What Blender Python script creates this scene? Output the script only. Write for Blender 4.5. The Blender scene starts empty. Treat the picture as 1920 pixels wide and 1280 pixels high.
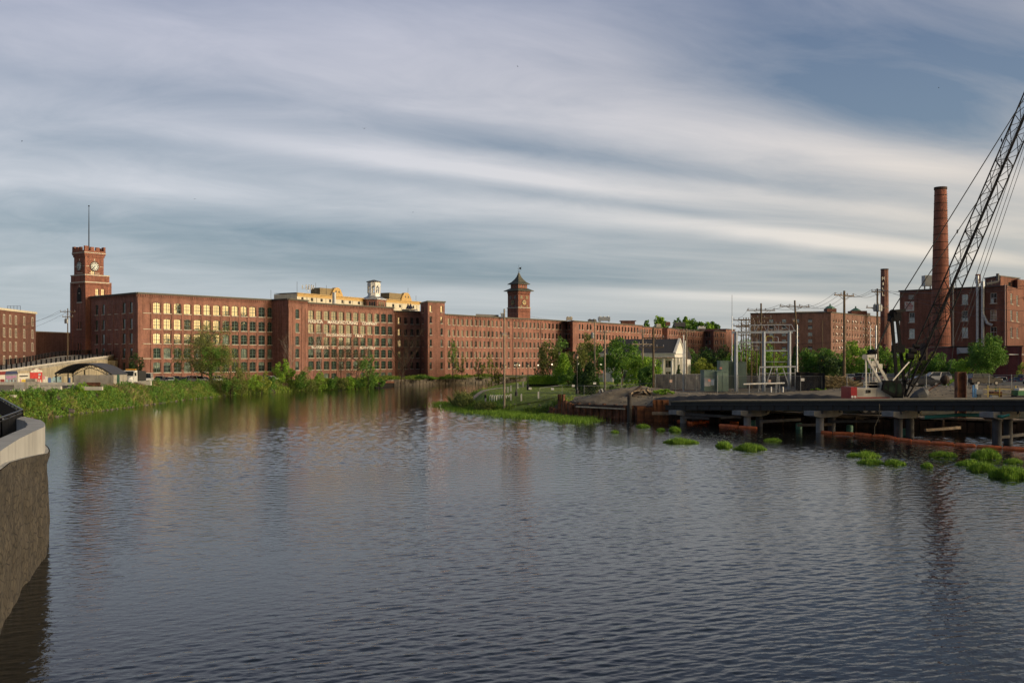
import bpy, bmesh, math, random
import numpy as np
from mathutils import Vector, Matrix
random.seed(7); np.random.seed(7)
R = math.radians
sc = bpy.context.scene
COL = sc.collection
F, HY, EYE = 1867.0, 671.0, 8.0          # focal length in photo pixels, horizon row, eye height in metres

# ------------------------------------------------------------------ camera
cam_d = bpy.data.cameras.new('camera'); cam = bpy.data.objects.new('camera', cam_d); COL.objects.link(cam)
cam_d.sensor_width = 36.0; cam_d.lens = 36.0 * F / 1920.0
cam_d.shift_y = (HY - 640.0) / 1920.0
cam_d.clip_start = 0.5; cam_d.clip_end = 9000
cam.location = (0, 0, EYE); cam.rotation_euler = (R(90), 0, 0)
sc.camera = cam

# ------------------------------------------------------------------ world
SUN_AZ = 110.0      # degrees to the right of the view direction
SUN_EL = 13.0
world = bpy.data.worlds.new('World'); sc.world = world; world.use_nodes = True
def build_world():
    nt = world.node_tree; N = nt.nodes; L = nt.links
    for n in list(N): N.remove(n)
    def nd(t, **k):
        n = N.new(t)
        for a, b in k.items(): setattr(n, a, b)
        return n
    def m(op, a, b=None, c=None):
        n = nd('ShaderNodeMath', operation=op)
        for i, v in enumerate((a, b, c)):
            if v is None: continue
            if isinstance(v, (int, float)): n.inputs[i].default_value = v
            else: L.new(v, n.inputs[i])
        return n.outputs[0]
    def mr(v, a, b, c=0.0, d=1.0, sm=True):
        n = nd('ShaderNodeMapRange'); n.interpolation_type = 'SMOOTHSTEP' if sm else 'LINEAR'
        L.new(v, n.inputs[0])
        for i, x in enumerate((a, b, c, d)): n.inputs[i + 1].default_value = x
        return n.outputs[0]
    def mix(f, a, b, mode='MIX'):
        n = nd('ShaderNodeMix', data_type='RGBA', blend_type=mode)
        if isinstance(f, (int, float)): n.inputs[0].default_value = f
        else: L.new(f, n.inputs[0])
        for i, v in ((6, a), (7, b)):
            if isinstance(v, tuple): n.inputs[i].default_value = (*v, 1)
            else: L.new(v, n.inputs[i])
        return n.outputs[2]
    out = nd('ShaderNodeOutputWorld'); bg = nd('ShaderNodeBackground'); L.new(bg.outputs[0], out.inputs[0])
    sky = nd('ShaderNodeTexSky', sky_type='NISHITA'); sky.sun_disc = False
    sky.sun_elevation = R(SUN_EL); sky.sun_rotation = R(SUN_AZ); sky.air_density = 1.2; sky.dust_density = 2.0; sky.ozone_density = 2.0
    tc = nd('ShaderNodeTexCoord'); sx = nd('ShaderNodeSeparateXYZ'); L.new(tc.outputs['Generated'], sx.inputs[0])
    x, y, z = sx.outputs
    zz = m('MAXIMUM', m('ABSOLUTE', z), 0.03)
    u = m('DIVIDE', x, zz); v = m('DIVIDE', y, zz)
    a = m('ADD', m('MULTIPLY', u, .81), m('MULTIPLY', v, .59))
    b = m('SUBTRACT', m('MULTIPLY', u, .59), m('MULTIPLY', v, .81))
    lg = lambda q: m('MULTIPLY', m('SIGN', q), m('MULTIPLY', m('LOGARITHM', m('ADD', m('ABSOLUTE', q), 1.0), math.e), 2.5))
    ac, bc = lg(a), lg(b)
    def noise(ax, bx, off, scale, det, rough, dist=0.0):
        cmb = nd('ShaderNodeCombineXYZ')
        L.new(m('MULTIPLY', ac, ax), cmb.inputs[0]); L.new(m('MULTIPLY', bc, bx), cmb.inputs[1]); cmb.inputs[2].default_value = off
        n = nd('ShaderNodeTexNoise'); n.inputs['Scale'].default_value = scale; n.inputs['Detail'].default_value = det
        n.inputs['Roughness'].default_value = rough; n.inputs['Distortion'].default_value = dist
        L.new(cmb.outputs[0], n.inputs['Vector']); return n.outputs[0]
    warp = m('MULTIPLY', m('SUBTRACT', noise(.35, .5, 3.1, 1.0, 3, .5), .5), 1.3)
    warp2 = m('MULTIPLY', m('SUBTRACT', noise(.16, 1.0, 8.1, 2.2, 4, .55), .5), .7)
    # ellipse-like cloud bands, long along a, narrow across b
    bw = m('ADD', b, warp)
    def band(b0, wb, a0, wa, amp):
        p = m('POWER', m('ABSOLUTE', m('DIVIDE', m('SUBTRACT', m('ADD', b, m('MULTIPLY', warp, .30)), b0), wb)), 2.0)
        q = m('POWER', m('ABSOLUTE', m('DIVIDE', m('SUBTRACT', a, a0), wa)), 2.0)
        return m('MULTIPLY', m('EXPONENT', m('MULTIPLY', m('ADD', p, q), -1.0)), amp)
    bands = None
    for t in SKY_BANDS:
        k = band(*t); bands = k if bands is None else m('ADD', bands, k)
    n1 = noise(.24, .62, 1.7, 1.0, 4, .5, .4)
    n2 = noise(.8, 1.5, 5.5, 1.7, 7, .6, .5)
    n3 = noise(.14, 1.5, 9.5, 1.8, 4, .5, .2)
    base = m('ADD', m('ADD', m('MULTIPLY', n1, .86), m('MULTIPLY', n2, .52)), m('MULTIPLY', n3, .12))
    low = mr(z, .04, .12)
    dens = m('ADD', m('ADD', m('MULTIPLY', m('SUBTRACT', base, .74), m('ADD', m('MULTIPLY', low, .75), .65)), .46), bands)
    dens = mr(dens, .02, .98, 0, 1, False)
    # sun-side warmth from direction only (a real glow round the hidden sun)
    sa = R(SUN_AZ); sdir = (math.sin(sa) * math.cos(R(SUN_EL)), math.cos(sa) * math.cos(R(SUN_EL)), math.sin(R(SUN_EL)))
    dp = nd('ShaderNodeVectorMath', operation='DOT_PRODUCT'); L.new(tc.outputs['Generated'], dp.inputs[0]); dp.inputs[1].default_value = sdir
    cs = dp.outputs['Value']
    warm = mr(cs, -.6, .5)
    el = mr(z, .0, .42)
    cloud_hi = mix(warm, SKY_C['hi_cool'], SKY_C['hi_warm'])
    cloud_lo = mix(warm, SKY_C['lo_cool'], SKY_C['lo_warm'])
    cloud = mix(el, cloud_lo, cloud_hi)
    gap = mix(el, SKY_C['gap_lo'], SKY_C['gap_hi'])
    # thin veil: the clear gaps are part Nishita, part grey veil
    nis = nd('ShaderNodeMix', data_type='RGBA', blend_type='MULTIPLY'); nis.inputs[0].default_value = 1
    L.new(sky.outputs[0], nis.inputs[6]); nis.inputs[7].default_value = (SKY_C['nis'], SKY_C['nis'], SKY_C['nis'] * 1.05, 1)
    gap2 = mix(.7, nis.outputs[2], gap)
    col = mix(dens, gap2, cloud)
    glow = m('POWER', m('MAXIMUM', cs, 0.0), 9.0)
    gl = nd('ShaderNodeMix', data_type='RGBA', blend_type='ADD'); L.new(m('MULTIPLY', glow, SKY_C['glow']), gl.inputs[0])
    L.new(col, gl.inputs[6]); gl.inputs[7].default_value = (1.0, .64, .22, 1)
    gl.clamp_factor = False
    # towards the far side and the zenith the cloud sheet is thicker and darker
    back = m('MULTIPLY', mr(y, -.6, .3, .7, 1.0), mr(z, .22, .7, 1.0, .36))
    fin = nd('ShaderNodeMix', data_type='RGBA', blend_type='MULTIPLY'); fin.inputs[0].default_value = 1
    sc_ = nd('ShaderNodeCombineColor'); k = m('MULTIPLY', back, SKY_C['gain'])
    for i, lo_ in enumerate((.74, .92, 1.12)): L.new(m('MULTIPLY', k, mr(z, .24, .55, 1.0, lo_)), sc_.inputs[i])
    L.new(gl.outputs[2], fin.inputs[6]); L.new(sc_.outputs[0], fin.inputs[7])
    L.new(fin.outputs[2], bg.inputs[0]); bg.inputs[1].default_value = 0.1
# (b centre, b width, a centre, a width, strength)
SKY_BANDS = [(-4.40, .24, 3.1, 1.6, .55), (-3.15, .42, 2.8, 3.0, .26), (-2.95, .28, 4.6, 1.6, .30), (-5.25, .42, 7.6, 3.2, .60),
             (-5.95, .50, 1.4, 1.7, .22), (-4.05, .22, 5.6, 1.9, .26), (-2.2, .6, 3.2, 1.3, -.34), (-3.80, .20, 3.2, 1.7, -.26),
             (-2.6, .5, 1.7, .9, .26), (-3.9, .4, 1.0, .8, -.10), (-7.8, 1.4, 3.2, 2.6, -.30), (-4.85, .22, 4.4, 2.2, -.22), (-2.9, .35, .7, .7, -.12),
             (-11.0, .9, 12.5, 3.2, .45), (-10.2, 1.6, 7.5, 3.2, -.30), (-2.05, .5, .95, .5, -.15)]
SKY_C = dict(hi_cool=(4.2, 4.2, 5.0), hi_warm=(4.6, 4.45, 4.8), lo_cool=(5.2, 5.5, 5.7), lo_warm=(6.9, 5.9, 4.5),
             gap_lo=(1.75, 2.5, 3.1), gap_hi=(1.15, 1.55, 2.6), nis=.7, glow=80.0, gain=.78)
build_world()

sun_d = bpy.data.lights.new('sun', 'SUN'); sun_d.energy = 1.08; sun_d.angle = R(18); sun_d.color = (1.0, .93, .84)
sun = bpy.data.objects.new('sun', sun_d); COL.objects.link(sun)
_a, _e = R(SUN_AZ), R(SUN_EL)
_s = Vector((math.sin(_a) * math.cos(_e), math.cos(_a) * math.cos(_e), math.sin(_e)))
sun.rotation_euler = _s.to_track_quat('Z', 'Y').to_euler(); sun.location = _s * 300
vs = sc.view_settings; vs.view_transform = 'Standard'; vs.look = 'None'; vs.gamma = 1.0; vs.exposure = 0.80; vs.use_curve_mapping = False
sc.cycles.max_bounces = 6; sc.cycles.transparent_max_bounces = 12

# ------------------------------------------------------------------ helpers
def PX(x, y, D):
    "point at distance D seen at photo pixel (x, y)"
    return Vector(((x - 960.0) / F * D, D, EYE - (y - HY) / F * D))
def PW(x, D): return (x - 960.0) / F * D

class MB:
    def __init__(s): s.v = []; s.f = []; s.m = []; s.mi = 0
    def face(s, pts, mi=None):
        n = len(s.v); s.v.extend([tuple(p) for p in pts]); s.f.append(tuple(range(n, n + len(pts)))); s.m.append(s.mi if mi is None else mi)
    def raw(s, vs, fs, mi=None):
        n = len(s.v); s.v.extend([tuple(p) for p in vs])
        for f in fs: s.f.append(tuple(n + i for i in f)); s.m.append(s.mi if mi is None else mi)
    def box(s, c, d, rz=0.0, mi=None, mat=None):
        hx, hy, hz = d[0] / 2, d[1] / 2, d[2] / 2
        P = [Vector((a * hx, b * hy, e * hz)) for a in (-1, 1) for b in (-1, 1) for e in (-1, 1)]
        Mx = mat if mat is not None else Matrix.Rotation(rz, 3, 'Z')
        P = [Mx @ p + Vector(c) for p in P]
        s.raw(P, [(0, 1, 3, 2), (4, 6, 7, 5), (0, 4, 5, 1), (2, 3, 7, 6), (0, 2, 6, 4), (1, 5, 7, 3)], mi)
    def bar(s, p, q, w, h=None, mi=None):
        "box bar from p to q"
        p = Vector(p); q = Vector(q); h = h or w; d = q - p; L = d.length
        if L < 1e-6: return
        zq = d.normalized(); up = Vector((0, 0, 1)) if abs(zq.z) < .95 else Vector((1, 0, 0))
        xq = up.cross(zq).normalized(); yq = zq.cross(xq)
        Mx = Matrix((xq, yq, zq)).transposed()
        s.box((p + q) / 2, (w, h, L), mat=Mx, mi=mi)
    def tube(s, pts, r, n=6, mi=None, cap=True):
        pts = [Vector(p) for p in pts]
        if not isinstance(r, (list, tuple)): r = [r] * len(pts)
        vs = []; fs = []
        ref = None
        for i, p in enumerate(pts):
            d = (pts[min(i + 1, len(pts) - 1)] - pts[max(i - 1, 0)])
            d = d.normalized() if d.length > 1e-9 else Vector((0, 0, 1))
            if ref is None: ref = Vector((0, 0, 1)) if abs(d.z) < .9 else Vector((1, 0, 0))
            xq = ref.cross(d).normalized(); yq = d.cross(xq); ref = yq if abs(yq.dot(d)) < .5 else ref
            ref = (ref - d * ref.dot(d)).normalized()
            xq = ref.cross(d).normalized(); yq = d.cross(xq)
            for k in range(n):
                a = 2 * math.pi * k / n
                vs.append(p + (xq * math.cos(a) + yq * math.sin(a)) * r[i])
        for i in range(len(pts) - 1):
            for k in range(n):
                k2 = (k + 1) % n
                fs.append((i * n + k, i * n + k2, (i + 1) * n + k2, (i + 1) * n + k))
        if cap:
            fs.append(tuple(range(n - 1, -1, -1))); fs.append(tuple((len(pts) - 1) * n + k for k in range(n)))
        s.raw(vs, fs, mi)
    def lathe(s, c, prof, n=12, mi=None, rot=0.0, sx=1, sy=1):
        vs = []; fs = []
        for (r, z) in prof:
            for k in range(n):
                a = 2 * math.pi * k / n + rot
                vs.append((c[0] + r * math.cos(a) * sx, c[1] + r * math.sin(a) * sy, c[2] + z))
        for i in range(len(prof) - 1):
            for k in range(n):
                k2 = (k + 1) % n
                fs.append((i * n + k, i * n + k2, (i + 1) * n + k2, (i + 1) * n + k))
        fs.append(tuple(range(n - 1, -1, -1))); fs.append(tuple((len(prof) - 1) * n + k for k in range(n)))
        s.raw(vs, fs, mi)
    def prism(s, poly, z0, z1, mi=None):
        n = len(poly)
        vs = [(p[0], p[1], z0) for p in poly] + [(p[0], p[1], z1) for p in poly]
        fs = [(i, (i + 1) % n, n + (i + 1) % n, n + i) for i in range(n)] + [tuple(range(n - 1, -1, -1)), tuple(range(n, 2 * n))]
        s.raw(vs, fs, mi)
    def extr(s, poly, o, ux, uy, d, mi=None):
        "2D polygon (u, v) placed at o on axes ux, uy, extruded by vector d"
        o = Vector(o); ux = Vector(ux); uy = Vector(uy); d = Vector(d); n = len(poly)
        A = [o + ux * p[0] + uy * p[1] for p in poly]; B = [p + d for p in A]
        s.raw(A + B, [(i, (i + 1) % n, n + (i + 1) % n, n + i) for i in range(n)] + [tuple(range(n - 1, -1, -1)), tuple(range(n, 2 * n))], mi)
    def mesh(s, name, mats, off=(0, 0, 0), smooth=False, fixn=False):
        me = bpy.data.meshes.new(name)
        ox, oy, oz = off
        me.from_pydata([(p[0] - ox, p[1] - oy, p[2] - oz) for p in s.v], [], s.f)
        if not isinstance(mats, (list, tuple)): mats = [mats]
        for m_ in mats: me.materials.append(m_)
        me.polygons.foreach_set('material_index', s.m)
        if smooth: me.polygons.foreach_set('use_smooth', [True] * len(s.f))
        if fixn:
            bm = bmesh.new(); bm.from_mesh(me); bmesh.ops.remove_doubles(bm, verts=bm.verts, dist=1e-4)
            bmesh.ops.recalc_face_normals(bm, faces=bm.faces); bm.to_mesh(me); bm.free()
        me.update(); return me
    def build(s, name, mats, parent=None, smooth=False, local=False, fixn=True):
        "link as ONE object; coordinates are world unless local"
        off = (0, 0, 0)
        if parent is not None and not local:
            p = parent; off = Vector((0, 0, 0))
            while p is not None: off = off + p.location; p = p.parent
        if parent is None and not local and s.v:
            a = np.array(s.v); off = ((a[:, 0].min() + a[:, 0].max()) / 2, (a[:, 1].min() + a[:, 1].max()) / 2, a[:, 2].min())
        o = bpy.data.objects.new(name, s.mesh(name, mats, off, smooth, fixn))
        COL.objects.link(o)
        if parent is not None: o.parent = parent
        elif not local: o.location = off
        return o

def tag(o, label=None, cat=None, group=None, kind=None):
    if label: o['label'] = label
    if cat: o['category'] = cat
    if group: o['group'] = group
    if kind: o['kind'] = kind
    return o
def empty(name, loc, label=None, cat=None, group=None, rz=0.0):
    o = bpy.data.objects.new(name, None); COL.objects.link(o); o.location = loc; o.rotation_euler = (0, 0, rz); o.empty_display_size = .5
    return tag(o, label, cat, group)
def inst(name, me, parent, loc, rz=0.0, scale=None, rot=None):
    o = bpy.data.objects.new(name, me); COL.objects.link(o); o.parent = parent; o.location = loc
    o.rotation_euler = rot if rot is not None else (0, 0, rz)
    if scale: o.scale = scale
    return o
def copy_tree(o, parent=None):
    c = o.copy(); COL.objects.link(c); c.parent = parent
    for ch in o.children: copy_tree(ch, c)
    return c
def numobj(name, V, Fq, mat, smooth=False, mi=None, mats=None):
    "object from numpy verts (n,3) and quads or tris (m,k)"
    me = bpy.data.meshes.new(name); n = len(V); k = Fq.shape[1]; mF = len(Fq)
    me.vertices.add(n); me.vertices.foreach_set('co', np.asarray(V, dtype=np.float32).ravel())
    me.loops.add(mF * k); me.loops.foreach_set('vertex_index', np.asarray(Fq, dtype=np.int32).ravel())
    me.polygons.add(mF); me.polygons.foreach_set('loop_start', np.arange(mF, dtype=np.int32) * k)
    for m_ in (mats or [mat]): me.materials.append(m_)
    if mi is not None: me.polygons.foreach_set('material_index', mi.astype(np.int32))
    if smooth: me.polygons.foreach_set('use_smooth', np.ones(mF, dtype=bool))
    me.update(calc_edges=True)
    o = bpy.data.objects.new(name, me); COL.objects.link(o); return o

# ------------------------------------------------------------------ materials
def lin(c): return tuple(((x / 255) / 12.92 if x / 255 <= .04045 else ((x / 255 + .055) / 1.055) ** 2.4) for x in c)
MATS = {}
def mat(name, col, rough=.8, metal=0.0, var=.12, scale=1.0, bump=0.0, bscale=20.0, col2=None, spec=.5, stain=0.0, rnd=0.0, ior=None):
    "procedural material: base colour broken up by noise, optional bump, streak stains and per-object variation"
    if name in MATS: return MATS[name]
    M = bpy.data.materials.new(name); M.use_nodes = True; nt = M.node_tree; N = nt.nodes; L = nt.links
    B = N['Principled BSDF']; B.inputs['Roughness'].default_value = rough; B.inputs['Metallic'].default_value = metal
    B.inputs['Specular IOR Level'].default_value = spec
    if ior: B.inputs['IOR'].default_value = ior
    geo = N.new('ShaderNodeNewGeometry'); n1 = N.new('ShaderNodeTexNoise'); n1.inputs['Scale'].default_value = scale; n1.inputs['Detail'].default_value = 6
    n1.inputs['Roughness'].default_value = .65
    L.new(geo.outputs['Position'], n1.inputs['Vector'])
    cr = N.new('ShaderNodeValToRGB'); c2 = col2 or tuple(c * (1 - var * 1.6) for c in col); c1 = tuple(min(1, c * (1 + var)) for c in col)
    cr.color_ramp.elements[0].position = .32; cr.color_ramp.elements[1].position = .68
    cr.color_ramp.elements[0].color = (*c2, 1); cr.color_ramp.elements[1].color = (*c1, 1)
    L.new(n1.outputs[0], cr.inputs[0]); c = cr.outputs[0]
    if stain > 0:
        mp = N.new('ShaderNodeMapping'); mp.inputs['Scale'].default_value = (1.6, 1.6, .12); L.new(geo.outputs['Position'], mp.inputs[0])
        n2 = N.new('ShaderNodeTexNoise'); n2.inputs['Scale'].default_value = 1.0; n2.inputs['Detail'].default_value = 5; L.new(mp.outputs[0], n2.inputs['Vector'])
        r2 = N.new('ShaderNodeMapRange'); r2.inputs[1].default_value = .45; r2.inputs[2].default_value = .7; r2.inputs[3].default_value = 1; r2.inputs[4].default_value = 1 - stain
        L.new(n2.outputs[0], r2.inputs[0])
        mx = N.new('ShaderNodeVectorMath'); mx.operation = 'SCALE'; L.new(c, mx.inputs[0]); L.new(r2.outputs[0], mx.inputs['Scale']); c = mx.outputs[0]
    if rnd > 0:
        oi = N.new('ShaderNodeObjectInfo'); r3 = N.new('ShaderNodeMapRange'); r3.inputs[3].default_value = 1 - rnd; r3.inputs[4].default_value = 1 + rnd
        L.new(oi.outputs['Random'], r3.inputs[0])
        mx = N.new('ShaderNodeVectorMath'); mx.operation = 'SCALE'; L.new(c, mx.inputs[0]); L.new(r3.outputs[0], mx.inputs['Scale']); c = mx.outputs[0]
    L.new(c, B.inputs['Base Color'])
    if bump > 0:
        nb = N.new('ShaderNodeTexNoise'); nb.inputs['Scale'].default_value = bscale; nb.inputs['Detail'].default_value = 5; L.new(geo.outputs['Position'], nb.inputs['Vector'])
        bp = N.new('ShaderNodeBump'); bp.inputs['Strength'].default_value = 1; bp.inputs['Distance'].default_value = bump
        L.new(nb.outputs[0], bp.inputs['Height']); L.new(bp.outputs[0], B.inputs['Normal'])
    MATS[name] = M; return M

def brick_mat(name, c1, c2, mortar, patch=.18):
    if name in MATS: return MATS[name]
    M = bpy.data.materials.new(name); M.use_nodes = True; nt = M.node_tree; N = nt.nodes; L = nt.links
    B = N['Principled BSDF']; B.inputs['Roughness'].default_value = .9; B.inputs['Specular IOR Level'].default_value = .25
    geo = N.new('ShaderNodeNewGeometry'); sp = N.new('ShaderNodeSeparateXYZ'); L.new(geo.outputs['Position'], sp.inputs[0])
    # run brick courses along the wall whatever way it faces
    ad = N.new('ShaderNodeMath'); ad.operation = 'ADD'; L.new(sp.outputs[0], ad.inputs[0]); L.new(sp.outputs[1], ad.inputs[1])
    cb = N.new('ShaderNodeCombineXYZ'); L.new(ad.outputs[0], cb.inputs[0]); L.new(sp.outputs[2], cb.inputs[1])
    br = N.new('ShaderNodeTexBrick'); br.inputs['Scale'].default_value = 1; br.inputs['Brick Width'].default_value = .34; br.inputs['Row Height'].default_value = .11
    br.inputs['Mortar Size'].default_value = .010; br.inputs['Color1'].default_value = (*c1, 1); br.inputs['Color2'].default_value = (*c2, 1); br.inputs['Mortar'].default_value = (*mortar, 1)
    L.new(cb.outputs[0], br.inputs['Vector'])
    def nz(s, d, sc_=(1, 1, 1)):
        mp = N.new('ShaderNodeMapping'); mp.inputs['Scale'].default_value = sc_; L.new(geo.outputs['Position'], mp.inputs[0])
        n = N.new('ShaderNodeTexNoise'); n.inputs['Scale'].default_value = s; n.inputs['Detail'].default_value = d; n.inputs['Roughness'].default_value = .6; L.new(mp.outputs[0], n.inputs['Vector']); return n.outputs[0]
    def mrange(v, a, b, c, d):
        r = N.new('ShaderNodeMapRange'); L.new(v, r.inputs[0])
        for i, q in enumerate((a, b, c, d)): r.inputs[i + 1].default_value = q
        return r.outputs[0]
    k = None
    for v in (mrange(nz(.12, 4), .3, .7, 1 - patch, 1 + patch), mrange(nz(1.3, 6), .3, .7, .84, 1.16), mrange(nz(1.0, 4, (1.2, 1.2, .10)), .42, .74, 1.08, .66)):
        if k is None: k = v
        else:
            q = N.new('ShaderNodeMath'); q.operation = 'MULTIPLY'; L.new(k, q.inputs[0]); L.new(v, q.inputs[1]); k = q.outputs[0]
    sc_ = N.new('ShaderNodeVectorMath'); sc_.operation = 'SCALE'; L.new(br.outputs[0], sc_.inputs[0]); L.new(k, sc_.inputs['Scale'])
    L.new(sc_.outputs[0], B.inputs['Base Color'])
    bp = N.new('ShaderNodeBump'); bp.inputs['Distance'].default_value = .012; L.new(br.outputs['Fac'], bp.inputs['Height']); bp.invert = True
    L.new(bp.outputs[0], B.inputs['Normal'])
    MATS[name] = M; return M

def leaf_mat(name, c_dark, c_light, trans=.25):
    if name in MATS: return MATS[name]
    M = bpy.data.materials.new(name); M.use_nodes = True; nt = M.node_tree; N = nt.nodes; L = nt.links
    B = N['Principled BSDF']; B.inputs['Roughness'].default_value = .6; B.inputs['Specular IOR Level'].default_value = .3
    geo = N.new('ShaderNodeNewGeometry'); n = N.new('ShaderNodeTexNoise'); n.inputs['Scale'].default_value = .7; n.inputs['Detail'].default_value = 4
    L.new(geo.outputs['Position'], n.inputs['Vector'])
    a = N.new('ShaderNodeMath'); a.operation = 'MULTIPLY_ADD'; L.new(geo.outputs['Random Per Island'], a.inputs[0]); a.inputs[1].default_value = .55
    b = N.new('ShaderNodeMath'); b.operation = 'SUBTRACT'; L.new(n.outputs[0], b.inputs[0]); b.inputs[1].default_value = .28
    L.new(b.outputs[0], a.inputs[2])
    cr = N.new('ShaderNodeValToRGB'); cr.color_ramp.elements[0].color = (*c_dark, 1); cr.color_ramp.elements[1].color = (*c_light, 1)
    cr.color_ramp.elements[0].position = .1; cr.color_ramp.elements[1].position = .9
    L.new(a.outputs[0], cr.inputs[0]); L.new(cr.outputs[0], B.inputs['Base Color'])
    tr = N.new('ShaderNodeBsdfTranslucent'); L.new(cr.outputs[0], tr.inputs[0])
    mx = N.new('ShaderNodeMixShader'); mx.inputs[0].default_value = trans
    L.new(B.outputs[0], mx.inputs[1]); L.new(tr.outputs[0], mx.inputs[2]); L.new(mx.outputs[0], N['Material Output'].inputs[0])
    MATS[name] = M; return M

def glass_mat(name, tint=(.012, .018, .016), rough=.03, ior=2.6, room=.0, blind=None):
    "window glass seen from outside: dark room (or a pale blind) behind a reflecting pane, slightly uneven"
    if name in MATS: return MATS[name]
    M = bpy.data.materials.new(name); M.use_nodes = True; nt = M.node_tree; N = nt.nodes; L = nt.links
    B = N['Principled BSDF']; B.inputs['Roughness'].default_value = rough; B.inputs['IOR'].default_value = ior
    geo = N.new('ShaderNodeNewGeometry')
    n = N.new('ShaderNodeTexNoise'); n.inputs['Scale'].default_value = .9; n.inputs['Detail'].default_value = 3; L.new(geo.outputs['Position'], n.inputs['Vector'])
    cr = N.new('ShaderNodeValToRGB'); c = blind or tint
    cr.color_ramp.elements[0].position = .4; cr.color_ramp.elements[1].position = .6
    cr.color_ramp.elements[0].color = (*(q * .45 for q in c), 1); cr.color_ramp.elements[1].color = (*(q * 1.2 for q in c), 1)
    L.new(n.outputs[0], cr.inputs[0]); L.new(cr.outputs[0], B.inputs['Base Color'])
    bp = N.new('ShaderNodeBump'); bp.inputs['Distance'].default_value = .004; L.new(n.outputs[0], bp.inputs['Height']); L.new(bp.outputs[0], B.inputs['Normal'])
    MATS[name] = M; return M

BR = brick_mat('mill_brick', (.265, .122, .094), (.205, .092, .071), (.26, .18, .14), .22)
BR2 = brick_mat('mill_brick_worn', (.285, .128, .098), (.215, .095, .073), (.28, .20, .16), .3)
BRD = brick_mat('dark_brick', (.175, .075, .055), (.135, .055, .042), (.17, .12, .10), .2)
BRT = brick_mat('tower_brick', (.27, .105, .072), (.21, .082, .058), (.24, .16, .13), .18)
BRC = brick_mat('chimney_brick', (.25, .095, .066), (.19, .07, .05), (.2, .13, .1), .42)
STONE = mat('sill_stone', (.50, .46, .38), .85, var=.2, scale=3, bump=.01)
CORN = mat('cornice_metal', (.10, .095, .075), .6, var=.2, scale=2)
COPPER = mat('copper_green_roof', (.10, .22, .16), .6, var=.25, scale=1.5)
ROOFG = mat('roof_membrane', (.16, .16, .16), .8, var=.2)
SLATE = mat('grey_slate_roof', (.085, .085, .09), .65, var=.25, scale=4, bump=.02)
GREENF = mat('green_window_frame', (.035, .085, .065), .5, var=.1)
WHITEP = mat('white_paint', (.72, .71, .67), .55, var=.06, scale=2, stain=.12)
DARKF = mat('dark_window_frame', (.05, .05, .045), .5, var=.1)
CREAM = mat('cream_wall_panel', (.62, .57, .44), .7, var=.08, scale=2, stain=.15)
YELLOW = mat('ochre_trim', (.50, .33, .12), .65, var=.12, scale=2)
G_DARK = glass_mat('window_glass'); G_BLIND = glass_mat('window_glass_blind', blind=(.22, .27, .22)); G_GREEN = glass_mat('window_glass_green', tint=(.02, .045, .03))
G_LOW = glass_mat('window_glass_old', tint=(.02, .022, .022), rough=.15, ior=1.5)
BLACK = mat('black_painted_steel', (.012, .012, .013), .4, var=.2, metal=.3)
GALV = mat('galvanised_steel', (.42, .45, .48), .45, metal=.6, var=.12, scale=2)
WOODP = mat('weathered_pole_wood', (.13, .095, .06), .9, var=.25, scale=2, bump=.01, stain=.3)
WOODL = mat('pale_pole_wood', (.30, .25, .19), .9, var=.2, scale=2, stain=.3)
CONC = mat('concrete', (.36, .34, .30), .9, var=.15, scale=.8, bump=.01, bscale=8, stain=.35)
CONCL = mat('pale_concrete', (.55, .53, .48), .85, var=.08, scale=.8, bump=.004, bscale=10, stain=.18)
RUST = mat('rusty_steel', (.19, .080, .042), .85, var=.5, scale=1.6, bump=.01, stain=.4, rnd=.25)
RUBBER = mat('rubber_black', (.012, .012, .012), .8)
# ------------------------------------------------------------------ terrain, river
WAVE = 1.0
LEFT = [(-140, -60), (-90, 40), (-70, 80), (-75, 100), (-69, 120), (-61.8, 135), (-61.7, 150), (-61.7, 165), (-62, 190), (-60.5, 213), (-51.6, 241), (-42, 264), (-34, 286), (-19, 309), (0, 333), (30, 364), (90, 418), (200, 505), (500, 700)]
RIGHT = [(700, 560), (230, 462), (104, 384), (42, 334), (12, 290), (1, 252), (-4.5, 220), (-9.5, 192), (-11.5, 170), (-9, 153), (-4.5, 146), (2, 142), (6.5, 139.5), (12, 133.6), (17.5, 128), (26, 124), (36, 117), (45, 109.5), (55, 103), (75, 92), (120, 75), (250, 30), (600, -60)]
RIVER = LEFT + RIGHT
def seg_dist(X, Y, poly, closed=True):
    D = np.full(X.shape, 1e9); n = len(poly)
    for i in range(n if closed else n - 1):
        ax, ay = poly[i]; bx, by = poly[(i + 1) % n]
        dx, dy = bx - ax, by - ay; t = np.clip(((X - ax) * dx + (Y - ay) * dy) / (dx * dx + dy * dy), 0, 1)
        D = np.minimum(D, np.hypot(X - ax - t * dx, Y - ay - t * dy))
    return D
def inside(X, Y, poly):
    c = np.zeros(X.shape, bool); n = len(poly); j = n - 1
    for i in range(n):
        xi, yi = poly[i]; xj, yj = poly[j]
        with np.errstate(divide='ignore', invalid='ignore'):
            c ^= ((yi > Y) != (yj > Y)) & (X < (xj - xi) * (Y - yi) / (yj - yi + 1e-12) + xi)
        j = i
    return c
def sm(t): t = np.clip(t, 0, 1); return t * t * (3 - 2 * t)
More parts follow.
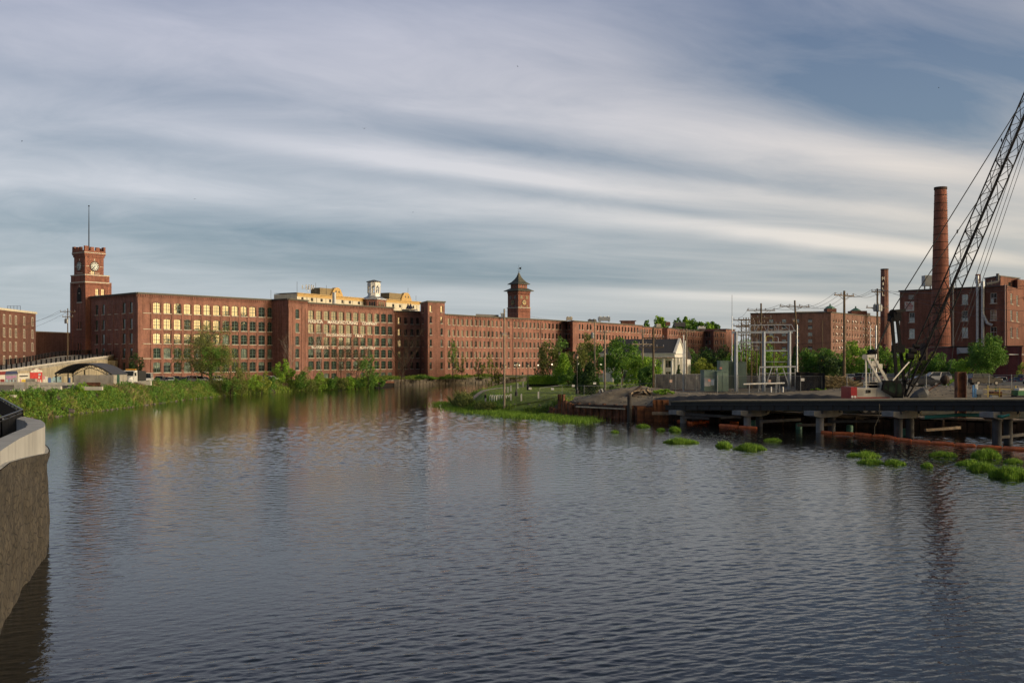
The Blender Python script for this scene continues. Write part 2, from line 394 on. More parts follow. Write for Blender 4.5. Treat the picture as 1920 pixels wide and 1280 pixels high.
def vnoise(X, Y, s, seed=0):
    "cheap smooth value noise"
    rs = np.random.RandomState(seed); T = rs.rand(64, 64); x = X / s; y = Y / s
    xi = np.floor(x).astype(int); yi = np.floor(y).astype(int); fx = sm(x - xi); fy = sm(y - yi)
    g = lambda a, b: T[a % 64, b % 64]
    return (g(xi, yi) * (1 - fx) + g(xi + 1, yi) * fx) * (1 - fy) + (g(xi, yi + 1) * (1 - fx) + g(xi + 1, yi + 1) * fx) * fy
def ground_z(X, Y):
    X = np.asarray(X, float); Y = np.asarray(Y, float)
    d = seg_dist(X, Y, RIVER); ins = inside(X, Y, RIVER)
    left = (X < -14 + (Y - 200) * .0) | (Y > 335 + (X - 0) * .9)
    # left plateau 2.6 m (building yard), falling to 2.0 at the mill
    pl = 2.9 - .9 * sm((Y - 190) / 50)
    bank_l = 5.5
    # right plateau: park 2.5, yard 3 to 4, low strip by the trestle
    pr = 2.35 + .5 * sm((Y - 140) / 55) + (X > 10) * 0
    yard = 3.0 + 1.05 * sm((X - 30) / 28)
    k = sm((X - 16) / 12) * sm((172 - Y) / 16 + .5)
    pr = pr * (1 - k) + yard * k
    pr = np.where(Y > 420, 5, pr)
    z_l = -1.2 + (pl + 1.2) * sm((d + 1.2) / bank_l)
    # right: gentle beach by the park, sheet pile edge further right, then rising slope
    pile = sm((X - 4) / 3) * (Y < 150)
    shelf = np.where(Y < 150, 1.45, .4)
    rise = sm((d - .5) / (7.5 + 8 * sm((X - 38) / 12)))
    z_r1 = -1.2 + (pr + 1.2) * sm((d + 1.5) / 9.0)
    z_r2 = np.where(d < 1.25, -1.3, shelf + (pr - shelf) * rise)
    z_r = z_r1 * (1 - pile) + z_r2 * pile
    z = np.where(left, z_l, z_r)
    z = z + (vnoise(X, Y, 6, 1) - .5) * .22 + (vnoise(X, Y, 1.7, 2) - .5) * .10
    # spoil heaps
    def heap(x, y, rx, ry, h): return h * np.exp(-((X - x) / rx) ** 2 - ((Y - y) / ry) ** 2)
    bump = heap(16, 142, 5, 3.0, 1.1) + heap(19, 144, 4, 3, .9) + heap(11, 140, 4, 2.0, .3) + heap(58, 127, 7, 3.5, .35) + heap(66, 125, 5, 3, .3)
    bump = bump * (1 + .35 * (vnoise(X, Y, 1.3, 5) - .5))
    z = np.where(ins, -1.4 - np.minimum(d, 6) * .15, z + bump)
    return z
def gz(x, y): return float(ground_z(np.array([x]), np.array([y]))[0])
def axis(pairs):
    out = []
    for a, b, s in pairs: out.extend(np.arange(a, b, s))
    out.append(pairs[-1][1]); return np.array(out)
gx = axis([(-4000, -600, 400), (-600, -220, 20), (-220, -120, 4), (-120, -50, .9), (-50, -22, 2), (-22, 90, .9), (90, 150, 4), (150, 600, 20), (600, 4000, 400)])
gy = axis([(-300, 20, 20), (20, 70, 4), (70, 120, 1.6), (120, 160, .8), (160, 215, 1.3), (215, 340, 2.5), (340, 600, 12), (600, 5000, 400)])
GX, GY = np.meshgrid(gx, gy, indexing='ij'); GZ = ground_z(GX, GY)
nx, ny = GX.shape
GV = np.stack([GX.ravel(), GY.ravel(), GZ.ravel()], 1)
ii, jj = np.meshgrid(np.arange(nx - 1), np.arange(ny - 1), indexing='ij'); ii = ii.ravel(); jj = jj.ravel()
GQ = np.stack([ii * ny + jj, (ii + 1) * ny + jj, (ii + 1) * ny + jj + 1, ii * ny + jj + 1], 1)
cx = (gx[ii] + gx[ii + 1]) / 2; cy = (gy[jj] + gy[jj + 1]) / 2; cd = seg_dist(cx, cy, RIVER); cin = inside(cx, cy, RIVER)
wob = (vnoise(cx, cy, 3, 9) - .5) * 2.2
MULCH_P = [(22.5, 152), (12, 156), (8, 167), (16, 173), (26, 166), (28, 154)]
zone = np.zeros(len(cx), int)                                   # 0 dirt
zone[(cd < 7 + wob) & (cx < -14)] = 1                            # left bank soil under the weeds
park = inside(cx + wob * .3, cy + wob * .3, [(-7, 147), (-9, 170), (-8, 192), (-3, 220), (6, 245), (60, 300), (60, 215), (34, 190), (27, 176), (24, 160), (13, 148), (5, 144)])
zone[park] = 2
zone[inside(cx, cy, MULCH_P)] = 3
lotr = inside(cx, cy, [(44, 143), (50, 136.5), (62, 139), (73, 141), (125, 120), (190, 120), (190, 225), (60, 225), (40, 200), (38, 160)])
zone[lotr] = 4
zone[(cd < 6) & (cx > 17) & (cy < 131) & ~cin] = 1  # shelf by the trestle coloured dark to stand for shade under the deck
lotl = inside(cx, cy, [(-100, 195), (-66, 182), (-67, 212), (-57, 240), (-44, 262), (-62, 272), (-90, 243), (-140, 280), (-140, 215)])
zone[lotl] = 4
zone[(cy > 335) | (np.abs(cx) > 220)] = 5
GRASSG = mat('lawn_grass_ground', (.15, .21, .045), .95, var=.25, scale=.8, bump=.03, bscale=9)
DIRT = mat('sandy_dirt', (.215, .18, .13), .95, var=.30, scale=.7, bump=.05, bscale=4)
BANK = mat('bank_soil_and_deck_shade', (.06, .055, .025), .95, var=.3, scale=1, bump=.04, bscale=6)
MULCH = mat('red_brown_mulch', (.12, .055, .030), .95, var=.3, scale=2, bump=.03, bscale=12)
ASPH = mat('worn_asphalt', (.085, .085, .085), .85, var=.15, scale=.5, bump=.008, bscale=30)
FARG = mat('far_ground', (.06, .09, .035), .95, var=.3, scale=.05)
for zi, (nm, mt) in enumerate([('bare_ground', DIRT), ('river_bank', BANK), ('lawn', GRASSG), ('mulch_bed', MULCH), ('parking_lot', ASPH), ('distant_ground', FARG)]):
    q = GQ[zone == zi]
    if zi == 0: q = np.vstack([q])
    used = np.unique(q); remap = np.zeros(len(GV), int); remap[used] = np.arange(len(used))
    o = numobj(nm, GV[used], remap[q], mt, smooth=True); o['kind'] = 'structure'

def water_mat():
    M = bpy.data.materials.new('river_water'); M.use_nodes = True; nt = M.node_tree; N = nt.nodes; L = nt.links
    B = N['Principled BSDF']; B.inputs['IOR'].default_value = 1.333; B.inputs['Roughness'].default_value = .03; B.inputs['Base Color'].default_value = (.005, .007, .007, 1)
    geo = N.new('ShaderNodeNewGeometry'); mp = N.new('ShaderNodeMapping'); mp.inputs['Scale'].default_value = (.7, 1, 1); L.new(geo.outputs['Position'], mp.inputs[0])
    n = N.new('ShaderNodeTexNoise'); n.inputs['Scale'].default_value = 7; n.inputs['Detail'].default_value = 3; L.new(mp.outputs[0], n.inputs['Vector'])
    bp = N.new('ShaderNodeBump'); bp.inputs['Strength'].default_value = 1; bp.inputs['Distance'].default_value = .009; L.new(n.outputs[0], bp.inputs['Height']); L.new(bp.outputs[0], B.inputs['Normal'])
    return M
WM_ = water_mat()
w = MB(); w.face([(-1500, -300, -.14), (2500, -300, -.14), (2500, 1200, -.14), (-1500, 1200, -.14)])
tag(w.build('river_bed_water', WM_, fixn=False), kind='structure')
# real ripples: sum of many small waves, calmer in the lee of the left quay and far up the bend
WR = np.random.RandomState(17); ROWS, COLS = 1450, 640
wy = 20.0 * (345.0 / 20.0) ** (np.arange(ROWS) / (ROWS - 1)); wu = np.linspace(-.66, .66, COLS)
WU, WY = np.meshgrid(wu, wy); WX = WU * WY; cell = WY * .00197; H = np.zeros_like(WX); NW = 64
gust = vnoise(WX * .8, WY * .55, 9, 31) * .5 + vnoise(WX, WY * .6, 26, 32) * .5; gust = .42 + 1.1 * sm((gust - .30) / .36)
lee = .30 + .70 * sm((WX + .42 * WY * 0 + 36 + .0 * WY) / 15); lee = np.where(WY < 62, np.minimum(lee * 1.6, 1), lee)
farc = 1 - .72 * sm((WY - 170) / 70)
for i in range(NW):
    lam = .18 * (1.35 / .18) ** ((i + WR.rand()) / NW); kk = 2 * math.pi / lam; th_ = R(-90) + WR.normal() * .62 + R(18); sl = .0185 * (1.15 if lam < .7 else .5)
    fade = np.clip((lam / cell - 2.0) / 2.0, 0, 1)
    pw = WX * math.cos(th_) + WY * math.sin(th_); warp_ = (vnoise(WX, WY, 5 + lam * 3, 40 + i % 7) - .5) * 2.2
    H += sl / kk * fade * np.sin(kk * pw + WR.rand() * 6.28 + warp_ * 1.6)
H *= .50 + .95 * sm((WY - 30) / 90)
H *= gust * lee * farc * WAVE
V = np.stack([WX.ravel(), WY.ravel(), H.ravel()], 1); ri, ci = np.meshgrid(np.arange(ROWS - 1), np.arange(COLS - 1), indexing='ij'); ri = ri.ravel(); ci = ci.ravel()
o = numobj('river_water', V, np.stack([ri * COLS + ci, ri * COLS + ci + 1, (ri + 1) * COLS + ci + 1, (ri + 1) * COLS + ci], 1), WM_, smooth=True); o['kind'] = 'structure'
# ------------------------------------------------------------------ facades with real openings
def s_px(P0, P1, x):
    t = (P1 - P0); L = t.length; t = t / L; k = (x - 960) / F
    return (k * P0.y - P0.x) / (t.x - k * t.y)
WM = {}
def win_mesh(style, w, h, arch, fm):
    key = ('w', style, round(w, 2), round(h, 2), fm.name)
    if key in WM: return WM[key]
    b = MB(); f = .09 if w > 1.3 else .07
    b.box((-w / 2 + f / 2, 0, h / 2), (f, .10, h)); b.box((w / 2 - f / 2, 0, h / 2), (f, .10, h))
    b.box((0, 0, f / 2), (w - 2 * f, .10, f)); 
    hs = h - arch
    n = 4
    for i in range(n):                       # arched head rail
        x0 = -w / 2 + w * i / n; x1 = -w / 2 + w * (i + 1) / n
        g = lambda x: hs + arch * (1 - (2 * x / w) ** 2)
        b.bar((x0, 0, g(x0) - f / 2), (x1, 0, g(x1) - f / 2), .10, f)
    q = .07
    if style == 'big':
        b.box((0, 0, h / 2), (.17, .08, h - .1))
        for z in (h * .38, h * .68): b.box((0, 0, z), (w - 2 * f, .07, .12 if z < h * .5 else .08))
        for x in (-w / 4, w / 4): b.box((x, 0, h * .53), (.06, .05, h * .9))
    elif style == 'sash':
        b.box((0, 0, h * .5), (w - 2 * f, .07, .06)); b.box((0, 0, h / 2), (.04, .05, h - .1))
    elif style == 'grid':
        b.box((0, 0, h * .5), (w - 2 * f, .07, .09))
        for x in (-w / 6, w / 6): b.box((x, 0, h / 2), (.05, .05, h - .1))
        for z in (h * .25, h * .75): b.box((0, 0, z), (w - 2 * f, .05, .05))
    WM[key] = b.mesh('window', fm); return WM[key]
def pane_mesh(w, h, arch, gm, sp=0):
    key = ('p', round(w, 2), round(h, 2), round(arch, 2), gm.name, sp)
    if key in WM: return WM[key]
    b = MB(); hs = h - arch; n = 4
    pts = [(-w / 2 + .02, 0, .02), (w / 2 - .02, 0, .02)]
    for i in range(n + 1):
        x = w / 2 - .02 - (w - .04) * i / n; pts.append((x, 0, hs + arch * (1 - (2 * x / w) ** 2) - .02))
    if sp:                                   # roller blind drawn part of the way down
        z = h * sp; e_ = w / 2 - .02; b.face([(-e_, 0, .02), (e_, 0, .02), (e_, 0, z), (-e_, 0, z)], 0); b.face([(-e_, 0, z), (e_, 0, z)] + pts[2:], 1); WM[key] = b.mesh('pane', [G_DARK, gm]); return WM[key]
    b.face(pts); WM[key] = b.mesh('pane', gm); return WM[key]
def sill_mesh(w, sm_):
    key = ('s', round(w, 2), sm_.name)
    if key not in WM:
        b = MB(); b.box((0, -.06, -.09), (w + .24, .34, .18)); WM[key] = b.mesh('sill', sm_)
    return WM[key]
def put_window(parent, p, rz, style, w, h, arch, fm, gm, sillm=STONE, simple=False, inset=.17, jit=.6):
    "p is world position of the sill centre on the wall plane"
    t = Vector((math.cos(rz), math.sin(rz), 0)); inn = Vector((-t.y, t.x, 0))
    loc = Vector(p) + inn * inset - parent.location
    o = inst('window', win_mesh(style, w, h, arch, fm), parent, loc, rz)
    sp_ = random.choice((0, .3, .45, .6, .7)) if gm is not G_DARK and w < 3 else 0
    g = inst('pane', pane_mesh(w, h, arch, gm, sp_), o, (0, .03, 0)); g.rotation_euler = (R(random.gauss(0, jit * .5)), 0, R(random.gauss(0, jit)))
    if sillm is not None: inst('sill', sill_mesh(w, sillm), o, (0, -inset, 0))
    return o
def facade(mb, parent, P0, P1, z0, z1, cols, rows, style='sash', fm=GREENF, arch=.18, depth=.26, glass=None, skip=None, blind=None,
           pil=None, sillm=STONE, n_out=None, ztop_pil=None, wstyle=None):
    """wall from P0 to P1 (left to right seen from outside) with recessed openings. cols (s, width), rows (sill z, height)
       pil: list of (s, width) proud piers."""
    P0 = Vector((P0[0], P0[1], 0)); P1 = Vector((P1[0], P1[1], 0)); t = P1 - P0; L = t.length; t.normalize()
    n = Vector((t.y, -t.x, 0)); rz = math.atan2(t.y, t.x)
    W = lambda s, z, d=0.0: P0 + t * s - n * d + Vector((0, 0, z))
    cols = sorted(cols); rows = sorted(rows)
    cb = [0] + [(cols[i][0] + cols[i + 1][0]) / 2 for i in range(len(cols) - 1)] + [L]
    rb = [z0] + [(rows[i][0] + rows[i][1] + rows[i + 1][0]) / 2 for i in range(len(rows) - 1)] + [z1]
    wins = []
    for ci, (sc_, w) in enumerate(cols):
        for ri, (zs, h) in enumerate(rows):
            a, b, c, d = cb[ci], cb[ci + 1], rb[ri], rb[ri + 1]
            if skip and skip(ci, ri): mb.face([W(a, c), W(b, c), W(b, d), W(a, d)], 0); continue
            bl = blind and blind(ci, ri)
            dd = .10 if bl else depth
            l, r = sc_ - w / 2, sc_ + w / 2; hs = zs + h - arch; k = 4
            ap = [(l + w * i / k, hs + arch * (1 - (2 * i / k - 1) ** 2)) for i in range(k + 1)]
            mb.face([W(a, c), W(l, c), W(l, d), W(a, d)], 0); mb.face([W(r, c), W(b, c), W(b, d), W(r, d)], 0)
            mb.face([W(l, c), W(r, c), W(r, zs), W(l, zs)], 0)
            for i in range(k): mb.face([W(*ap[i]), W(*ap[i + 1]), W(ap[i + 1][0], d), W(ap[i][0], d)], 0)
            op = [(l, zs), (r, zs)] + [ap[k - i] for i in range(k + 1)]
            for i in range(len(op)):
                p, q = op[i], op[(i + 1) % len(op)]
                mb.face([W(*p), W(*q), W(q[0], q[1], dd), W(p[0], p[1], dd)], 0)
            if bl:
                mb.face([W(p[0], p[1], dd) for p in op], 0)
                if sillm is not None: inst('sill', sill_mesh(w, sillm), parent, W(sc_, zs) - parent.location, rz)
                continue
            gm = glass(ci, ri) if glass else G_DARK
            st = wstyle(ci, ri) if wstyle else style
            put_window(parent, W(sc_, zs), rz, st, w, h, arch, fm, gm, sillm)
            wins.append((W(sc_, zs), rz))
    if pil:
        zt = ztop_pil or z1
        for s, w_ in pil: mb.box(W(s, (z0 + zt) / 2, -.06), (w_, .12, zt - z0), rz=rz, mi=0)
    return W, t, n, rz, L
def cornice(name_parent, P0, P1, z, prof=((.0, .0), (.25, .25), (.45, .32)), m=CORN, ext=.3, dent=True, parent=None, wallm=BR, sp=.62):
    P0 = Vector((P0[0], P0[1], 0)); P1 = Vector((P1[0], P1[1], 0)); t = (P1 - P0); L = t.length; t.normalize(); n = Vector((t.y, -t.x, 0)); rz = math.atan2(t.y, t.x)
    b = MB(); mid = P0 + t * L / 2
    b.box(mid + n * .12 + Vector((0, 0, z - .30)), (L + .1, .30, .16), rz=rz); b.box(mid + n * .22 + Vector((0, 0, z - .09)), (L + ext, .52, .22), rz=rz)
    b.build('cornice', m, parent)
    if dent:
        d = MB(); k = int(L / sp)
        for i in range(k): d.box(P0 + t * (i + .5) * L / k + n * .09 + Vector((0, 0, z - .72)), (.24, .18, .62), rz=rz)
        d.box(mid + n * .075 + Vector((0, 0, z - 1.15)), (L, .14, .14), rz=rz)
        o = d.build('brick_corbels', wallm, parent, fixn=False); o['kind'] = 'stuff'
def body(mb, pts, z0, z1, mi=0, roof=None):
    "plain walls round pts (world xy) from index 0 on, as the hidden sides"
    for i in range(len(pts) - 1):
        a, b = pts[i], pts[i + 1]; mb.face([(a[0], a[1], z0), (b[0], b[1], z0), (b[0], b[1], z1), (a[0], a[1], z1)], mi)
def flatroof(pts, z, parent, m=ROOFG):
    b = MB(); b.face([(p[0], p[1], z) for p in pts]); b.build('roof', m, parent, fixn=False)
def xy(px, D): return Vector((PW(px, D), D))
def perp(P0, P1, d):
    t = (P1 - P0).normalized(); return Vector((-t.y, t.x)) * d      # away from the camera side
def pxs(P0, P1, lst, w): return [(s_px(P0, P1, x), w) for x in lst]

rg = random.Random(3)
def glassmix(top_rows, nrows):
    "upper storeys carry plain reflecting panes, lower ones a mix with pale blinds"
    def g(ci, ri):
        r = rg.random()
        if ri >= top_rows: return G_DARK
        return G_BLIND if r < .38 else (G_GREEN if r < .65 else G_DARK)
    return g

# ---- mill A (left wing): front, left side
ZR = 24.3
A0, A1 = xy(258, 247), xy(510, 277)
AL = xy(168, 265)
millA = empty('mill_building', (A0.x, A0.y, 1.5), 'long red brick mill wing beside the battlemented clock tower, five rows of green windows', 'mill', None)
rowsA = [(4.35, 2.6), (7.95, 2.6), (11.65, 2.6), (15.3, 2.65), (19.3, 2.7)]
wp = [v / 5.82 + 240 for v in (315, 428, 540, 648, 757, 862, 966, 1067, 1167, 1265, 1360, 1457, 1545)]
colsA = [(s_px(A0, A1, 240 + 205 / 5.82), 1.9)] + [(s_px(A0, A1, x), 1.95) for x in wp[:-1]] + [(s_px(A0, A1, wp[-1]), 1.45)]
mb = MB()
pil = [((colsA[i][0] + colsA[i + 1][0]) / 2, .62) for i in range(len(colsA) - 1)] + [(.45, .9)]
facade(mb, millA, A0, A1, 1.2, ZR, colsA, rowsA, 'big', GREENF, .22, .30, glassmix(3, 5), blind=lambda c, r: c == 0, pil=pil, ztop_pil=21.6)
# left side wall: windows at two pairs, blind bays between
sx_ = [181.5, 193.8, 206, 219, 232.5, 246]
colsL = [(s_px(AL, A0, x), 1.35) for x in sx_]
facade(mb, millA, AL, A0, 1.2, ZR, colsL, rowsA, 'sash', GREENF, .22, .30, lambda c, r: G_GREEN if (c + r) % 2 else G_DARK, blind=lambda c, r: c in (2, 3),
       pil=[((colsL[i][0] + colsL[i + 1][0]) / 2, .5) for i in range(5)], ztop_pil=21.6)
AB = A1 + perp(A0, A1, 16); AC = AL + perp(A0, A1, 10)
body(mb, [A1, AB, AC, AL], 1.2, ZR)
mb.build('wall', BR, millA, fixn=False)
flatroof([A0, A1, AB, AC, AL], ZR - .25, millA)
cornice(0, A0, A1, ZR, parent=millA); cornice(0, AL, A0, ZR, parent=millA)
v = MB(); c = PX(457, 0, 290); v.box((c.x, 290, ZR + .5), (2.2, 1.4, 1.0)); v.box((c.x, 290, ZR + 1.1), (2.6, 1.7, .15)); v.build('roof_vent', GALV, millA)

# ---- mill B (centre wing with the painted letters)
B0 = A1 + Vector((.787, -.617)) * 7.0
B1 = xy(577, 281.5); B2 = xy(738, 309.5)
ZB = 23.75
millB = empty('mill_building', (B0.x, B0.y, 1.5), 'red brick mill wing with white painted company lettering between its window rows', 'mill')
mb = MB()
rowsB = [(4.65, 2.5), (8.05, 2.55), (11.55, 2.55), (15.15, 2.6), (18.95, 2.6)]
body(mb, [B0, B0], 1.2, ZR)
facade(mb, millB, A1, B0, 1.2, ZR, [(3.4, 1.2)], [(4.3, 18.2)], arch=.3, blind=lambda c, r: True, sillm=None)
facade(mb, millB, B0, B1, 1.2, ZR, [(s_px(B0, B1, 557.3), 1.75)], rowsB, 'big', GREENF, .2, .3, glassmix(4, 5), pil=[(.5, 1.0), (s_px(B0, B1, 549.5), .5), (s_px(B0, B1, 566), .5), (s_px(B0, B1, 573.5), .9)], ztop_pil=22)
wpB = [v / 5.334 + 530 for v in (283, 360, 437, 512, 585, 658, 730, 801, 871, 940, 1007, 1073)]
colsB = [(s_px(B1, B2, x), 1.95) for x in wpB]
pil = [((colsB[i][0] + colsB[i + 1][0]) / 2, .78) for i in range(11)] + [(colsB[0][0] - 1.55, .5), (colsB[-1][0] + 1.65, .7)]
def gB(c, r):
    if r == 5: return G_DARK
    if r == 4 and c < 8: return G_GREEN if c % 3 else G_DARK
    q = rg.random(); return G_BLIND if (r < 4 and q < .25) else (G_GREEN if r < 4 and q < .7 else G_DARK)
rB6 = [(2.15, 1.5)] + rowsB
W_B, tB, nB, rzB, LB = facade(mb, millB, B1, B2, 1.2, ZB, colsB, rB6, 'big', GREENF, .22, .3, gB, pil=pil, ztop_pil=21.9, skip=lambda c, r: r == 0 and c in (0, 4, 6, 8))
BB1 = B2 + perp(B1, B2, 16); BB0 = B0 + perp(B1, B2, 16)
body(mb, [B2, BB1, BB0, A1], 1.2, ZB)
mb.build('wall', BR, millB, fixn=False)
flatroof([B0, B1, B2, BB1, BB0], ZB - .2, millB)
cornice(0, A1, B0, ZR, parent=millB, dent=False); cornice(0, B0, B1, ZR, parent=millB); cornice(0, B1, B2, ZB, parent=millB)
def text_mesh(txt, size, mt, extrude=.02, bold=0.0, spacing=1.0):
    cu = bpy.data.curves.new('text', 'FONT'); cu.body = txt; cu.size = size; cu.extrude = extrude; cu.offset = bold; cu.space_character = spacing; cu.resolution_u = 3
    cu.align_x = 'LEFT'; o = bpy.data.objects.new('text', cu); COL.objects.link(o)
    dg = bpy.context.evaluated_depsgraph_get(); me = bpy.data.meshes.new_from_object(o.evaluated_get(dg)); bpy.data.objects.remove(o)
    me.materials.clear(); me.materials.append(mt); return me
def put_text(txt, parent, p, rz, width, height, mt, name='lettering', bold=.0, extrude=.02):
    me = text_mesh(txt, 1.0, mt, extrude, bold); a = np.zeros(len(me.vertices) * 3); me.vertices.foreach_get('co', a); a = a.reshape(-1, 3)
    x0, x1, y0, y1 = a[:, 0].min(), a[:, 0].max(), a[:, 1].min(), a[:, 1].max()
    a[:, 0] = (a[:, 0] - x0) * width / (x1 - x0); a[:, 1] = (a[:, 1] - y0) * height / (y1 - y0)
    me.vertices.foreach_set('co', a.ravel()); me.update()
    o = bpy.data.objects.new(name, me); COL.objects.link(o); o.parent = parent; o.location = Vector(p) - parent.location
    o.rotation_euler = (R(90), 0, rz); return o
LET = mat('white_letter_paint', (.80, .77, .68), .8, var=.12, scale=1.2)
for txt, xa, xb, zb, hh in (('NASHUA  MANUFACTURING  COMPANY', 577.5, 706.5, 17.92, .86), ('INCORPORATED  1823', 611, 680.5, 14.28, .62), ('BLANKETS  -  COTTON  -  FLANNELS', 583.5, 702.5, 10.68, .74)):
    sa, sb = s_px(B1, B2, xa), s_px(B1, B2, xb); p = W_B(sa, zb, -.145)
    words = txt.split('  '); tot = sum(len(w_) for w_ in words) + 2.0 * (len(words) - 1); cur = 0
    for w_ in words:
        ww = (sb - sa) * len(w_) / tot; p = W_B(sa + (sb - sa) * cur / tot, zb + (hh * .4 if w_ == '-' else 0), -.145); cur += len(w_) + 2.0
        if w_ == '-':
            k = MB(); k.box(p + tB * ww * .5, (ww * .8, .05, .12), rz=rzB); o = k.build('painted_lettering', LET, millB)
        else: o = put_text(w_, millB, p, rzB, ww, hh, LET, 'painted_lettering', bold=.02, extrude=.02); o['label'] = 'white painted wall lettering reading ' + w_; o['kind'] = 'stuff'
for x_, z_ in ((740.5, 20), (740.5, 16.2), (740.5, 12.4), (740.5, 8.6)):
    pass
# penthouse storey on the roof of mill B (cream panels, ochre eaves, curved gables)
tdir = (B2 - B1).normalized(); off = perp(B1, B2, 9.5)
Q0 = xy(557, 289); Q1 = xy(684, 316); Q2 = xy(724, 325); Q3 = xy(787, 341)
pent = empty('rooftop_penthouse', (Q0.x, Q0.y, ZB - .2), 'cream penthouse storey with ochre eaves and curved gables on the mill roof', 'penthouse')
def penthouse_run(P0, P1, zt, cols):
    mb = MB(); P0 = Vector(P0); P1 = Vector(P1)
    W, t, n, rz, L = facade(mb, pent, P0, P1, ZB - .2, zt, cols, [(ZB + 1.05, .95)], 'sash', DARKF, .02, .12, lambda c, r: G_LOW, sillm=None)
    bk = perp(P0, P1, 9); body(mb, [P1, P1 + bk, P0 + bk, P0], ZB - .2, zt); mb.build('wall', CREAM, pent, fixn=False)
    e = MB(); mid = W(L / 2, zt + .1, 0)
    e.box(mid + n * .15, (L + .5, .5, .24), rz=rz); e.box(W(L / 2, zt - .45, -.06), (L, .12, .75), rz=rz)
    e.build('eaves', YELLOW, pent)
    r_ = MB(); r_.prism([P0 - Vector((n.x, n.y)) * .3, P1 - Vector((n.x, n.y)) * .3, P1 + bk, P0 + bk], zt + .23, zt + .33); r_.build('roof', ROOFG, pent)
    for s in np.arange(4.2, L - 1, 4.2):
        g = MB(); g.box(W(s, ZB + 1.1, -.04), (.10, .08, 2.2), rz=rz); g.build('downpipe', DARKF, pent)
    return W, t, n, rz, L
W1, t1, n1, rz1, L1 = penthouse_run(Q0, Q1, 26.7, [(s_px(Q0, Q1, x), 1.0) for x in (567, 585, 603, 619, 642, 656, 673)])
W2, t2, n2, rz2, L2 = penthouse_run(Q2, Q3, 27.0, [(s_px(Q2, Q3, x), 1.0) for x in (737, 750, 775)])
for (W, P0, P1, xa, xb, zt, zp, rz, n, blk) in ((W1, Q0, Q1, 621, 642, 26.9, 29.5, rz1, n1, 608), (W2, Q2, Q3, 752, 771, 27.2, 29.9, rz2, n2, 737)):
    sa, sb = s_px(P0, P1, xa), s_px(P0, P1, xb); w_ = sb - sa; g = MB()
    pts = [(0, 0), (w_, 0)]
    for i in range(11):
        u_ = i / 10; f_ = (1 - abs(2 * u_ - 1) ** 2.6); pts.append((w_ * (1 - u_), .35 + (zp - zt - .35) * (f_ if f_ > .5 else f_ * .9)))
    t_ = Vector((math.cos(rz), math.sin(rz), 0))
    g.extr(pts, W(sa, zt, -.2), t_, (0, 0, 1), -n * 1.2); gb = g.build('gable', YELLOW, pent)
    for q in (.38, .66):
        h_ = MB(); h_.box(W(sa + w_ * q, zt + 1.3, -.21), (.55, .06, .6), rz=rz); h_.build('gable_window', DARKF, gb)
    k = MB(); sblk = s_px(P0, P1, blk); k.box(W((sblk + sa) / 2, (zt + zp - .4) / 2, 2.2), (sa - sblk + 3, 3.6, zp - zt - .5), rz=rz); kb = k.build('dormer_block', mat('dull_ochre', (.22, .17, .09), .8), pent)
# pale sloping roof left of the penthouse
sr = MB(); a_ = xy(455, 292); b_ = xy(556.5, 300)
sr.face([(a_.x, a_.y, 23.9), (b_.x, b_.y - 14, 24.2), (b_.x, b_.y, 26.6), (a_.x + 2, a_.y + 10, 24.9)]); sr.face([(b_.x, b_.y - 14, 24.2), (b_.x, b_.y - 14, 22), (b_.x, b_.y, 22), (b_.x, b_.y, 26.6)])
o = sr.build('sloping_roof', mat('pale_metal_roof', (.42, .41, .38), .5, var=.08), pent, fixn=False)
# roof antennas and flue
an = empty('antenna_mast', PX(577, 0, 291) * 1.0, 'white panel antennas on a small rooftop mast left of the first gable', 'antenna'); an.location = Vector((PW(577.5, 291), 291, 27.0))
m_ = MB(); m_.tube([(0, 0, 0), (0, 0, 1.9)], .08, 6); m_.bar((-1.6, 0, 1.3), (1.6, 0, 1.3), .07); m_.build('mast', GALV, an, local=True)
for x_ in (-1.6, -.5, .3, 1.0, 1.6):
    p_ = MB(); p_.box((x_, -.1, 1.7), (.30, .15, 1.5 if abs(x_) < 1.2 else 1.1)); p_.build('antenna_panel', WHITEP, an, local=True)
fl = MB(); fl.tube([(0, 0, 0), (0, 0, 3.6)], .55, 10); fl.tube([(0, 0, 3.6), (0, 0, 3.75)], .62, 10); o = fl.build('rooftop_flue', GALV, None, local=True); o.location = (PW(631, 296), 292, 23.5); tag(o, 'grey round metal flue standing before the cream penthouse', 'flue')
for x_, D_, h_ in ((557, 292, 3.6), (592, 293, 3.3), (612, 297, 2.9), (765, 338, 2.2), (508, 281, 3.2), (780, 338, 2.0)):
    rod = MB(); z_ = {557: 26.8, 592: 26.8, 612: 26.8, 765: 29.6, 508: 24, 780: 27.2}[x_]; rod.tube([(0, 0, 0), (0, 0, h_)], .05, 5)
    o = rod.build('lightning_rod', BLACK, None, local=True); o.location = (PW(x_, D_), D_, z_); tag(o, {557: 'thin rod at the left corner of the cream penthouse roof', 592: 'thin rod between the white panel antennas and the first gable', 612: 'thin rod just left of the first curved gable', 765: 'thin rod on top of the right curved gable', 508: 'thin rod on the bare mill roof left of the penthouse', 780: 'thin rod right of the right curved gable'}[x_], 'rod', 'thin rods on the mill roofs')
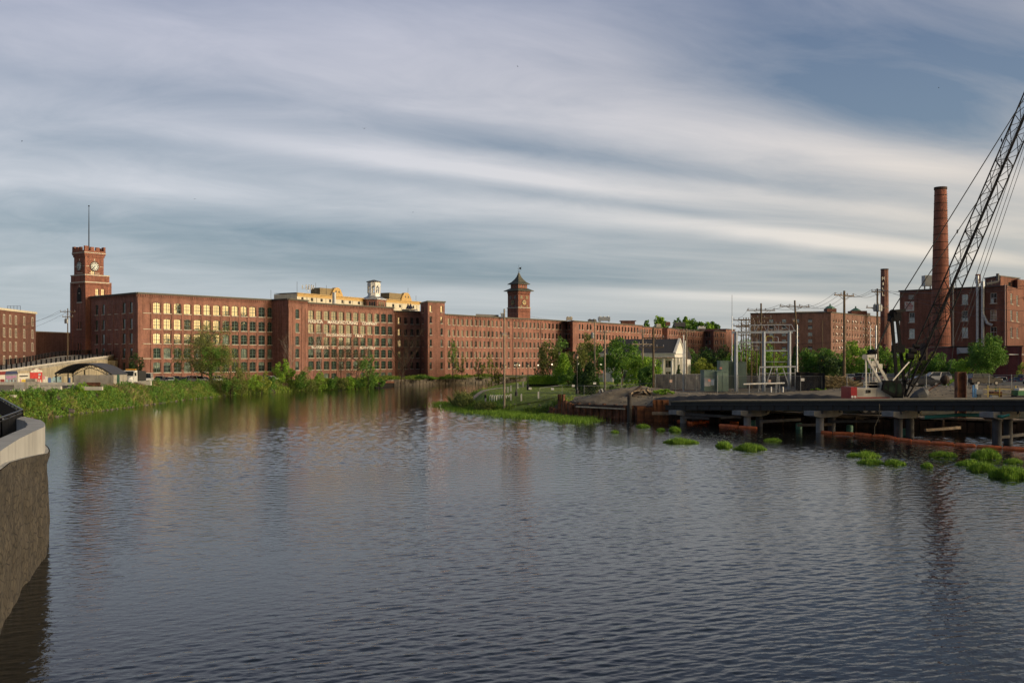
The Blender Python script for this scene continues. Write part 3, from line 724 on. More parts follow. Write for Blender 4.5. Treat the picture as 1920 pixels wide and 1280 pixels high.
# AC cluster near the stair tower
# ---- cupola
CP = xy(701, 318)
cup = empty('roof_cupola', (CP.x, CP.y, 22.5), 'white octagonal lantern cupola on a brick base above the mill roof', 'cupola')
k = MB(); k.lathe((0, 0, 0), [(4.1, 0), (4.1, 4.0)], 8, rot=R(22.5)); k.build('brick_base', BR, cup, local=True)
for a in range(8):
    an_ = R(45 * a); h_ = MB(); c_ = Vector((math.cos(an_), math.sin(an_), 0)) * 3.78
    for dx_ in (-.75, 0, .75):
        tt = Vector((-math.sin(an_), math.cos(an_), 0))
        h_.extr([(-.25, 0), (.25, 0), (.25, 1.3), (.12, 1.6), (-.12, 1.6), (-.25, 1.3)], c_ + tt * dx_ + Vector((0, 0, 1.7)), tt, (0, 0, 1), c_.normalized() * .06)
    h_.build('arched_window', G_LOW, cup, local=True)
k = MB(); k.lathe((0, 0, 0), [(4.6, 4.0), (4.6, 4.15), (2.2, 5.1), (2.2, 5.3)], 8, rot=R(22.5)); k.build('skirt_roof', GALV, cup, local=True)
k = MB(); k.lathe((0, 0, 5.3), [(1.95, 0), (1.95, .75), (2.02, .75), (2.02, .9)], 8, rot=R(22.5)); k.lathe((0, 0, 5.3), [(2.0, 3.9), (2.0, 4.4)], 8, rot=R(22.5)); k.build('band', WHITEP, cup, local=True)
for a in range(8):
    an_ = R(45 * a + 22.5); q = MB(); c_ = (math.cos(an_) * 1.9, math.sin(an_) * 1.9, 7.75); q.box(c_, (.42, .42, 3.3), rz=an_); q.build('column', WHITEP, cup, local=True)
    am = R(45 * a + 45); tt = Vector((-math.sin(am), math.cos(am), 0)); c2 = Vector((math.cos(am), math.sin(am), 0)) * 1.78; q = MB()
    # arched screen between the columns
    q.extr([(-.6, 2.6), (-.42, 2.6), (-.3, 3.0), (0, 3.25), (.3, 3.0), (.42, 2.6), (.6, 2.6), (.6, 4.0), (-.6, 4.0)], c2 + Vector((0, 0, 5.3)), tt, (0, 0, 1), c2.normalized() * .12)
    q.box(c2 + Vector((0, 0, 7.35)), (.12, 1.2, .14), rz=am); q.box(c2 + Vector((0, 0, 6.9)), (.10, .10, 2.2), rz=am)
    q.build('arched_screen', WHITEP, cup, local=True)
k = MB(); k.lathe((0, 0, 9.7), [(2.5, 0), (2.5, .16), (.1, .75)], 8, rot=R(22.5)); k.build('cap_roof', SLATE, cup, local=True)

# ---- link block and stair tower
C0 = xy(738.6, 314); C1 = xy(789, 318)
link = empty('mill_building', (C0.x, C0.y, 1.5), 'lower brick link block with narrow windows left of the stair tower', 'mill')
mb = MB(); rowsC = [(4.6, 2.1), (8.05, 2.1), (11.6, 2.1), (15.1, 2.1), (18.75, 2.1)]
lk = [v / 5.334 + 530 for v in (1167, 1229, 1292, 1349)]
facade(mb, link, C0, C1, 1.2, 22.9, [(s_px(C0, C1, x), .98) for x in lk], [(2.0, .7)] + rowsC, 'sash', DARKF, .15, .25, lambda c, r: G_DARK if r > 3 else rg.choice((G_DARK, G_GREEN)))
bk = perp(C0, C1, 12); body(mb, [C1, C1 + bk, C0 + bk, C0], 1.2, 22.9); mb.build('wall', BR2, link, fixn=False); flatroof([C0, C1, C1 + bk, C0 + bk], 22.7, link); cornice(0, C0, C1, 22.9, parent=link)
T0 = xy(788.5, 317); T1 = xy(802.2, 306); T2 = xy(834, 310)
stair = empty('stair_tower', (T1.x, T1.y, 1.5), 'square brick stair tower with a flat dark cap rising above the mill roofs', 'stair tower')
mb = MB(); rT = rowsC + [(22.2, 2.0)]
facade(mb, stair, T0, T1, 1.2, 25.4, [(s_px(T0, T1, 793.3), 1.2)], rT, 'sash', DARKF, .3, .28, lambda c, r: G_LOW)
facade(mb, stair, T1, T2, 1.2, 25.4, [(s_px(T1, T2, 807.6), .75), (s_px(T1, T2, 828), .75)], rT, 'sash', DARKF, .1, .22, lambda c, r: G_DARK if r > 3 else G_BLIND if (c + r) % 3 == 0 else G_GREEN)
T3 = T2 + (T0 - T1); body(mb, [T2, T3, T0], 1.2, 25.4); mb.build('wall', BR, stair, fixn=False)
k = MB(); cc = (T0 + T2) / 2
def grow(P, f=.35): return [Vector(p) + (Vector(p) - cc).normalized() * f for p in P]
k.prism(grow([T0, T1, T2, T3], .55), 25.4, 25.6); k.prism(grow([T0, T1, T2, T3], .3), 25.1, 25.4); k.build('cap_roof', CORN, stair)
# ---- mill C (long, behind the stair tower)
D0_, D1_ = xy(834.5, 321), xy(1060, 378)
millC = empty('mill_building', (D0_.x, D0_.y, 1.5), 'long brick mill wing with many narrow windows below the pyramid roofed clock tower', 'mill')
mb = MB(); zc = 22.2
cw = [v / 4.266 + 820 for v in (93, 130, 165, 201, 237, 272, 307, 341, 375, 408, 441, 474, 507, 570, 617, 649, 682, 713, 744, 774, 805, 835, 865, 895, 925, 955, 984)]
colsC = [(s_px(D0_, D1_, x), 1.12) for x in cw]
pl_ = [(s_px(D0_, D1_, v / 4.266 + 820), .45) for v in (62, 147, 287, 420, 540, 605, 728, 828, 910, 1002)]
facade(mb, millC, D0_, D1_, .6, zc, colsC, [(2.0, .9)] + rowsC, 'sash', DARKF, .15, .25, lambda c, r: G_DARK if r == 5 else rg.choice((G_DARK, G_DARK, G_GREEN, G_LOW)), pil=pl_, skip=lambda c, r: r == 0 and c % 4 != 0)
E0 = xy(1074, 371)
bk = perp(D0_, D1_, 14); body(mb, [E0 + (0 * bk), E0], .6, zc)
body(mb, [D1_, D1_ + bk, D0_ + bk, D0_], .6, zc); mb.build('wall', BR2, millC, fixn=False); flatroof([D0_, D1_, D1_ + bk, D0_ + bk], zc - .2, millC); cornice(0, D0_, D1_, zc, parent=millC, sp=.9, wallm=BR2)
# ---- mill D, E (farther wings)
def far_mill(P0, P1, z0, zt, pxl, rows, label, wm=BR2, side=None, w=1.15, sidecols=()):
    e = empty('mill_building', (P0.x, P0.y, 1.5), label, 'mill'); mb = MB()
    facade(mb, e, P0, P1, z0, zt, [(s_px(P0, P1, x), w) for x in pxl], rows, 'plain', DARKF, .12, .22, lambda c, r: G_DARK if r == len(rows) - 1 else rg.choice((G_DARK, G_GREEN, G_LOW)), skip=lambda c, r: False)
    if side is not None:
        facade(mb, e, side, P0, z0, zt, [(s_px(side, P0, x), 1.8) for x in sidecols] or [(1, .5)], rows, 'plain', DARKF, .12, .22, lambda c, r: G_LOW, skip=(lambda c, r: not sidecols)); 
    bk = perp(P0, P1, 14); body(mb, [P1, P1 + bk, (side if side is not None else P0) + bk, side if side is not None else P0], z0, zt)
    mb.build('wall', wm, e, fixn=False); flatroof([P0, P1, P1 + bk, (side if side is not None else P0) + bk], zt - .2, e); cornice(0, P0, P1, zt, parent=e, dent=False)
    return e
rr = rowsC[1:]
dp = [v / 5.334 + 1100 for v in (-70, -42, 8, 40, 107, 138, 170, 201, 232, 264, 296, 326, 358, 389, 419, 450, 480, 510)]
far_mill(E0, xy(1205, 426), 2, 22.0, dp, rr, 'brick mill wing behind the white columned house, lit upper windows in a row', side=xy(1058, 381), sidecols=(1062, 1068))
e1 = [v / 5.334 + 1100 for v in range(580, 800, 26)]
far_mill(xy(1205.5, 440), xy(1252, 466), 2, 22.0, e1, rr, 'short darker brick mill section right of the white house roof')
e2 = [v / 5.334 + 1100 for v in range(830, 1165, 24)]
far_mill(xy(1251.5, 459), xy(1319.5, 513), 2, 22.0, e2, rr, 'distant brick mill section with many small windows above the park trees')
far_mill(xy(1338, 508), xy(1361, 522), 2, 22.0, [1341, 1345, 1352, 1357], rr, 'far end pavilion of the distant mill row', side=xy(1320, 518), sidecols=(1325, 1330))
far_mill(xy(1361.5, 530), xy(1378, 545), 2, 23.6, [1366], rr[:2], 'plain windowless brick block at the far right end of the mill row')
# roof gear
def roofgear(x, y0, y1, w, D, label, m=GALV, legs=True):
    z0 = EYE - (y1 - HY) / F * D; z1 = EYE - (y0 - HY) / F * D; b = MB(); X = PW(x, D); ww = w / F * D
    h = z1 - z0; b.box((0, 0, h * .62), (ww, 3, h * .72)); n_ = max(2, int(ww / 1.4))
    for i in range(n_): b.lathe((-ww / 2 + (i + .5) * ww / n_, 0, h * .98), [(.45, 0), (.45, .25)], 8)
    for sx2 in (-1, 1):
        for sy2 in (-1, 1): b.box((sx2 * ww * .42, sy2 * 1.2, h * .13), (.2, .2, h * .26))
    for i in range(5): b.box((0, -1.53, h * (.32 + .13 * i)), (ww * .96, .06, h * .04))
    o = b.build('rooftop_cooler', m, None, local=True); o.location = (X, D, z0); tag(o, label, 'air conditioner')
roofgear(1132.5, 594, 604, 22, 400, 'wide grey cooling unit on stilts above the mill roof'); roofgear(1274, 604.5, 615, 20, 480, 'dark louvred cooling unit on the distant mill roof', SLATE)
roofgear(1067.5, 594.5, 602, 11, 380, 'small tan rooftop unit beside the recess in the mill roof', STONE); roofgear(1234, 608, 615, 9, 465, 'small pale rooftop box near the distant green trees', STONE)
roofgear(942, 588, 598, 6, 345, 'little grey vent box left of the pyramid roofed clock tower'); roofgear(1315, 612, 618, 14, 520, 'white rooftop tank unit at the end of the distant mill', WHITEP)
roofgear(1110, 599, 604, 15, 395, 'low dark rooftop unit left of the wide grey cooling unit', SLATE); roofgear(1252, 604, 612, 8, 470, 'brick coloured vent stack on the distant mill roof', BRD)
b = MB(); b.prism([xy(892, 338), xy(935, 346), xy(935, 352), xy(892, 346)], 22, 22.95); tag(b.build('rooftop_duct', SLATE, None), 'long low dark duct box on the roof of the long mill wing', 'duct')
b = MB(); c_ = xy(1177, 425); b.box((c_.x, c_.y, 22.7), (5.6, 5, 1.9)); b.box((c_.x, c_.y, 23.75), (6.6, 6, .3)); tag(b.build('roof_hatch_house', BRD, None), 'small brick roof house with a flat overhanging cap on the mill', 'roof house')
c_ = xy(768, 327); hc = MB(); hc.box((0, 0, 1.2), (5.5, 2, .12)); hc.box((0, .6, .6), (5.3, .8, 1.2)); hc.lathe((-2.2, -.6, 0), [(.5, 0), (.5, .6), (.05, 1)], 8); hc.lathe((.2, -.6, 0), [(.5, 0), (.5, .6), (.05, 1)], 8); hc.lathe((1.9, -.6, 0), [(.45, 0), (.45, .7), (.05, 1.1)], 8)
o = hc.build('rooftop_terrace_shelter', WHITEP, None, local=True); o.location = (c_.x, c_.y, 22.7); tag(o, 'white terrace furniture and shelter on the link block roof', 'shelter')
# furled dark umbrellas on that terrace
for i, x_ in enumerate((765, 770)):
    u = MB(); u.lathe((0, 0, 0), [(.04, 0), (.04, 1.2), (.75, 1.2), (.05, 3.0)], 8); o = u.build('parasol', mat('navy_canvas', (.03, .03, .06), .9), None, local=True); o.location = (PW(x_, 325), 325, 22.8)
    tag(o, 'dark folded parasol on the link block roof terrace, ' + ('left' if i == 0 else 'right') + ' one of two', 'parasol', 'parasols on the roof terrace')

# ---- clocks
def clock(parent, p, n, r, white, label=None):
    "round tower clock on a wall: ring, dial, numerals, two hands"
    n = Vector(n).normalized(); tt = Vector((-n.y, n.x, 0)); rot = Matrix((tt, Vector((0, 0, 1)), n)).transposed().to_euler()
    c = empty('clock', Vector(p) - parent.location); c.parent = parent; c.rotation_euler = rot
    def disc(r0, z0, z1, m, name): b = MB(); b.lathe((0, 0, 0), [(r0, z0), (r0, z1)], 28); return b.build(name, m, c, local=True)
    DK = mat('clock_black', (.015, .015, .017), .5); GO = mat('clock_gold', (.55, .40, .14), .4, metal=.4) if white == 0 else mat('clock_white', (.78, .78, .72), .5)
    disc(r, 0, .10, mat('clock_ring_iron', (.05, .04, .035), .6), 'rim'); disc(r * .90, .10, .13, DK, 'dial')
    if white == 1: disc(r * .52, .13, .15, mat('clock_pale_centre', (.50, .58, .58), .5), 'centre')
    nb = MB()
    for i in range(12):
        a = R(30 * i); d = Vector((math.sin(a), math.cos(a), 0)); nb.bar(d * r * .58 + Vector((0, 0, .16)), d * r * .83 + Vector((0, 0, .16)), r * .15, .03)
    o = nb.build('numerals', GO, c, local=True)
    for a, L_, w in ((R(228), .5, .11), (R(216), .80, .08)):
        h = MB(); d = Vector((math.sin(a), math.cos(a), 0)); h.bar(-d * r * .15 + Vector((0, 0, .2)), d * r * L_ + Vector((0, 0, .2)), r * w, .03); h.build('hand', DK if white == 1 else GO, c, local=True)
    return c
# ---- clock tower 1 (battlements)
th = R(53.7); u1 = Vector((math.cos(th), math.sin(th))); v1 = Vector((-math.sin(th), math.cos(th)))
K0 = xy(159.5, 264)
tw = empty('clock_tower', (K0.x, K0.y, 1.5), 'square brick clock tower with battlements and pale stone bands at the left mill end', 'clock tower')
def sq(c, e, w): c = c - u1 * e - v1 * e; w = w + 2 * e; return [c, c + u1 * w, c + u1 * w + v1 * w, c + v1 * w]
wt = 5.35; wl = 6.3
lowc = K0 - u1 * .15 - v1 * .55
def towfac(mb, c, w, z0, z1, cr, rr_, cl, rl, mats=BRT):
    A = c + v1 * w; facade(mb, tw, A, c, z0, z1, cl, rl, 'sash', DARKF, .12, .3, lambda a, b: G_LOW, sillm=STONE); facade(mb, tw, c, c + u1 * w, z0, z1, cr, rr_, 'sash', DARKF, .02, .3, lambda a, b: G_DARK, sillm=STONE, skip=(lambda a, b: False))
    body(mb, [c + u1 * w, c + u1 * w + v1 * w, A], z0, z1)
mb = MB()
facade(mb, tw, lowc + v1 * wl, lowc, 1.2, 28.4, [(wl * .42, .62), (wl * .62, .62)], [(4.0, 1.8), (10.1, 1.9), (15.7, 2.0)], 'sash', DARKF, .12, .3, lambda a, b: G_LOW)
facade(mb, tw, lowc, lowc + u1 * wl, 1.2, 28.4, [(wl * .52, .95), (wl * .78, .95)], [(24.8, 1.7)], 'sash', DARKF, .02, .3, lambda a, b: G_DARK)
body(mb, [lowc + u1 * wl, lowc + u1 * wl + v1 * wl, lowc + v1 * wl], 1.2, 28.4)
# corner buttresses
for q in (lowc, lowc + u1 * wl, lowc + v1 * wl): mb.prism([q - u1 * .12 - v1 * .12, q + u1 * (1.1 if q is not lowc + u1 * wl else 1) - v1 * .12, q + u1 * 1.1 + v1 * 1.1, q - u1 * .12 + v1 * 1.1], 1.2, 28.3)
mb.prism(sq(lowc, .02, wl), 28.4, 28.45)
mb.build('lower_shaft', BRT, tw, fixn=False)
k = MB(); k.prism(sq(lowc, .34, wl), 27.6, 29.9); k.build('parapet_band', BRT, tw)
for z_ in (28.0, 29.9):
    k = MB(); k.prism(sq(lowc, .44, wl), z_, z_ + .28); k.build('stone_band', STONE, tw)
up = K0; mb = MB()
facade(mb, tw, up, up + u1 * wt, 30.18, 35.4, [(wt * .42, 1.15)], [(30.3, 1.5)], 'sash', DARKF, .02, .25, lambda a, b: G_DARK, sillm=None)
facade(mb, tw, up + v1 * wt, up, 30.18, 35.4, [(wt * .5, .1)], [(31, .1)], skip=lambda a, b: True)
body(mb, [up + u1 * wt, up + u1 * wt + v1 * wt, up + v1 * wt], 30.18, 35.4); mb.build('upper_shaft', BRT, tw, fixn=False)
k = MB(); k.prism(sq(up, .18, wt), 34.9, 35.45); k.prism(sq(up, .36, wt), 35.45, 35.9); k.build('corbel_course', BRT, tw)
k = MB(); k.prism(sq(up, .46, wt), 35.9, 36.12); k.build('stone_band', STONE, tw)
k = MB(); k.prism(sq(up, .36, wt), 36.12, 36.6); k.build('parapet', BRT, tw)
S = sq(up, .36, wt); Wd = (S[1] - S[0]).length
for i in range(4):
    a, b = S[i], S[(i + 1) % 4]; d = (b - a).normalized(); nn = Vector((-d.y, d.x))
    for j, (q, hh) in enumerate(((.10, 1.15), (.37, .95), (.63, .95), (.90, 1.15))):
        if j == 3: continue
        k = MB(); c = a + d * Wd * q + nn * .25; w_ = 1.05 if j else 1.1
        k.prism([c - d * w_ / 2 - nn * .25, c + d * w_ / 2 - nn * .25, c + d * w_ / 2 + nn * .25, c - d * w_ / 2 + nn * .25], 36.6, 36.6 + hh); k.build('merlon', BRT, tw)
cen = up + (u1 + v1) * wt / 2
fp = MB(); fp.lathe((cen.x, cen.y, 36), [(.16, 0), (.14, 6), (.07, 12.6)], 8); f_ = fp.build('flagpole', BLACK, None); tag(f_, 'tall bare flagpole rising from the battlemented clock tower', 'flagpole')
k = MB(); k.lathe((cen.x, cen.y, 48.6), [(.02, 0), (.22, .15), (.22, .3), (.02, .45)], 8); k.build('finial', BLACK, f_)
zc_ = 8 + (671 - 497.5) / F * 263
clock(tw, Vector((*(up + u1 * wt * .5), zc_)) - Vector((v1.x, v1.y, 0)) * .02, (-v1.x, -v1.y, 0), 1.32, 1)
clock(tw, Vector((*(up + v1 * wt * .5), zc_)) - Vector((u1.x, u1.y, 0)) * .02, (-u1.x, -u1.y, 0), 1.32, 1)
for (c0, dv) in ((up + u1 * wt * .5, v1), (up + v1 * wt * .5, u1)):
    td = u1 if dv is v1 else v1
    for (dz, w_, h_, sh) in ((1.75, .3, .55, 0), (-1.8, 2.9, .16, 0), (0, .8, .14, 1.95), (0, .8, .14, -1.95)):
        k = MB(); c = c0 - dv * .05 + td * sh; k.prism([c - td * w_ / 2, c + td * w_ / 2, c + td * w_ / 2 + dv * .08, c - td * w_ / 2 + dv * .08], zc_ + dz - h_ / 2, zc_ + dz + h_ / 2); k.build('stone_trim', STONE, tw)
# arched belfry window of the left face, and stone over it
def arched(parent, c, td, dv, z, w_, h_, m=G_LOW, name='arched_window'):
    b = MB(); pts = [(-w_ / 2, 0), (w_ / 2, 0), (w_ / 2, h_ - w_ / 2)] + [(w_ / 2 * math.cos(R(a)), h_ - w_ / 2 + w_ / 2 * math.sin(R(a))) for a in (30, 60, 90, 120, 150)] + [(-w_ / 2, h_ - w_ / 2)]
    b.extr(pts, (c.x, c.y, z), (td.x, td.y, 0), (0, 0, 1), (-dv.x * .05, -dv.y * .05, 0)); return b.build(name, m, parent)
cL = lowc + v1 * wl * .48
arched(tw, cL - u1 * .02, v1, u1, 22.9, 2.0, 3.9, mat('belfry_opening', (.02, .018, .016), .9)); 
for (dz, w_, h_) in ((-.12, 2.6, .24), (2.35, .55, .22), (4.35, .3, .6)):
    k = MB(); c = cL - u1 * .08; k.prism([c - v1 * w_ / 2, c + v1 * w_ / 2, c + v1 * w_ / 2 + u1 * .1, c - v1 * w_ / 2 + u1 * .1], 22.9 + dz - h_ / 2, 22.9 + dz + h_ / 2); k.build('stone_trim', STONE, tw)
k = MB(); c = lowc + u1 * wl * .62 - v1 * .08; k.prism([c - u1 * 1.75, c + u1 * 1.75, c + u1 * 1.75 + v1 * .1, c - u1 * 1.75 + v1 * .1], 22.9, 23.2); k.build('stone_trim', STONE, tw)
k = MB(); c = lowc + v1 * wl * .5 - u1 * .5; k.prism([c - v1 * 1.6, c + v1 * 1.6, c + v1 * 1.6 + u1 * .5, c - v1 * 1.6 + u1 * .5], 7.4, 8.2); k.build('balcony', BRD, tw)

# ---- clock tower 2 (pyramid roof)
D2c = 367; N0 = xy(971.5, D2c); a2 = R(41); u2 = Vector((math.cos(a2), math.sin(a2))); v2 = Vector((-math.sin(a2), math.cos(a2)))
w2 = 5.85
t2w = empty('clock_tower', (N0.x, N0.y, 20), 'slim brick clock tower with a flared pyramid roof topped by a weather vane', 'clock tower')
def sq2(e): c = N0 - u2 * e - v2 * e; w = w2 + 2 * e; return [c, c + u2 * w, c + u2 * w + v2 * w, c + v2 * w]
Z = lambda y: 8 + (671 - y) / F * D2c
k = MB(); k.prism(sq2(.10), 12, Z(577)); k.build('lower_shaft', BRT, t2w)
k = MB(); k.prism(sq2(.25), Z(577), Z(575.6)); k.build('stone_band', STONE, t2w)
k = MB(); k.prism(sq2(0), Z(575.6), Z(545)); k.prism(sq2(.15), Z(549), Z(545) - .01); k.build('upper_shaft', BRT, t2w)
for fd, td in ((v2, u2), (u2, v2)):
    d = MB()
    for zz in (Z(549) - .25, Z(583)):
        for i in range(12):
            c = N0 + td * w2 * (i + .5) / 12 - fd * (.08 if zz > 25 else .18); d.box((c.x, c.y, zz), (.2, .2, .5), rz=a2)
    o = d.build('brick_corbels', BRT, t2w, fixn=False); o['kind'] = 'stuff'
    for q in (.27, .73): arched(t2w, N0 + td * w2 * q - fd * .03, td, fd, Z(559.8), 1.1, 1.25, G_LOW, 'round_window')
    for q in (.25, .75): arched(t2w, N0 + td * w2 * q - fd * .03, td, fd, Z(575), .8, .7, G_LOW, 'small_window')
    c = N0 + td * w2 * .5 - fd * .02; cc2 = clock(t2w, Vector((c.x, c.y, Z(566.5))), (-fd.x, -fd.y, 0), 1.02, 0)
k = MB()
def frus(mb_, e0, z0, e1, z1):
    A = sq2(e0); B = sq2(e1); mb_.raw([(p.x, p.y, z0) for p in A] + [(p.x, p.y, z1) for p in B], [(0, 1, 5, 4), (1, 2, 6, 5), (2, 3, 7, 6), (3, 0, 4, 7), (4, 5, 6, 7), (3, 2, 1, 0)])
frus(k, 1.1, Z(545), 1.1, Z(544)); frus(k, 1.1, Z(544), -.6, Z(539.2)); k.build('lower_roof', mat('bronze_green_roof', (.075, .075, .055), .6, var=.3), t2w)
k = MB(); k.prism(sq2(-.75), Z(539.2), Z(532)); k.build('lantern', BRT, t2w)
for fd, td in ((v2, u2), (u2, v2)):
    for q in (.28, .5, .72):
        k = MB(); c = N0 + td * w2 * q + fd * .73; k.box((c.x, c.y, Z(535.6)), (.35, .06, .5), rz=a2 if td is u2 else a2 + R(90)); k.build('louvre', DARKF, t2w)
k = MB(); 
ys = [(532, .1), (531.2, .1), (527, -1.0), (522, -1.75), (517, -2.3), (512, -2.62), (509.5, -2.72)]
for (ya, ea), (yb, eb) in zip(ys, ys[1:]): frus(k, ea, Z(ya), eb, Z(yb))
k.build('pyramid_roof', mat('bronze_green_roof', (.075, .075, .055)), t2w)
cn = N0 + (u2 + v2) * w2 / 2; k = MB(); k.tube([(cn.x, cn.y, Z(511)), (cn.x, cn.y, Z(494))], [.07, .04], 6); k.bar((cn.x - .7, cn.y, Z(506.5)), (cn.x + .7, cn.y, Z(506.5)), .07); k.bar((cn.x - .7, cn.y, Z(501.5)), (cn.x + .7, cn.y, Z(501.5)), .07)
k.lathe((cn.x, cn.y, Z(509)), [(.02, 0), (.2, .2), (.02, .4)], 8); k.extr([(.15, -.25), (.95, -.45), (.8, 0), (1.0, .55), (.5, .35), (.15, .3)], (cn.x, cn.y, Z(501.3)), (1, 0, 0), (0, 0, 1), (0, .06, 0)); k.build('weather_vane', BLACK, t2w)
# ------------------------------------------------------------------ left side: warehouse, ramp, canopy, quay
h0, h1 = xy(-75, 212), xy(67, 254)
wh = empty('warehouse', (h1.x, h1.y, 1.5), 'plain brick warehouse at the far left with small stone framed windows and a cream cornice', 'warehouse')
mb = MB(); hz = 19.7
facade(mb, wh, h0, h1, 1.5, hz, [(s_px(h0, h1, x), .62) for x in (-60, -44, -30, -16, -4, 7.2, 18.7, 29.5, 45, 60.4)], [(3.1, 1.8), (6.5, 1.85), (9.8, 1.85), (13.05, 1.85), (16.2, 1.85)], 'sash', DARKF, .02, .2, lambda c, r: G_LOW)
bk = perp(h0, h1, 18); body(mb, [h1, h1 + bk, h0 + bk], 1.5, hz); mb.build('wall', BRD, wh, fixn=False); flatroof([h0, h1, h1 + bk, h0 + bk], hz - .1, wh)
k = MB(); t = (h1 - h0).normalized(); n_ = Vector((t.y, -t.x)); md = (h0 + h1) / 2; rz = math.atan2(t.y, t.x); L = (h1 - h0).length
k.box((md.x + n_.x * .1, md.y + n_.y * .1, hz - .25), (L + .3, .4, .5), rz=rz); k.build('cornice', CREAM, wh)
for px in (-60, -44, -30, -16, -4, 7.2, 18.7, 29.5, 45, 60.4):
    s = s_px(h0, h1, px); b_ = h0 + t * s + n_ * .03
    for zs in (3.1, 6.5, 9.8, 13.05, 16.2):
        q = MB(); q.box((b_.x, b_.y, zs + 1.98), (1.0, .1, .26), rz=rz); 
        for sg in (-1, 1): c = b_ + t * sg * .43; q.box((c.x, c.y, zs + .92), (.2, .1, 1.85), rz=rz)
        q.build('stone_surround', STONE, wh)
k = MB(); c = xy(26, 243)
for i in range(5): k.box((c.x - 1.6 + i * .8, c.y, hz + .5), (.06, .06, 1.0))
k.bar((c.x - 1.6, c.y, hz + 1), (c.x + 1.6, c.y, hz + 1), .06); k.bar((c.x - 1.6, c.y, hz + .6), (c.x + 1.6, c.y, hz + .6), .05); k.build('roof_railing', BLACK, wh)
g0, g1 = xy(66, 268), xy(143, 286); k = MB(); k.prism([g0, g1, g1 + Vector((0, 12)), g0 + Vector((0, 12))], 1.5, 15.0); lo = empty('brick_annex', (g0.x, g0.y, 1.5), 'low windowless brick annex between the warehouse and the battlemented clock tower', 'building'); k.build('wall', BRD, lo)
k = MB(); k.prism([g0 - Vector((.2, .3)), g1 - Vector((-.2, .3)), g1 + Vector((.2, 12.3)), g0 + Vector((-.2, 12.3))], 15.0, 15.25); k.build('coping', STONE, lo)

# ---- ramp
near = [(-90, 172, 4.7), (-40, 183, 5.1), (12, 195, 5.6), (58, 207, 6.2), (105, 220, 6.85), (148, 232, 7.45), (174, 242, 7.95), (200, 250, 8.35), (214, 256, 8.75)]
farr = [(-90, 190, 4.9), (-40, 203, 5.7), (12, 214, 6.5), (45, 222, 6.95), (67, 231, 7.5), (90, 240, 8.05), (112, 247, 8.5), (150, 262, 8.9), (218, 268, 9.0)]
NP = [Vector((PW(x, D), D, z)) for x, D, z in near]; FP = [Vector((PW(x, D), D, z)) for x, D, z in farr]
ramp = empty('road_ramp', (NP[0].x, NP[0].y, 2.5), 'curved concrete road ramp rising to the right with black railings and painted shopfronts below', 'ramp')
mb = MB(); m2 = MB()
for i in range(len(NP) - 1):
    mb.face([NP[i], NP[i + 1], FP[i + 1], FP[i]]); dz = Vector((0, 0, .7)); mb.face([NP[i] - dz, NP[i + 1] - dz, FP[i + 1] - dz, FP[i] - dz])
    mb.face([NP[i] - dz, NP[i + 1] - dz, NP[i + 1], NP[i]]); mb.face([FP[i] - dz, FP[i + 1] - dz, FP[i + 1], FP[i]])
mb.face([NP[-1], FP[-1], FP[-1] - Vector((0, 0, .7)), NP[-1] - Vector((0, 0, .7))])
mb.build('deck', CONC, ramp, fixn=False)
k = MB()
for i in range(len(NP) - 1): k.bar(NP[i] + Vector((0, -.12, .02)), NP[i + 1] + Vector((0, -.12, .02)), .42, .34)
k.build('kerb', CONCL, ramp)
WALLT = mat('board_marked_concrete', (.40, .35, .25), .9, var=.15, scale=.6, bump=.01, stain=.45)
WL = [p + Vector((.15, .45, 0)) for p in NP]
k = MB()
for i in range(7):
    k.extr([(0, 2.2), (1, 2.2), (1, WL[i + 1].z - .66), (0, WL[i].z - .66)], (WL[i].x, WL[i].y, 0), (WL[i + 1].x - WL[i].x, WL[i + 1].y - WL[i].y, 0), (0, 0, 1), (-.5, -.05, 0))
k.build('retaining_wall', WALLT, ramp)
for (i0, i1) in ((5, 6),):
    pass
# abutment under the high end: flaring bracket and pier
k = MB()
for px, D, w_ in ((204, 252, 3.0), (150, 240, 2.2)):
    c = Vector((PW(px, D), D)); k.prism([c + Vector(q) for q in ((-w_ / 2, 0), (w_ / 2, .3), (w_ / 2, 6), (-w_ / 2, 6))], 2, 7.4)
k.build('pier', WALLT, ramp)
k = MB(); i = 5
for a, b in ((5, 6), (6, 7), (7, 8)):
    A, B = NP[a], NP[b]; k.raw([A + Vector((.1, .1, -.6)), B + Vector((.1, .1, -.6)), B + Vector((-2.0, 3.0, -2.6)), A + Vector((-2.0, 3.0, -2.6)), A + Vector((.1, 4, -.6)), B + Vector((.1, 4, -.6))], [(0, 1, 2, 3), (3, 2, 5, 4), (0, 3, 4), (1, 5, 2)])
k.build('flared_bracket', WALLT, ramp, fixn=False)
def lerp_pts(P, step):
    out = []; 
    for a, b in zip(P, P[1:]):
        L = (b - a).length; n = max(1, int(round(L / step)))
        for i in range(n): out.append(a.lerp(b, i / n))
    out.append(P[-1]); return out
for P, st, dark in ((NP, 2.6, 0), (FP[2:], 2.2, 1)):
    Q = lerp_pts(P, st)
    for p in Q: k = MB(); k.box(p + Vector((0, 0, .6)), (.26, .22, 1.2)); k.build('railing_post', BLACK, ramp)
    for h in ((.55, .85, 1.12) if not dark else (.4, .6, .8, 1.0, 1.15)):
        k = MB()
        for a, b in zip(P, P[1:]): k.bar(a + Vector((0, 0, h)), b + Vector((0, 0, h)), .08, .09)
        k.build('rail', BLACK, ramp)
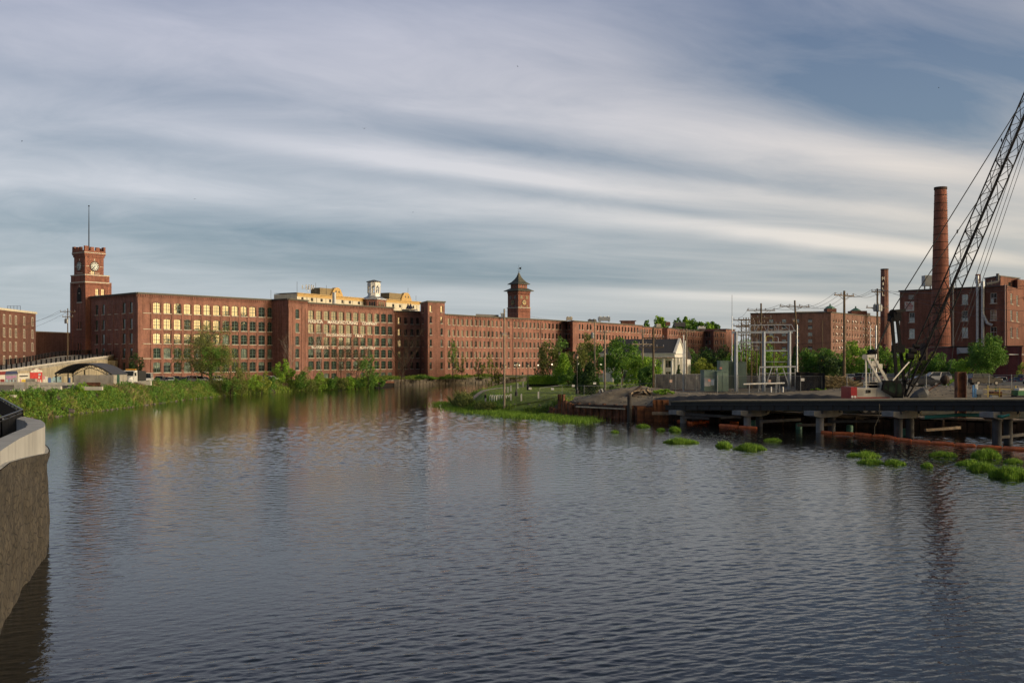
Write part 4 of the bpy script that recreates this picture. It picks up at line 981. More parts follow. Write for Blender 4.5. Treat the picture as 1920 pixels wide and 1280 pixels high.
# fence behind on the plateau above the ramp
# murals
def on_wall(px, z, d=-.04):
    P = [Vector((p.x, p.y)) for p in WL]
    for a, b in zip(P, P[1:]):
        s = s_px(a, b, px); L = (b - a).length
        if 0 <= s <= L: t = (b - a) / L; n = Vector((t.y, -t.x)); q = a + t * s - n * d; return Vector((q.x, q.y, z)), math.atan2(t.y, t.x)
def yz(px, y): 
    p, _ = on_wall(px, 0); return EYE - (y - HY) / F * p.y
PAINT = {}
def paint(name, c): return mat('mural_' + name, c, .85, var=.15, scale=1.5)
def mural(x0, x1, y0, y1, m, lvl=1, roof=None):
    a, r = on_wall(x0, 0, -.012 * lvl - .02); b, r2 = on_wall(x1, 0, -.012 * lvl - .02); zm, zM = yz(x0, y1), yz(x0, y0)
    k = MB(); u = Vector((b.x - a.x, b.y - a.y, 0)); pts = [(0, zm), (1, zm), (1, zM), (0, zM)]
    if roof == 'gable': pts = [(0, zm), (1, zm), (1, zM), (.5, zM + .5), (0, zM)]
    if roof == 'hip': pts = [(0, zm), (1, zm), (.88, zM), (.14, zM)]
    k.extr(pts, (a.x, a.y, 0), u, (0, 0, 1), (-.02, 0, 0)); return k.build('mural_patch', m, ramp)
RD = paint('red', (.50, .05, .045)); DR = paint('dark_red', (.20, .03, .03)); WH = paint('white', (.62, .60, .53)); GR = paint('grey', (.23, .23, .25)); NV = paint('navy', (.035, .05, .12)); BLU = paint('blue', (.06, .13, .33)); LB = paint('light_blue', (.28, .42, .48)); YE = paint('yellow', (.60, .42, .05)); PU = paint('purple', (.42, .16, .36)); TA = paint('tan', (.40, .34, .24)); DK2 = paint('black', (.05, .045, .045)); CR = paint('cream', (.55, .50, .38)); PK = paint('pink', (.5, .25, .3)); GN = paint('green', (.08, .2, .1))
mural(-60, -30, 700, 717.5, CR); mural(-28, -6, 698, 717.5, BLU); mural(-5, 11, 699, 717, WH); mural(-5, 12, 696.5, 703, DR, 2, 'hip'); mural(0, 8, 711, 717, DR, 2)
mural(9, 32, 702, 717.3, GR); mural(8, 34, 696, 702, NV, 2, 'hip'); mural(11, 30, 705.5, 707.5, PU, 2); mural(12, 24, 709, 710.5, PU, 2); mural(11, 14, 711, 717, LB, 2)
for i in range(4): mural(18 + 3 * i, 19.6 + 3 * i, 712, 717, DK2 if i % 2 else LB, 2)
mural(33.5, 55, 700, 717.3, WH); mural(35, 55, 695, 700, TA, 2, 'hip'); mural(36, 52, 704, 706.5, DK2, 2); mural(40, 48.5, 711.5, 717, YE, 2); mural(37, 39, 710, 717, PK, 2); mural(50, 53.5, 711, 717, YE, 2)
mural(56, 79, 697, 717.3, RD, 1); mural(59, 77, 691.5, 695.5, DR, 2, 'hip'); mural(57, 79, 695.4, 698.2, WH, 2, 'gable'); mural(63, 76, 700.3, 704, LB, 2); mural(65.5, 74, 705.5, 710, WH, 2)
for x in (71, 74.7): mural(x, x + 2.2, 712, 717.2, WH, 2)
mural(80.5, 89, 706, 717.3, WH, 1); mural(80.5, 84, 704, 711, PK, 2); mural(90, 95, 708, 717, BLU, 2); mural(96, 98.5, 709, 717, LB, 1); mural(99, 115, 706.5, 717, LB, 1); mural(104, 114, 706.5, 712, NV, 2); mural(100, 110, 713, 717, GR, 2)
mural(120, 137, 705, 718, CR, 1); mural(126.5, 132, 708, 717, BLU, 2)
for i, (wd, x0, x1, y0, y1, m) in enumerate((('COFFEE', 12, 29, 703.3, 705.2, PU),)): pass

# ---- arched canopy
cp = empty('canopy_shelter', (PW(166, 177), 177, 2.9), 'open shelter with a dark arched roof on slim posts beside the concrete block wall', 'shelter')
X0, X1, y_ = PW(114.5, 176), PW(221.5, 176), 173.5
def archz(u): return 5.25 + 1.85 * (1 - (2 * u - 1) ** 2) - .25 * u
k = MB(); n = 14
for i in range(n):
    a, b = i / n, (i + 1) / n; xa, xb = X0 + (X1 - X0) * a, X0 + (X1 - X0) * b
    k.extr([(xa, archz(a)), (xb, archz(b)), (xb, archz(b) + .14), (xa, archz(a) + .14)], (0, y_, 0), (1, 0, 0), (0, 0, 1), (0, 7, 0))
k.build('arched_roof', mat('dark_roof_sheet', (.05, .045, .04), .5, var=.2, scale=1), cp, fixn=False)
for yy in (y_ + .1, y_ + 6.8):
    k = MB(); P_ = [Vector((X0 + (X1 - X0) * i / 24, yy, archz(i / 24) - .08)) for i in range(25)]; Q_ = [p - Vector((0, 0, .55)) for p in P_]
    for i in range(24):
        k.bar(P_[i], P_[i + 1], .1); k.bar(Q_[i], Q_[i + 1], .08); k.bar(P_[i] if i % 2 else Q_[i], Q_[i + 1] if i % 2 else P_[i + 1], .05)
    k.build('arch_truss', BLACK, cp)
for px in (117, 139, 214.5):
    for yy in (y_ + .1, y_ + 6.8): X = PW(px, 176); k = MB(); k.box((X, yy, 3.9), (.16, .16, 2.8 + (1.0 if px == 139 else .15))); k.build('post', BLACK if px != 214.5 else GALV, cp)
bw = empty('block_wall', (PW(175, 172), 172, 2.8), 'grey concrete block bay wall under the dark arched canopy', 'wall')
xa, xb = PW(137.5, 172), PW(213, 172)
for r in range(3):
    nb = 5; off = 0 if r % 2 == 0 else .5
    for i in range(-1 if off else 0, nb):
        a = max(xa, xa + (xb - xa) * (i + off) / nb); b = min(xb, xa + (xb - xa) * (i + 1 + off) / nb)
        if b - a < .1: continue
        k = MB(); k.box(((a + b) / 2, 172.4 + random.uniform(-.02, .02), 2.95 + .78 * r + .38 - .2), (b - a - .03, .75, .755)); k.build('concrete_block', CONC, bw)
for yy in (173.6, 175.4, 177.2):
    k = MB(); k.box((xb - .35, yy, 3.9), (.7, 1.7, 2.3)); k.build('concrete_block', CONC, bw)
k = MB(); k.box((PW(174.5, 171.5), 171.7, 3.3), (2.4, .12, 1.0)); o = k.build('steel_plate', RUST, None); tag(o, 'rust brown steel plate leaning on the grey block wall', 'plate')
k = MB(); k.box((PW(219, 174), 174, 4.0), (.5, 1.2, 2.2)); o = k.build('electrical_cabinet', mat('dark_green_cabinet', (.02, .07, .05), .5), None); tag(o, 'narrow dark green cabinet at the right end of the canopy', 'cabinet')
# loose blocks and barriers
def blockthing(px, ybase, D, w, h, label, m=CONC, d=1.2, name='concrete_block', rz=0.0):
    z = EYE - (ybase - HY) / F * D; k = MB(); k.box((0, 0, h / 2), (w, d, h)); k.box((0, -d / 2 - .01, h * .5), (w * .9, .04, .03)); k.lathe((0, 0, h), [(.09, 0), (.09, .06)], 8)
    o = k.build(name, m, None, local=True); o.location = (PW(px, D), D, z); o.rotation_euler = (0, 0, rz); return tag(o, label, 'concrete block' if 'block' in name else 'barrier')
blockthing(60, 737, 144, 1.75, 1.65, 'large grey concrete cube standing among pale blocks on the left bank', d=1.7, rz=.25)
blockthing(59, 716.2, 148, 1.4, .5, 'weathered short block lying on top of the large concrete cube', CONC, .8); bpy.data.objects[-1] if False else None
blockthing(92, 733, 146, 3.6, .75, 'long pale barrier right of the large concrete cube', CONCL, .5, 'jersey_barrier'); blockthing(39, 729, 150, 1.7, .75, 'pale block immediately left of the large concrete cube', CONCL, .6)
blockthing(27, 738, 141, 1.1, .6, 'small pale block near the black railing, left of its twin', CONCL, .6); blockthing(38, 738, 141, 1.1, .6, 'small pale block next to the large cube, right of its twin', CONCL, .6)
blockthing(20, 721, 165, 7, .45, 'long low pale kerb beam in front of the painted shopfronts', CONCL, .4, 'jersey_barrier'); blockthing(98, 722, 165, 7, .45, 'low pale kerb beam before the blue painted doors', CONCL, .4, 'jersey_barrier')
blockthing(160, 731, 150, 5.2, .5, 'low pale barrier in the weeds below the rusty plate', CONCL, .4, 'jersey_barrier'); blockthing(5, 745, 133, 3.4, .35, 'flat pale slab edge by the black railing', CONCL, .8)
blockthing(272, 722, 178, 2.2, .75, 'pale barrier between the white truck and the white van', CONCL, .5, 'jersey_barrier')

# ---- quay wall bottom left
QO = [(-11.5, 14), (-13.2, 22), (-14.6, 28), (-15.9, 31.5), (-17.0, 34.5), (-18.0, 37.5), (-18.95, 40.5), (-19.6, 42.0), (-20.2, 43.2), (-21.2, 45.0), (-22.6, 46.8), (-24.2, 49), (-33, 64.5), (-52, 84)]
qy = empty('quay_wall', (-19, 40, 0), 'curved stone faced quay wall with a pale concrete parapet rising from the river', 'quay')
def qz(y): return 4.75 - .65 * min(1, max(0, (y - 31) / 10))
def STQ():
    M = bpy.data.materials.new('form_lined_stone_wall'); M.use_nodes = True; nt = M.node_tree; N = nt.nodes; L = nt.links; B = N['Principled BSDF']; B.inputs['Roughness'].default_value = .85
    geo = N.new('ShaderNodeNewGeometry')
    nz = N.new('ShaderNodeTexNoise'); nz.inputs['Scale'].default_value = 2.2; nz.inputs['Detail'].default_value = 4; L.new(geo.outputs['Position'], nz.inputs['Vector'])
    mp = N.new('ShaderNodeMixRGB'); mp.inputs[0].default_value = .22; L.new(geo.outputs['Position'], mp.inputs[1]); L.new(nz.outputs['Color'], mp.inputs[2])
    vo = N.new('ShaderNodeTexVoronoi'); vo.feature = 'DISTANCE_TO_EDGE'; vo.inputs['Scale'].default_value = 3.3; 
    sc_ = N.new('ShaderNodeMapping'); sc_.inputs['Scale'].default_value = (1.0, 1.0, 1.25); L.new(mp.outputs[0], sc_.inputs[0]); L.new(sc_.outputs[0], vo.inputs['Vector'])
    cr = N.new('ShaderNodeValToRGB'); cr.color_ramp.elements[0].position = .0; cr.color_ramp.elements[1].position = .10; cr.color_ramp.elements[0].color = (.013, .011, .009, 1); cr.color_ramp.elements[1].color = (.058, .050, .038, 1)  # stone and joint colours darkened to carry the shade on this wall
    L.new(vo.outputs['Distance'], cr.inputs[0])
    n2 = N.new('ShaderNodeTexNoise'); n2.inputs['Scale'].default_value = 1.1; n2.inputs['Detail'].default_value = 7; n2.inputs['Roughness'].default_value = .7; L.new(geo.outputs['Position'], n2.inputs['Vector'])
    r = N.new('ShaderNodeMapRange'); r.inputs[1].default_value = .3; r.inputs[2].default_value = .7; r.inputs[3].default_value = .35; r.inputs[4].default_value = 1.6; L.new(n2.outputs[0], r.inputs[0])
    s = N.new('ShaderNodeVectorMath'); s.operation = 'SCALE'; L.new(cr.outputs[0], s.inputs[0]); L.new(r.outputs[0], s.inputs['Scale'])
    L.new(s.outputs[0], B.inputs['Base Color'])
    bp = N.new('ShaderNodeBump'); bp.inputs['Distance'].default_value = .3; L.new(cr.outputs[0], bp.inputs['Height']); L.new(bp.outputs[0], B.inputs['Normal']); return M
def dense(P, step): 
    P = [Vector(p) for p in P]; out = []
    for a, b in zip(P, P[1:]):
        n = max(1, int((b - a).length / step))
        for i in range(n): out.append(a.lerp(b, i / n))
    out.append(P[-1]); return out
QD = dense(QO, .35)
def nrm(P, i): t = (P[min(i + 1, len(P) - 1)] - P[max(i - 1, 0)]).normalized(); return Vector((t.y, -t.x))   # towards the water
mb = MB(); vs = []; fs = []; H = 24
rs = random.Random(5)
for i, p in enumerate(QD):
    n = nrm(QD, i); zt = qz(p.y)
    for j in range(H + 1):
        z = -1 + (zt + 1) * j / H; o_ = (vnoise(np.array([i * .35 + 50.0]), np.array([z + 10.0]), .8, 4)[0] - .5) * .16 if j < H - 1 else .05
        q = p + n * (o_ + .05); vs.append((q.x, q.y, z))
for i in range(len(QD) - 1):
    for j in range(H): a = i * (H + 1) + j; fs.append((a, a + H + 1, a + H + 2, a + 1))
mb.raw(vs, fs); mb.build('stone_face', STQ(), qy, smooth=True)
mb = MB(); 
for i in range(len(QD) - 1):
    a, b = QD[i], QD[i + 1]; na, nb_ = nrm(QD, i), nrm(QD, i + 1)
    def sec(p, n): 
        zt = qz(p.y); oo = p - n * .08; ii_ = p - n * .75
        return [(oo.x, oo.y, zt), (oo.x, oo.y, 5.2), (ii_.x, ii_.y, 5.2), (ii_.x, ii_.y, 4.3)], [((p + n * .06).x, (p + n * .06).y, zt - .0), (oo.x, oo.y, zt + .005)]
    A, A2 = sec(a, na); B, B2 = sec(b, nb_)
    if a.y < 47.5:
        for j in range(3): mb.face([A[j], B[j], B[j + 1], A[j + 1]])
    mb.face([A2[0], B2[0], B2[1], A2[1]])
mb.build('parapet', mat('parapet_concrete', (.37, .375, .37), .8, var=.07, scale=.8, bump=.003, stain=.25), qy, fixn=False)
mb = MB(); inner = [p - nrm(QD, i) * .7 for i, p in enumerate(QD)]
mb.face([(p.x, p.y, 4.3) for p in inner] + [(-90, 84, 4.3), (-90, 14, 4.3)]); mb.build('walkway', mat('walkway_paving', (.23, .23, .23), .85, var=.12), qy, fixn=False)
# curved bench-like inner step
mb = MB(); st = [p - nrm(QD, i) * 2.6 for i, p in enumerate(QD) if 37 < p.y < 46]
for a, b in zip(st, st[1:]): mb.bar((a.x, a.y, 4.55), (b.x, b.y, 4.55), .5, .5)
mb.build('inner_step', CONCL, qy)
# black picket railing
RL = [Vector((-19.4, 35, 4.35)), Vector((-21.4, 41.7, 4.35)), Vector((-23.6, 48.0, 4.35)), Vector((-32.4, 63, 4.35)), Vector((-50, 82, 4.35))]
rl = empty('picket_railing', RL[1], 'black steel picket railing turning a corner behind the pale parapet', 'railing')
for a, b in zip(RL, RL[1:]):
    for h, w_ in ((1.15, .08), (1.02, .05), (.12, .05)):
        k = MB(); k.bar(a + Vector((0, 0, h)), b + Vector((0, 0, h)), w_, .05 if h < 1.1 else .06); k.build('rail', mat('satin_black_rail', (.03, .03, .035), .35, metal=.4), rl)
    L_ = (b - a).length; k = MB(); n = int(L_ / .11)
    for i in range(n): p = a.lerp(b, i / n); k.box(p + Vector((0, 0, .57)), (.02, .02, .92))
    o = k.build('pickets', BLACK, rl); o['kind'] = 'stuff'
    n = max(1, int(L_ / 2.2))
    for i in range(n + 1): p = a.lerp(b, i / n); k = MB(); k.box(p + Vector((0, 0, .57)), (.07, .07, 1.14)); k.build('post', BLACK, rl)

# ------------------------------------------------------------------ vehicles
TYRE = mat('tyre', (.015, .015, .015), .85); RIM = mat('wheel_rim', (.35, .35, .36), .35, metal=.8); CARG = glass_mat('car_glass', tint=(.015, .018, .02), ior=1.6, rough=.05)
HL = mat('headlight_lens', (.7, .7, .7), .15); TL = mat('tail_light', (.35, .01, .01), .3); CHR = mat('chrome_trim', (.6, .6, .6), .2, metal=1)
CARS = {}
def car_proto(kind):
    "returns list of (part, mesh, loc); x is the length axis, nose at +x"
    if kind in CARS: return CARS[kind]
    P = []
    if kind == 'sedan': Lc, Wc, prof, gl = 4.6, 1.8, [(-2.3, .35), (-2.3, .85), (-2.2, 1.0), (-1.5, 1.05), (.95, 1.0), (2.0, .85), (2.28, .65), (2.3, .35), (1.9, .22), (-1.9, .22)], [(-1.75, 1.02), (1.15, .98), (.35, 1.42), (-1.0, 1.44)]
    elif kind == 'suv': Lc, Wc, prof, gl = 4.7, 1.88, [(-2.3, .4), (-2.33, 1.0), (-2.25, 1.15), (1.0, 1.12), (2.1, .98), (2.33, .7), (2.33, .4), (1.9, .3), (-1.9, .3)], [(-2.25, 1.13), (1.2, 1.1), (.5, 1.66), (-1.95, 1.7)]
    else: Lc, Wc, prof, gl = 5.4, 1.95, [(-2.7, .4), (-2.7, 1.25), (1.6, 1.2), (2.4, 1.05), (2.68, .75), (2.7, .4), (2.2, .3), (-2.2, .3)], [(-2.68, 1.2), (1.85, 1.15), (1.2, 2.05), (-2.6, 2.15)]
    def loft(mb, poly, w0, w1, zmid):
        n = len(poly); y = lambda p: (w0 if p[1] < zmid else w1) / 2
        mb.raw([(p[0], -y(p), p[1]) for p in poly] + [(p[0], y(p), p[1]) for p in poly], [(i, (i + 1) % n, n + (i + 1) % n, n + i) for i in range(n)] + [tuple(range(n - 1, -1, -1)), tuple(range(n, 2 * n))])
    b = MB(); loft(b, prof, Wc, Wc - .08, .9)
    # roof skin and pillars
    zr = max(p[1] for p in gl); r = [p for p in gl if p[1] > 1.3]; xs = sorted(p[0] for p in r)
    b.box(((xs[0] + xs[-1]) / 2, 0, zr - .01), (xs[-1] - xs[0] + .1, Wc - .42, .06))
    for sy in (-1, 1):
        lo = [gl[0], gl[1]]; up = [gl[3], gl[2]]
        for a, c in zip(lo, up): b.bar((a[0] * .99, sy * (Wc / 2 - .07), a[1]), (c[0], sy * (Wc / 2 - .22), c[1]), .07)
        b.bar(((lo[0][0] + lo[1][0]) / 2, sy * (Wc / 2 - .05), 1.05), ((up[0][0] + up[1][0]) / 2, sy * (Wc / 2 - .2), zr - .03), .08)
    P.append(('body', b.mesh('body', mat('car_paint', (.5, .5, .5), .3), fixn=True), None, 0))
    g = MB(); loft(g, gl, Wc - .12, Wc - .42, 1.25); P.append(('windows', g.mesh('windows', CARG, fixn=True), None, 1))
    wb = Lc * .29
    for sx2 in (-1, 1):
        for sy in (-1, 1):
            w_ = MB(); w_.tube([(0, -.11, 0), (0, .11, 0)], .33, 14, mi=0); w_.tube([(0, sy * .115, 0), (0, sy * .125, 0)], .2, 10, mi=1)
            P.append(('wheel', w_.mesh('wheel', [TYRE, RIM], fixn=True), (sx2 * wb, sy * (Wc / 2 - .1), .33), 2))
    for sy in (-1, 1):
        h = MB(); h.box((0, 0, 0), (.12, .34, .14)); P.append(('headlight', h.mesh('headlight', HL), (Lc / 2 - .05, sy * (Wc / 2 - .28), .72 + (.12 if kind != 'sedan' else 0)), 3))
        h = MB(); h.box((0, 0, 0), (.1, .3, .2)); P.append(('tail_light', h.mesh('tail_light', TL), (-Lc / 2 + .03, sy * (Wc / 2 - .2), .82 + (.1 if kind != 'sedan' else 0)), 3))
        h = MB(); h.box((0, 0, 0), (.16, .2, .13)); P.append(('mirror', h.mesh('mirror', BLACK), (gl[1][0] - .25, sy * (Wc / 2 + .05), 1.05), 3))
    h = MB(); h.box((0, 0, 0), (.05, .9, .2)); P.append(('grille', h.mesh('grille', BLACK), (Lc / 2, 0, .6), 3))
    CARS[kind] = P; return P
PAINTS = dict(white=(.66, .66, .64), silver=(.38, .39, .40), black=(.012, .012, .014), grey=(.12, .125, .13), red=(.30, .02, .02), blue=(.03, .06, .17), tan=(.30, .27, .20), green=(.03, .06, .04))
def car(kind, color, px, D, rz, label, z=None, group=None, ybase=None):
    X = PW(px, D); zz = gz(X, D) if z is None else z
    e = empty('parked_car' if kind != 'van' else 'parked_van', (X, D, zz + .01), label, {'sedan': 'car', 'suv': 'SUV', 'van': 'van'}[kind], group, R(rz))
    M = mat('paint_' + color, PAINTS[color], .28, metal=.3 if color in ('silver', 'grey') else 0, var=.02); M.node_tree.nodes['Principled BSDF'].inputs['Coat Weight'].default_value = .25
    for nm, me, loc, _ in car_proto(kind):
        o = inst(nm, me, e, loc or (0, 0, 0))
        if nm == 'body': o.material_slots[0].link = 'OBJECT'; o.material_slots[0].material = M
    return e
GL_, GRR = 'cars parked in front of the mill', 'cars parked in the lot behind the crane'
car('van', 'white', 276.5, 205, -75, 'white work van parked right of the white truck')
car('sedan', 'silver', 248, 197, -85, 'silver car half hidden left behind the white truck')
for px, D, c, k_, rz, lb in ((299, 225, 'grey', 'suv', -80, 'grey SUV just right of the white van'), (309, 228, 'black', 'sedan', -80, 'black car second right of the white van'), (320, 229, 'white', 'sedan', -75, 'white car third right of the white van'), (331, 231, 'black', 'suv', -80, 'black SUV fourth right of the white van'), (345, 234, 'black', 'sedan', -80, 'black car left of the big sparse tree crown'), (357, 236, 'blue', 'suv', -80, 'dark blue SUV in the mill row left of the trunk'),
                             (371, 214, 'silver', 'suv', -40, 'silver SUV left of the thick tree trunk'), (381, 222, 'black', 'sedan', -40, 'black car behind the silver SUV by the trunk'), (407, 222, 'white', 'suv', -60, 'white SUV right of the thick tree trunk'), (420, 236, 'grey', 'sedan', -70, 'grey car behind the riverbank bushes right of the trunk'), (446, 244, 'red', 'sedan', -70, 'dull red car behind the riverbank bushes'),
                             (487, 246, 'silver', 'sedan', 20, 'silver car between the bushes near the mill corner'), (497, 250, 'black', 'suv', 25, 'black SUV nearest the brick mill corner'), (510, 256, 'white', 'sedan', 20, 'white car half behind the bright shrub at the mill corner')):
    car(k_, c, px, D, rz, lb, group=GL_)
# white truck with hood
X = PW(245, 184); tk = empty('work_truck', (X, 184, gz(X, 184)), 'white bonneted work truck facing the river with a yellow light bar', 'truck', None, R(-88))
WT = mat('paint_white'  , PAINTS['white'])
b = MB(); b.extr([(1.4, .75), (3.1, .7), (3.2, 1.45), (1.5, 1.75)], (0, -.85, 0), (1, 0, 0), (0, 0, 1), (0, 1.7, 0)); b.box((.5, 0, 1.25), (1.9, 2.2, 1.1)); b.extr([(-.5, 1.8), (1.45, 1.8), (1.1, 2.75), (-.4, 2.8)], (0, -1.08, 0), (1, 0, 0), (0, 0, 1), (0, 2.16, 0)); b.build('cab', WT, tk, local=True)
b = MB(); b.box((-2.8, 0, 1.7), (4.2, 2.4, 1.9)); b.build('dark_box_body', mat('truck_dark_box', (.03, .03, .03), .6), tk, local=True)
b = MB(); b.extr([(1.50, 1.85), (1.16, 2.65), (1.19, 2.65), (1.53, 1.85)], (0, -.95, 0), (1, 0, 0), (0, 0, 1), (0, 1.9, 0)); b.build('windscreen', CARG, tk, local=True)
b = MB(); b.box((3.22, 0, 1.05), (.06, 1.0, .55)); b.build('grille', BLACK, tk, local=True); b = MB(); b.box((3.3, 0, .62), (.2, 2.3, .3)); b.build('bumper', CHR, tk, local=True)
for i in range(4): b = MB(); b.box((3.26, 0, .88 + .12 * i), (.03, .95, .05)); b.build('grille_bar', CHR, tk, local=True)
for sy in (-1, 1):
    b = MB(); b.box((3.15, sy * .75, 1.1), (.12, .35, .25)); b.build('headlight', HL, tk, local=True); b = MB(); b.box((1.3, sy * 1.35, 2.1), (.15, .25, .6)); b.build('mirror', BLACK, tk, local=True)
    b = MB(); b.extr([(1.7, .55), (3.0, .55), (2.9, 1.15), (1.8, 1.2)], (0, sy * .86, 0), (1, 0, 0), (0, 0, 1), (0, sy * .3, 0)); b.build('mudguard', WT, tk, local=True)
    for x_ in (2.35, -2.6, -3.7): b = MB(); b.tube([(x_, sy * .85, .48), (x_, sy * 1.15, .48)], .48, 14); b.build('wheel', TYRE, tk, local=True)
b = MB(); b.box((-.2, 0, 2.95), (.5, 1.8, .22)); b.build('light_bar', mat('amber', (.6, .3, .04), .4), tk, local=True)
b = MB(); b.box((PW(244, 200), 200, 3.9), (4, 1.5, 1.2)); b.lathe((PW(244, 200), 200, 4.5), [(1.3, 0), (1.1, .7), (.4, 1.0)], 10); tag(b.build('covered_machine', mat('brown_tarp', (.20, .13, .07), .9), None), 'brown covered machine behind the white truck', 'machine')
# ------------------------------------------------------------------ right side buildings
# R1: big six storey mill far off
a0, a1, a2_ = xy(1407, 462), xy(1558, 450), xy(1669, 512)
r1 = empty('factory_building', (a1.x, a1.y, 3), 'tall six storey brick factory with small green cupolas and tilted open windows, behind the poles', 'factory')
mb = MB(); zt = 28.8
rw = [(8.8, 1.5), (11.9, 1.5), (15.0, 1.5), (18.1, 1.5), (21.3, 1.5), (24.3, 1.5)]
facade(mb, r1, a0, a1, 3, zt, [(s_px(a0, a1, x), w_) for x, w_ in ((1421, 1.6), (1446, 1.9), (1470, 1.9), (1494.5, 1.9), (1519, 1.9), (1541, .4))], rw, 'sash', DARKF, .02, .2, lambda c, r: rg.choice((G_LOW, G_BLIND, G_DARK)), skip=lambda c, r: c == 5 or (c == 0 and r > 2))
cw_ = list(np.linspace(1563, 1664, 21))
facade(mb, r1, a1, a2_, 3, zt, [(s_px(a1, a2_, x), .95) for x in cw_], rw, 'sash', DARKF, .12, .2, lambda c, r: rg.choice((G_LOW, G_DARK, G_BLIND)), pil=[(s_px(a1, a2_, x), .35) for x in (1565.5, 1582, 1598.5, 1615, 1632, 1648)])
bk = Vector((16, 40)); body(mb, [a2_, a2_ + bk, a0 + bk, a0], 3, zt); mb.build('wall', brick_mat('factory_brick', (.205, .112, .09), (.165, .09, .072), (.24, .17, .14), .2), r1, fixn=False); flatroof([a0, a1, a2_, a2_ + bk, a0 + bk], zt - .1, r1)
cornice(0, a1, a2_, zt, parent=r1, dent=False); cornice(0, a0, a1, zt, parent=r1, dent=False)
tt_ = (a2_ - a1).normalized(); nn_ = Vector((tt_.y, -tt_.x)); rzz = math.atan2(tt_.y, tt_.x)
for i in range(34):                                 # hopper windows tipped open, catching the light
    c_ = rg.randrange(20); r_ = rg.randrange(1, 6); s = s_px(a1, a2_, cw_[c_]); p = a1 + tt_ * s + nn_ * .35; z = rw[r_][0] + 1.0
    k = MB(); k.box((0, 0, 0), (1.0, .05, .85)); o = k.build('open_sash', WHITEP, r1, local=True); o.location = Vector((p.x, p.y, z)) - r1.location; o.rotation_euler = (R(-38), 0, rzz)
for px, y0 in ((1556.5, 579.5), (1607.5, 579)):
    D_ = 466 if px < 1570 else 488; c = xy(px, D_); zb = zt; k = MB(); k.box((c.x, c.y, zb + .6), (7.8 if px > 1570 else 4.4, 5, 3.2)); hb = k.build('cupola_base', BRD, r1)
    k = MB(); k.lathe((c.x - (.8 if px > 1570 else 0), c.y, zb + 2.2), [(2.7, 0), (2.6, .25), (1.0, 1.25), (.4, 1.45), (.35, 2.2), (.05, 2.4)], 8); k.build('cupola_roof', COPPER, hb)
k = MB(); c = xy(1625, 496); k.prism([xy(1612, 494), xy(1632, 505), xy(1632, 512), xy(1612, 501)], zt, zt + 1.9); k.build('dark_roof_block', mat('dark_roofing', (.05, .045, .055), .8), r1)
k = MB(); k.prism([xy(1490, 470), xy(1552, 466), xy(1552, 474), xy(1490, 478)], zt, zt + 1.2); k.build('roof_structure', WHITEP, r1)
# chimneys
def chimney(px, D, r0, r1_, z0, z1, label, bands, n=20, nm='chimney', m=BRC, dx=0.0):
    X = PW(px, D); e = empty(nm, (X, D, z0), label, 'chimney'); prof = []; H = z1 - z0
    for i in range(bands + 1): f = i / bands; prof.append((r0 + (r1_ - r0) * f, H * f))
    k = MB(); k.lathe((0, 0, 0), prof, n, rot=R(22.5)); k.build('shaft', m, e, smooth=False, local=True)
    for i in range(1, bands): f = i / bands; k = MB(); r = r0 + (r1_ - r0) * f + .03; k.lathe((0, 0, H * f), [(r - .1, -.09), (r, -.09), (r, .09), (r - .1, .09)], n, rot=R(22.5)); k.build('iron_band', mat('rusted_band', (.07, .03, .02), .9), e, local=True)
    k = MB(); k.lathe((0, 0, H - .5), [(r1_ + .02, 0), (r1_ + .12, .1), (r1_ + .12, .6), (r1_ - .25, .6), (r1_ - .3, .3)], n, rot=R(22.5)); k.build('rim', mat('soot_cap', (.05, .03, .025), .9), e, local=True)
    return e
c1 = chimney(1763.5, 226, 2.35, 1.30, 4, 46.6, 'tall round brick chimney ringed with iron bands behind the crane boom', 24, 28)
k = MB(); k.box((1.15 + .9, 0, 20), (.06, .4, 40)); lad = MB()
for i in range(105): f = i * .4 / 42.6; lad.box((2.35 - 1.05 * f + .1, 0, i * .4), (.2, .4, .04))
o = lad.build('ladder_rungs', BLACK, c1, local=True); o['kind'] = 'stuff'
c2 = chimney(1658.5, 482, 2.15, 1.75, 5, 51, 'slim old brick chimney beyond the brick factory, with faded vertical lettering', 6, 8, m=brick_mat('old_chimney_brick', (.19, .09, .07), (.15, .07, .055), (.2, .14, .12), .35))
put_text('M', c2, Vector((PW(1655.5, 479), 480.1, 45.5)), 0, 1.3, 1.5, LET, 'painted_letter'); put_text('I', c2, Vector((PW(1656.5, 479), 480.0, 43)), 0, .4, 1.5, LET, 'painted_letter'); put_text('L', c2, Vector((PW(1655.5, 479), 479.9, 40.5)), 0, 1.2, 1.5, LET, 'painted_letter'); put_text('L', c2, Vector((PW(1655.5, 479), 479.8, 38)), 0, 1.2, 1.5, LET, 'painted_letter')
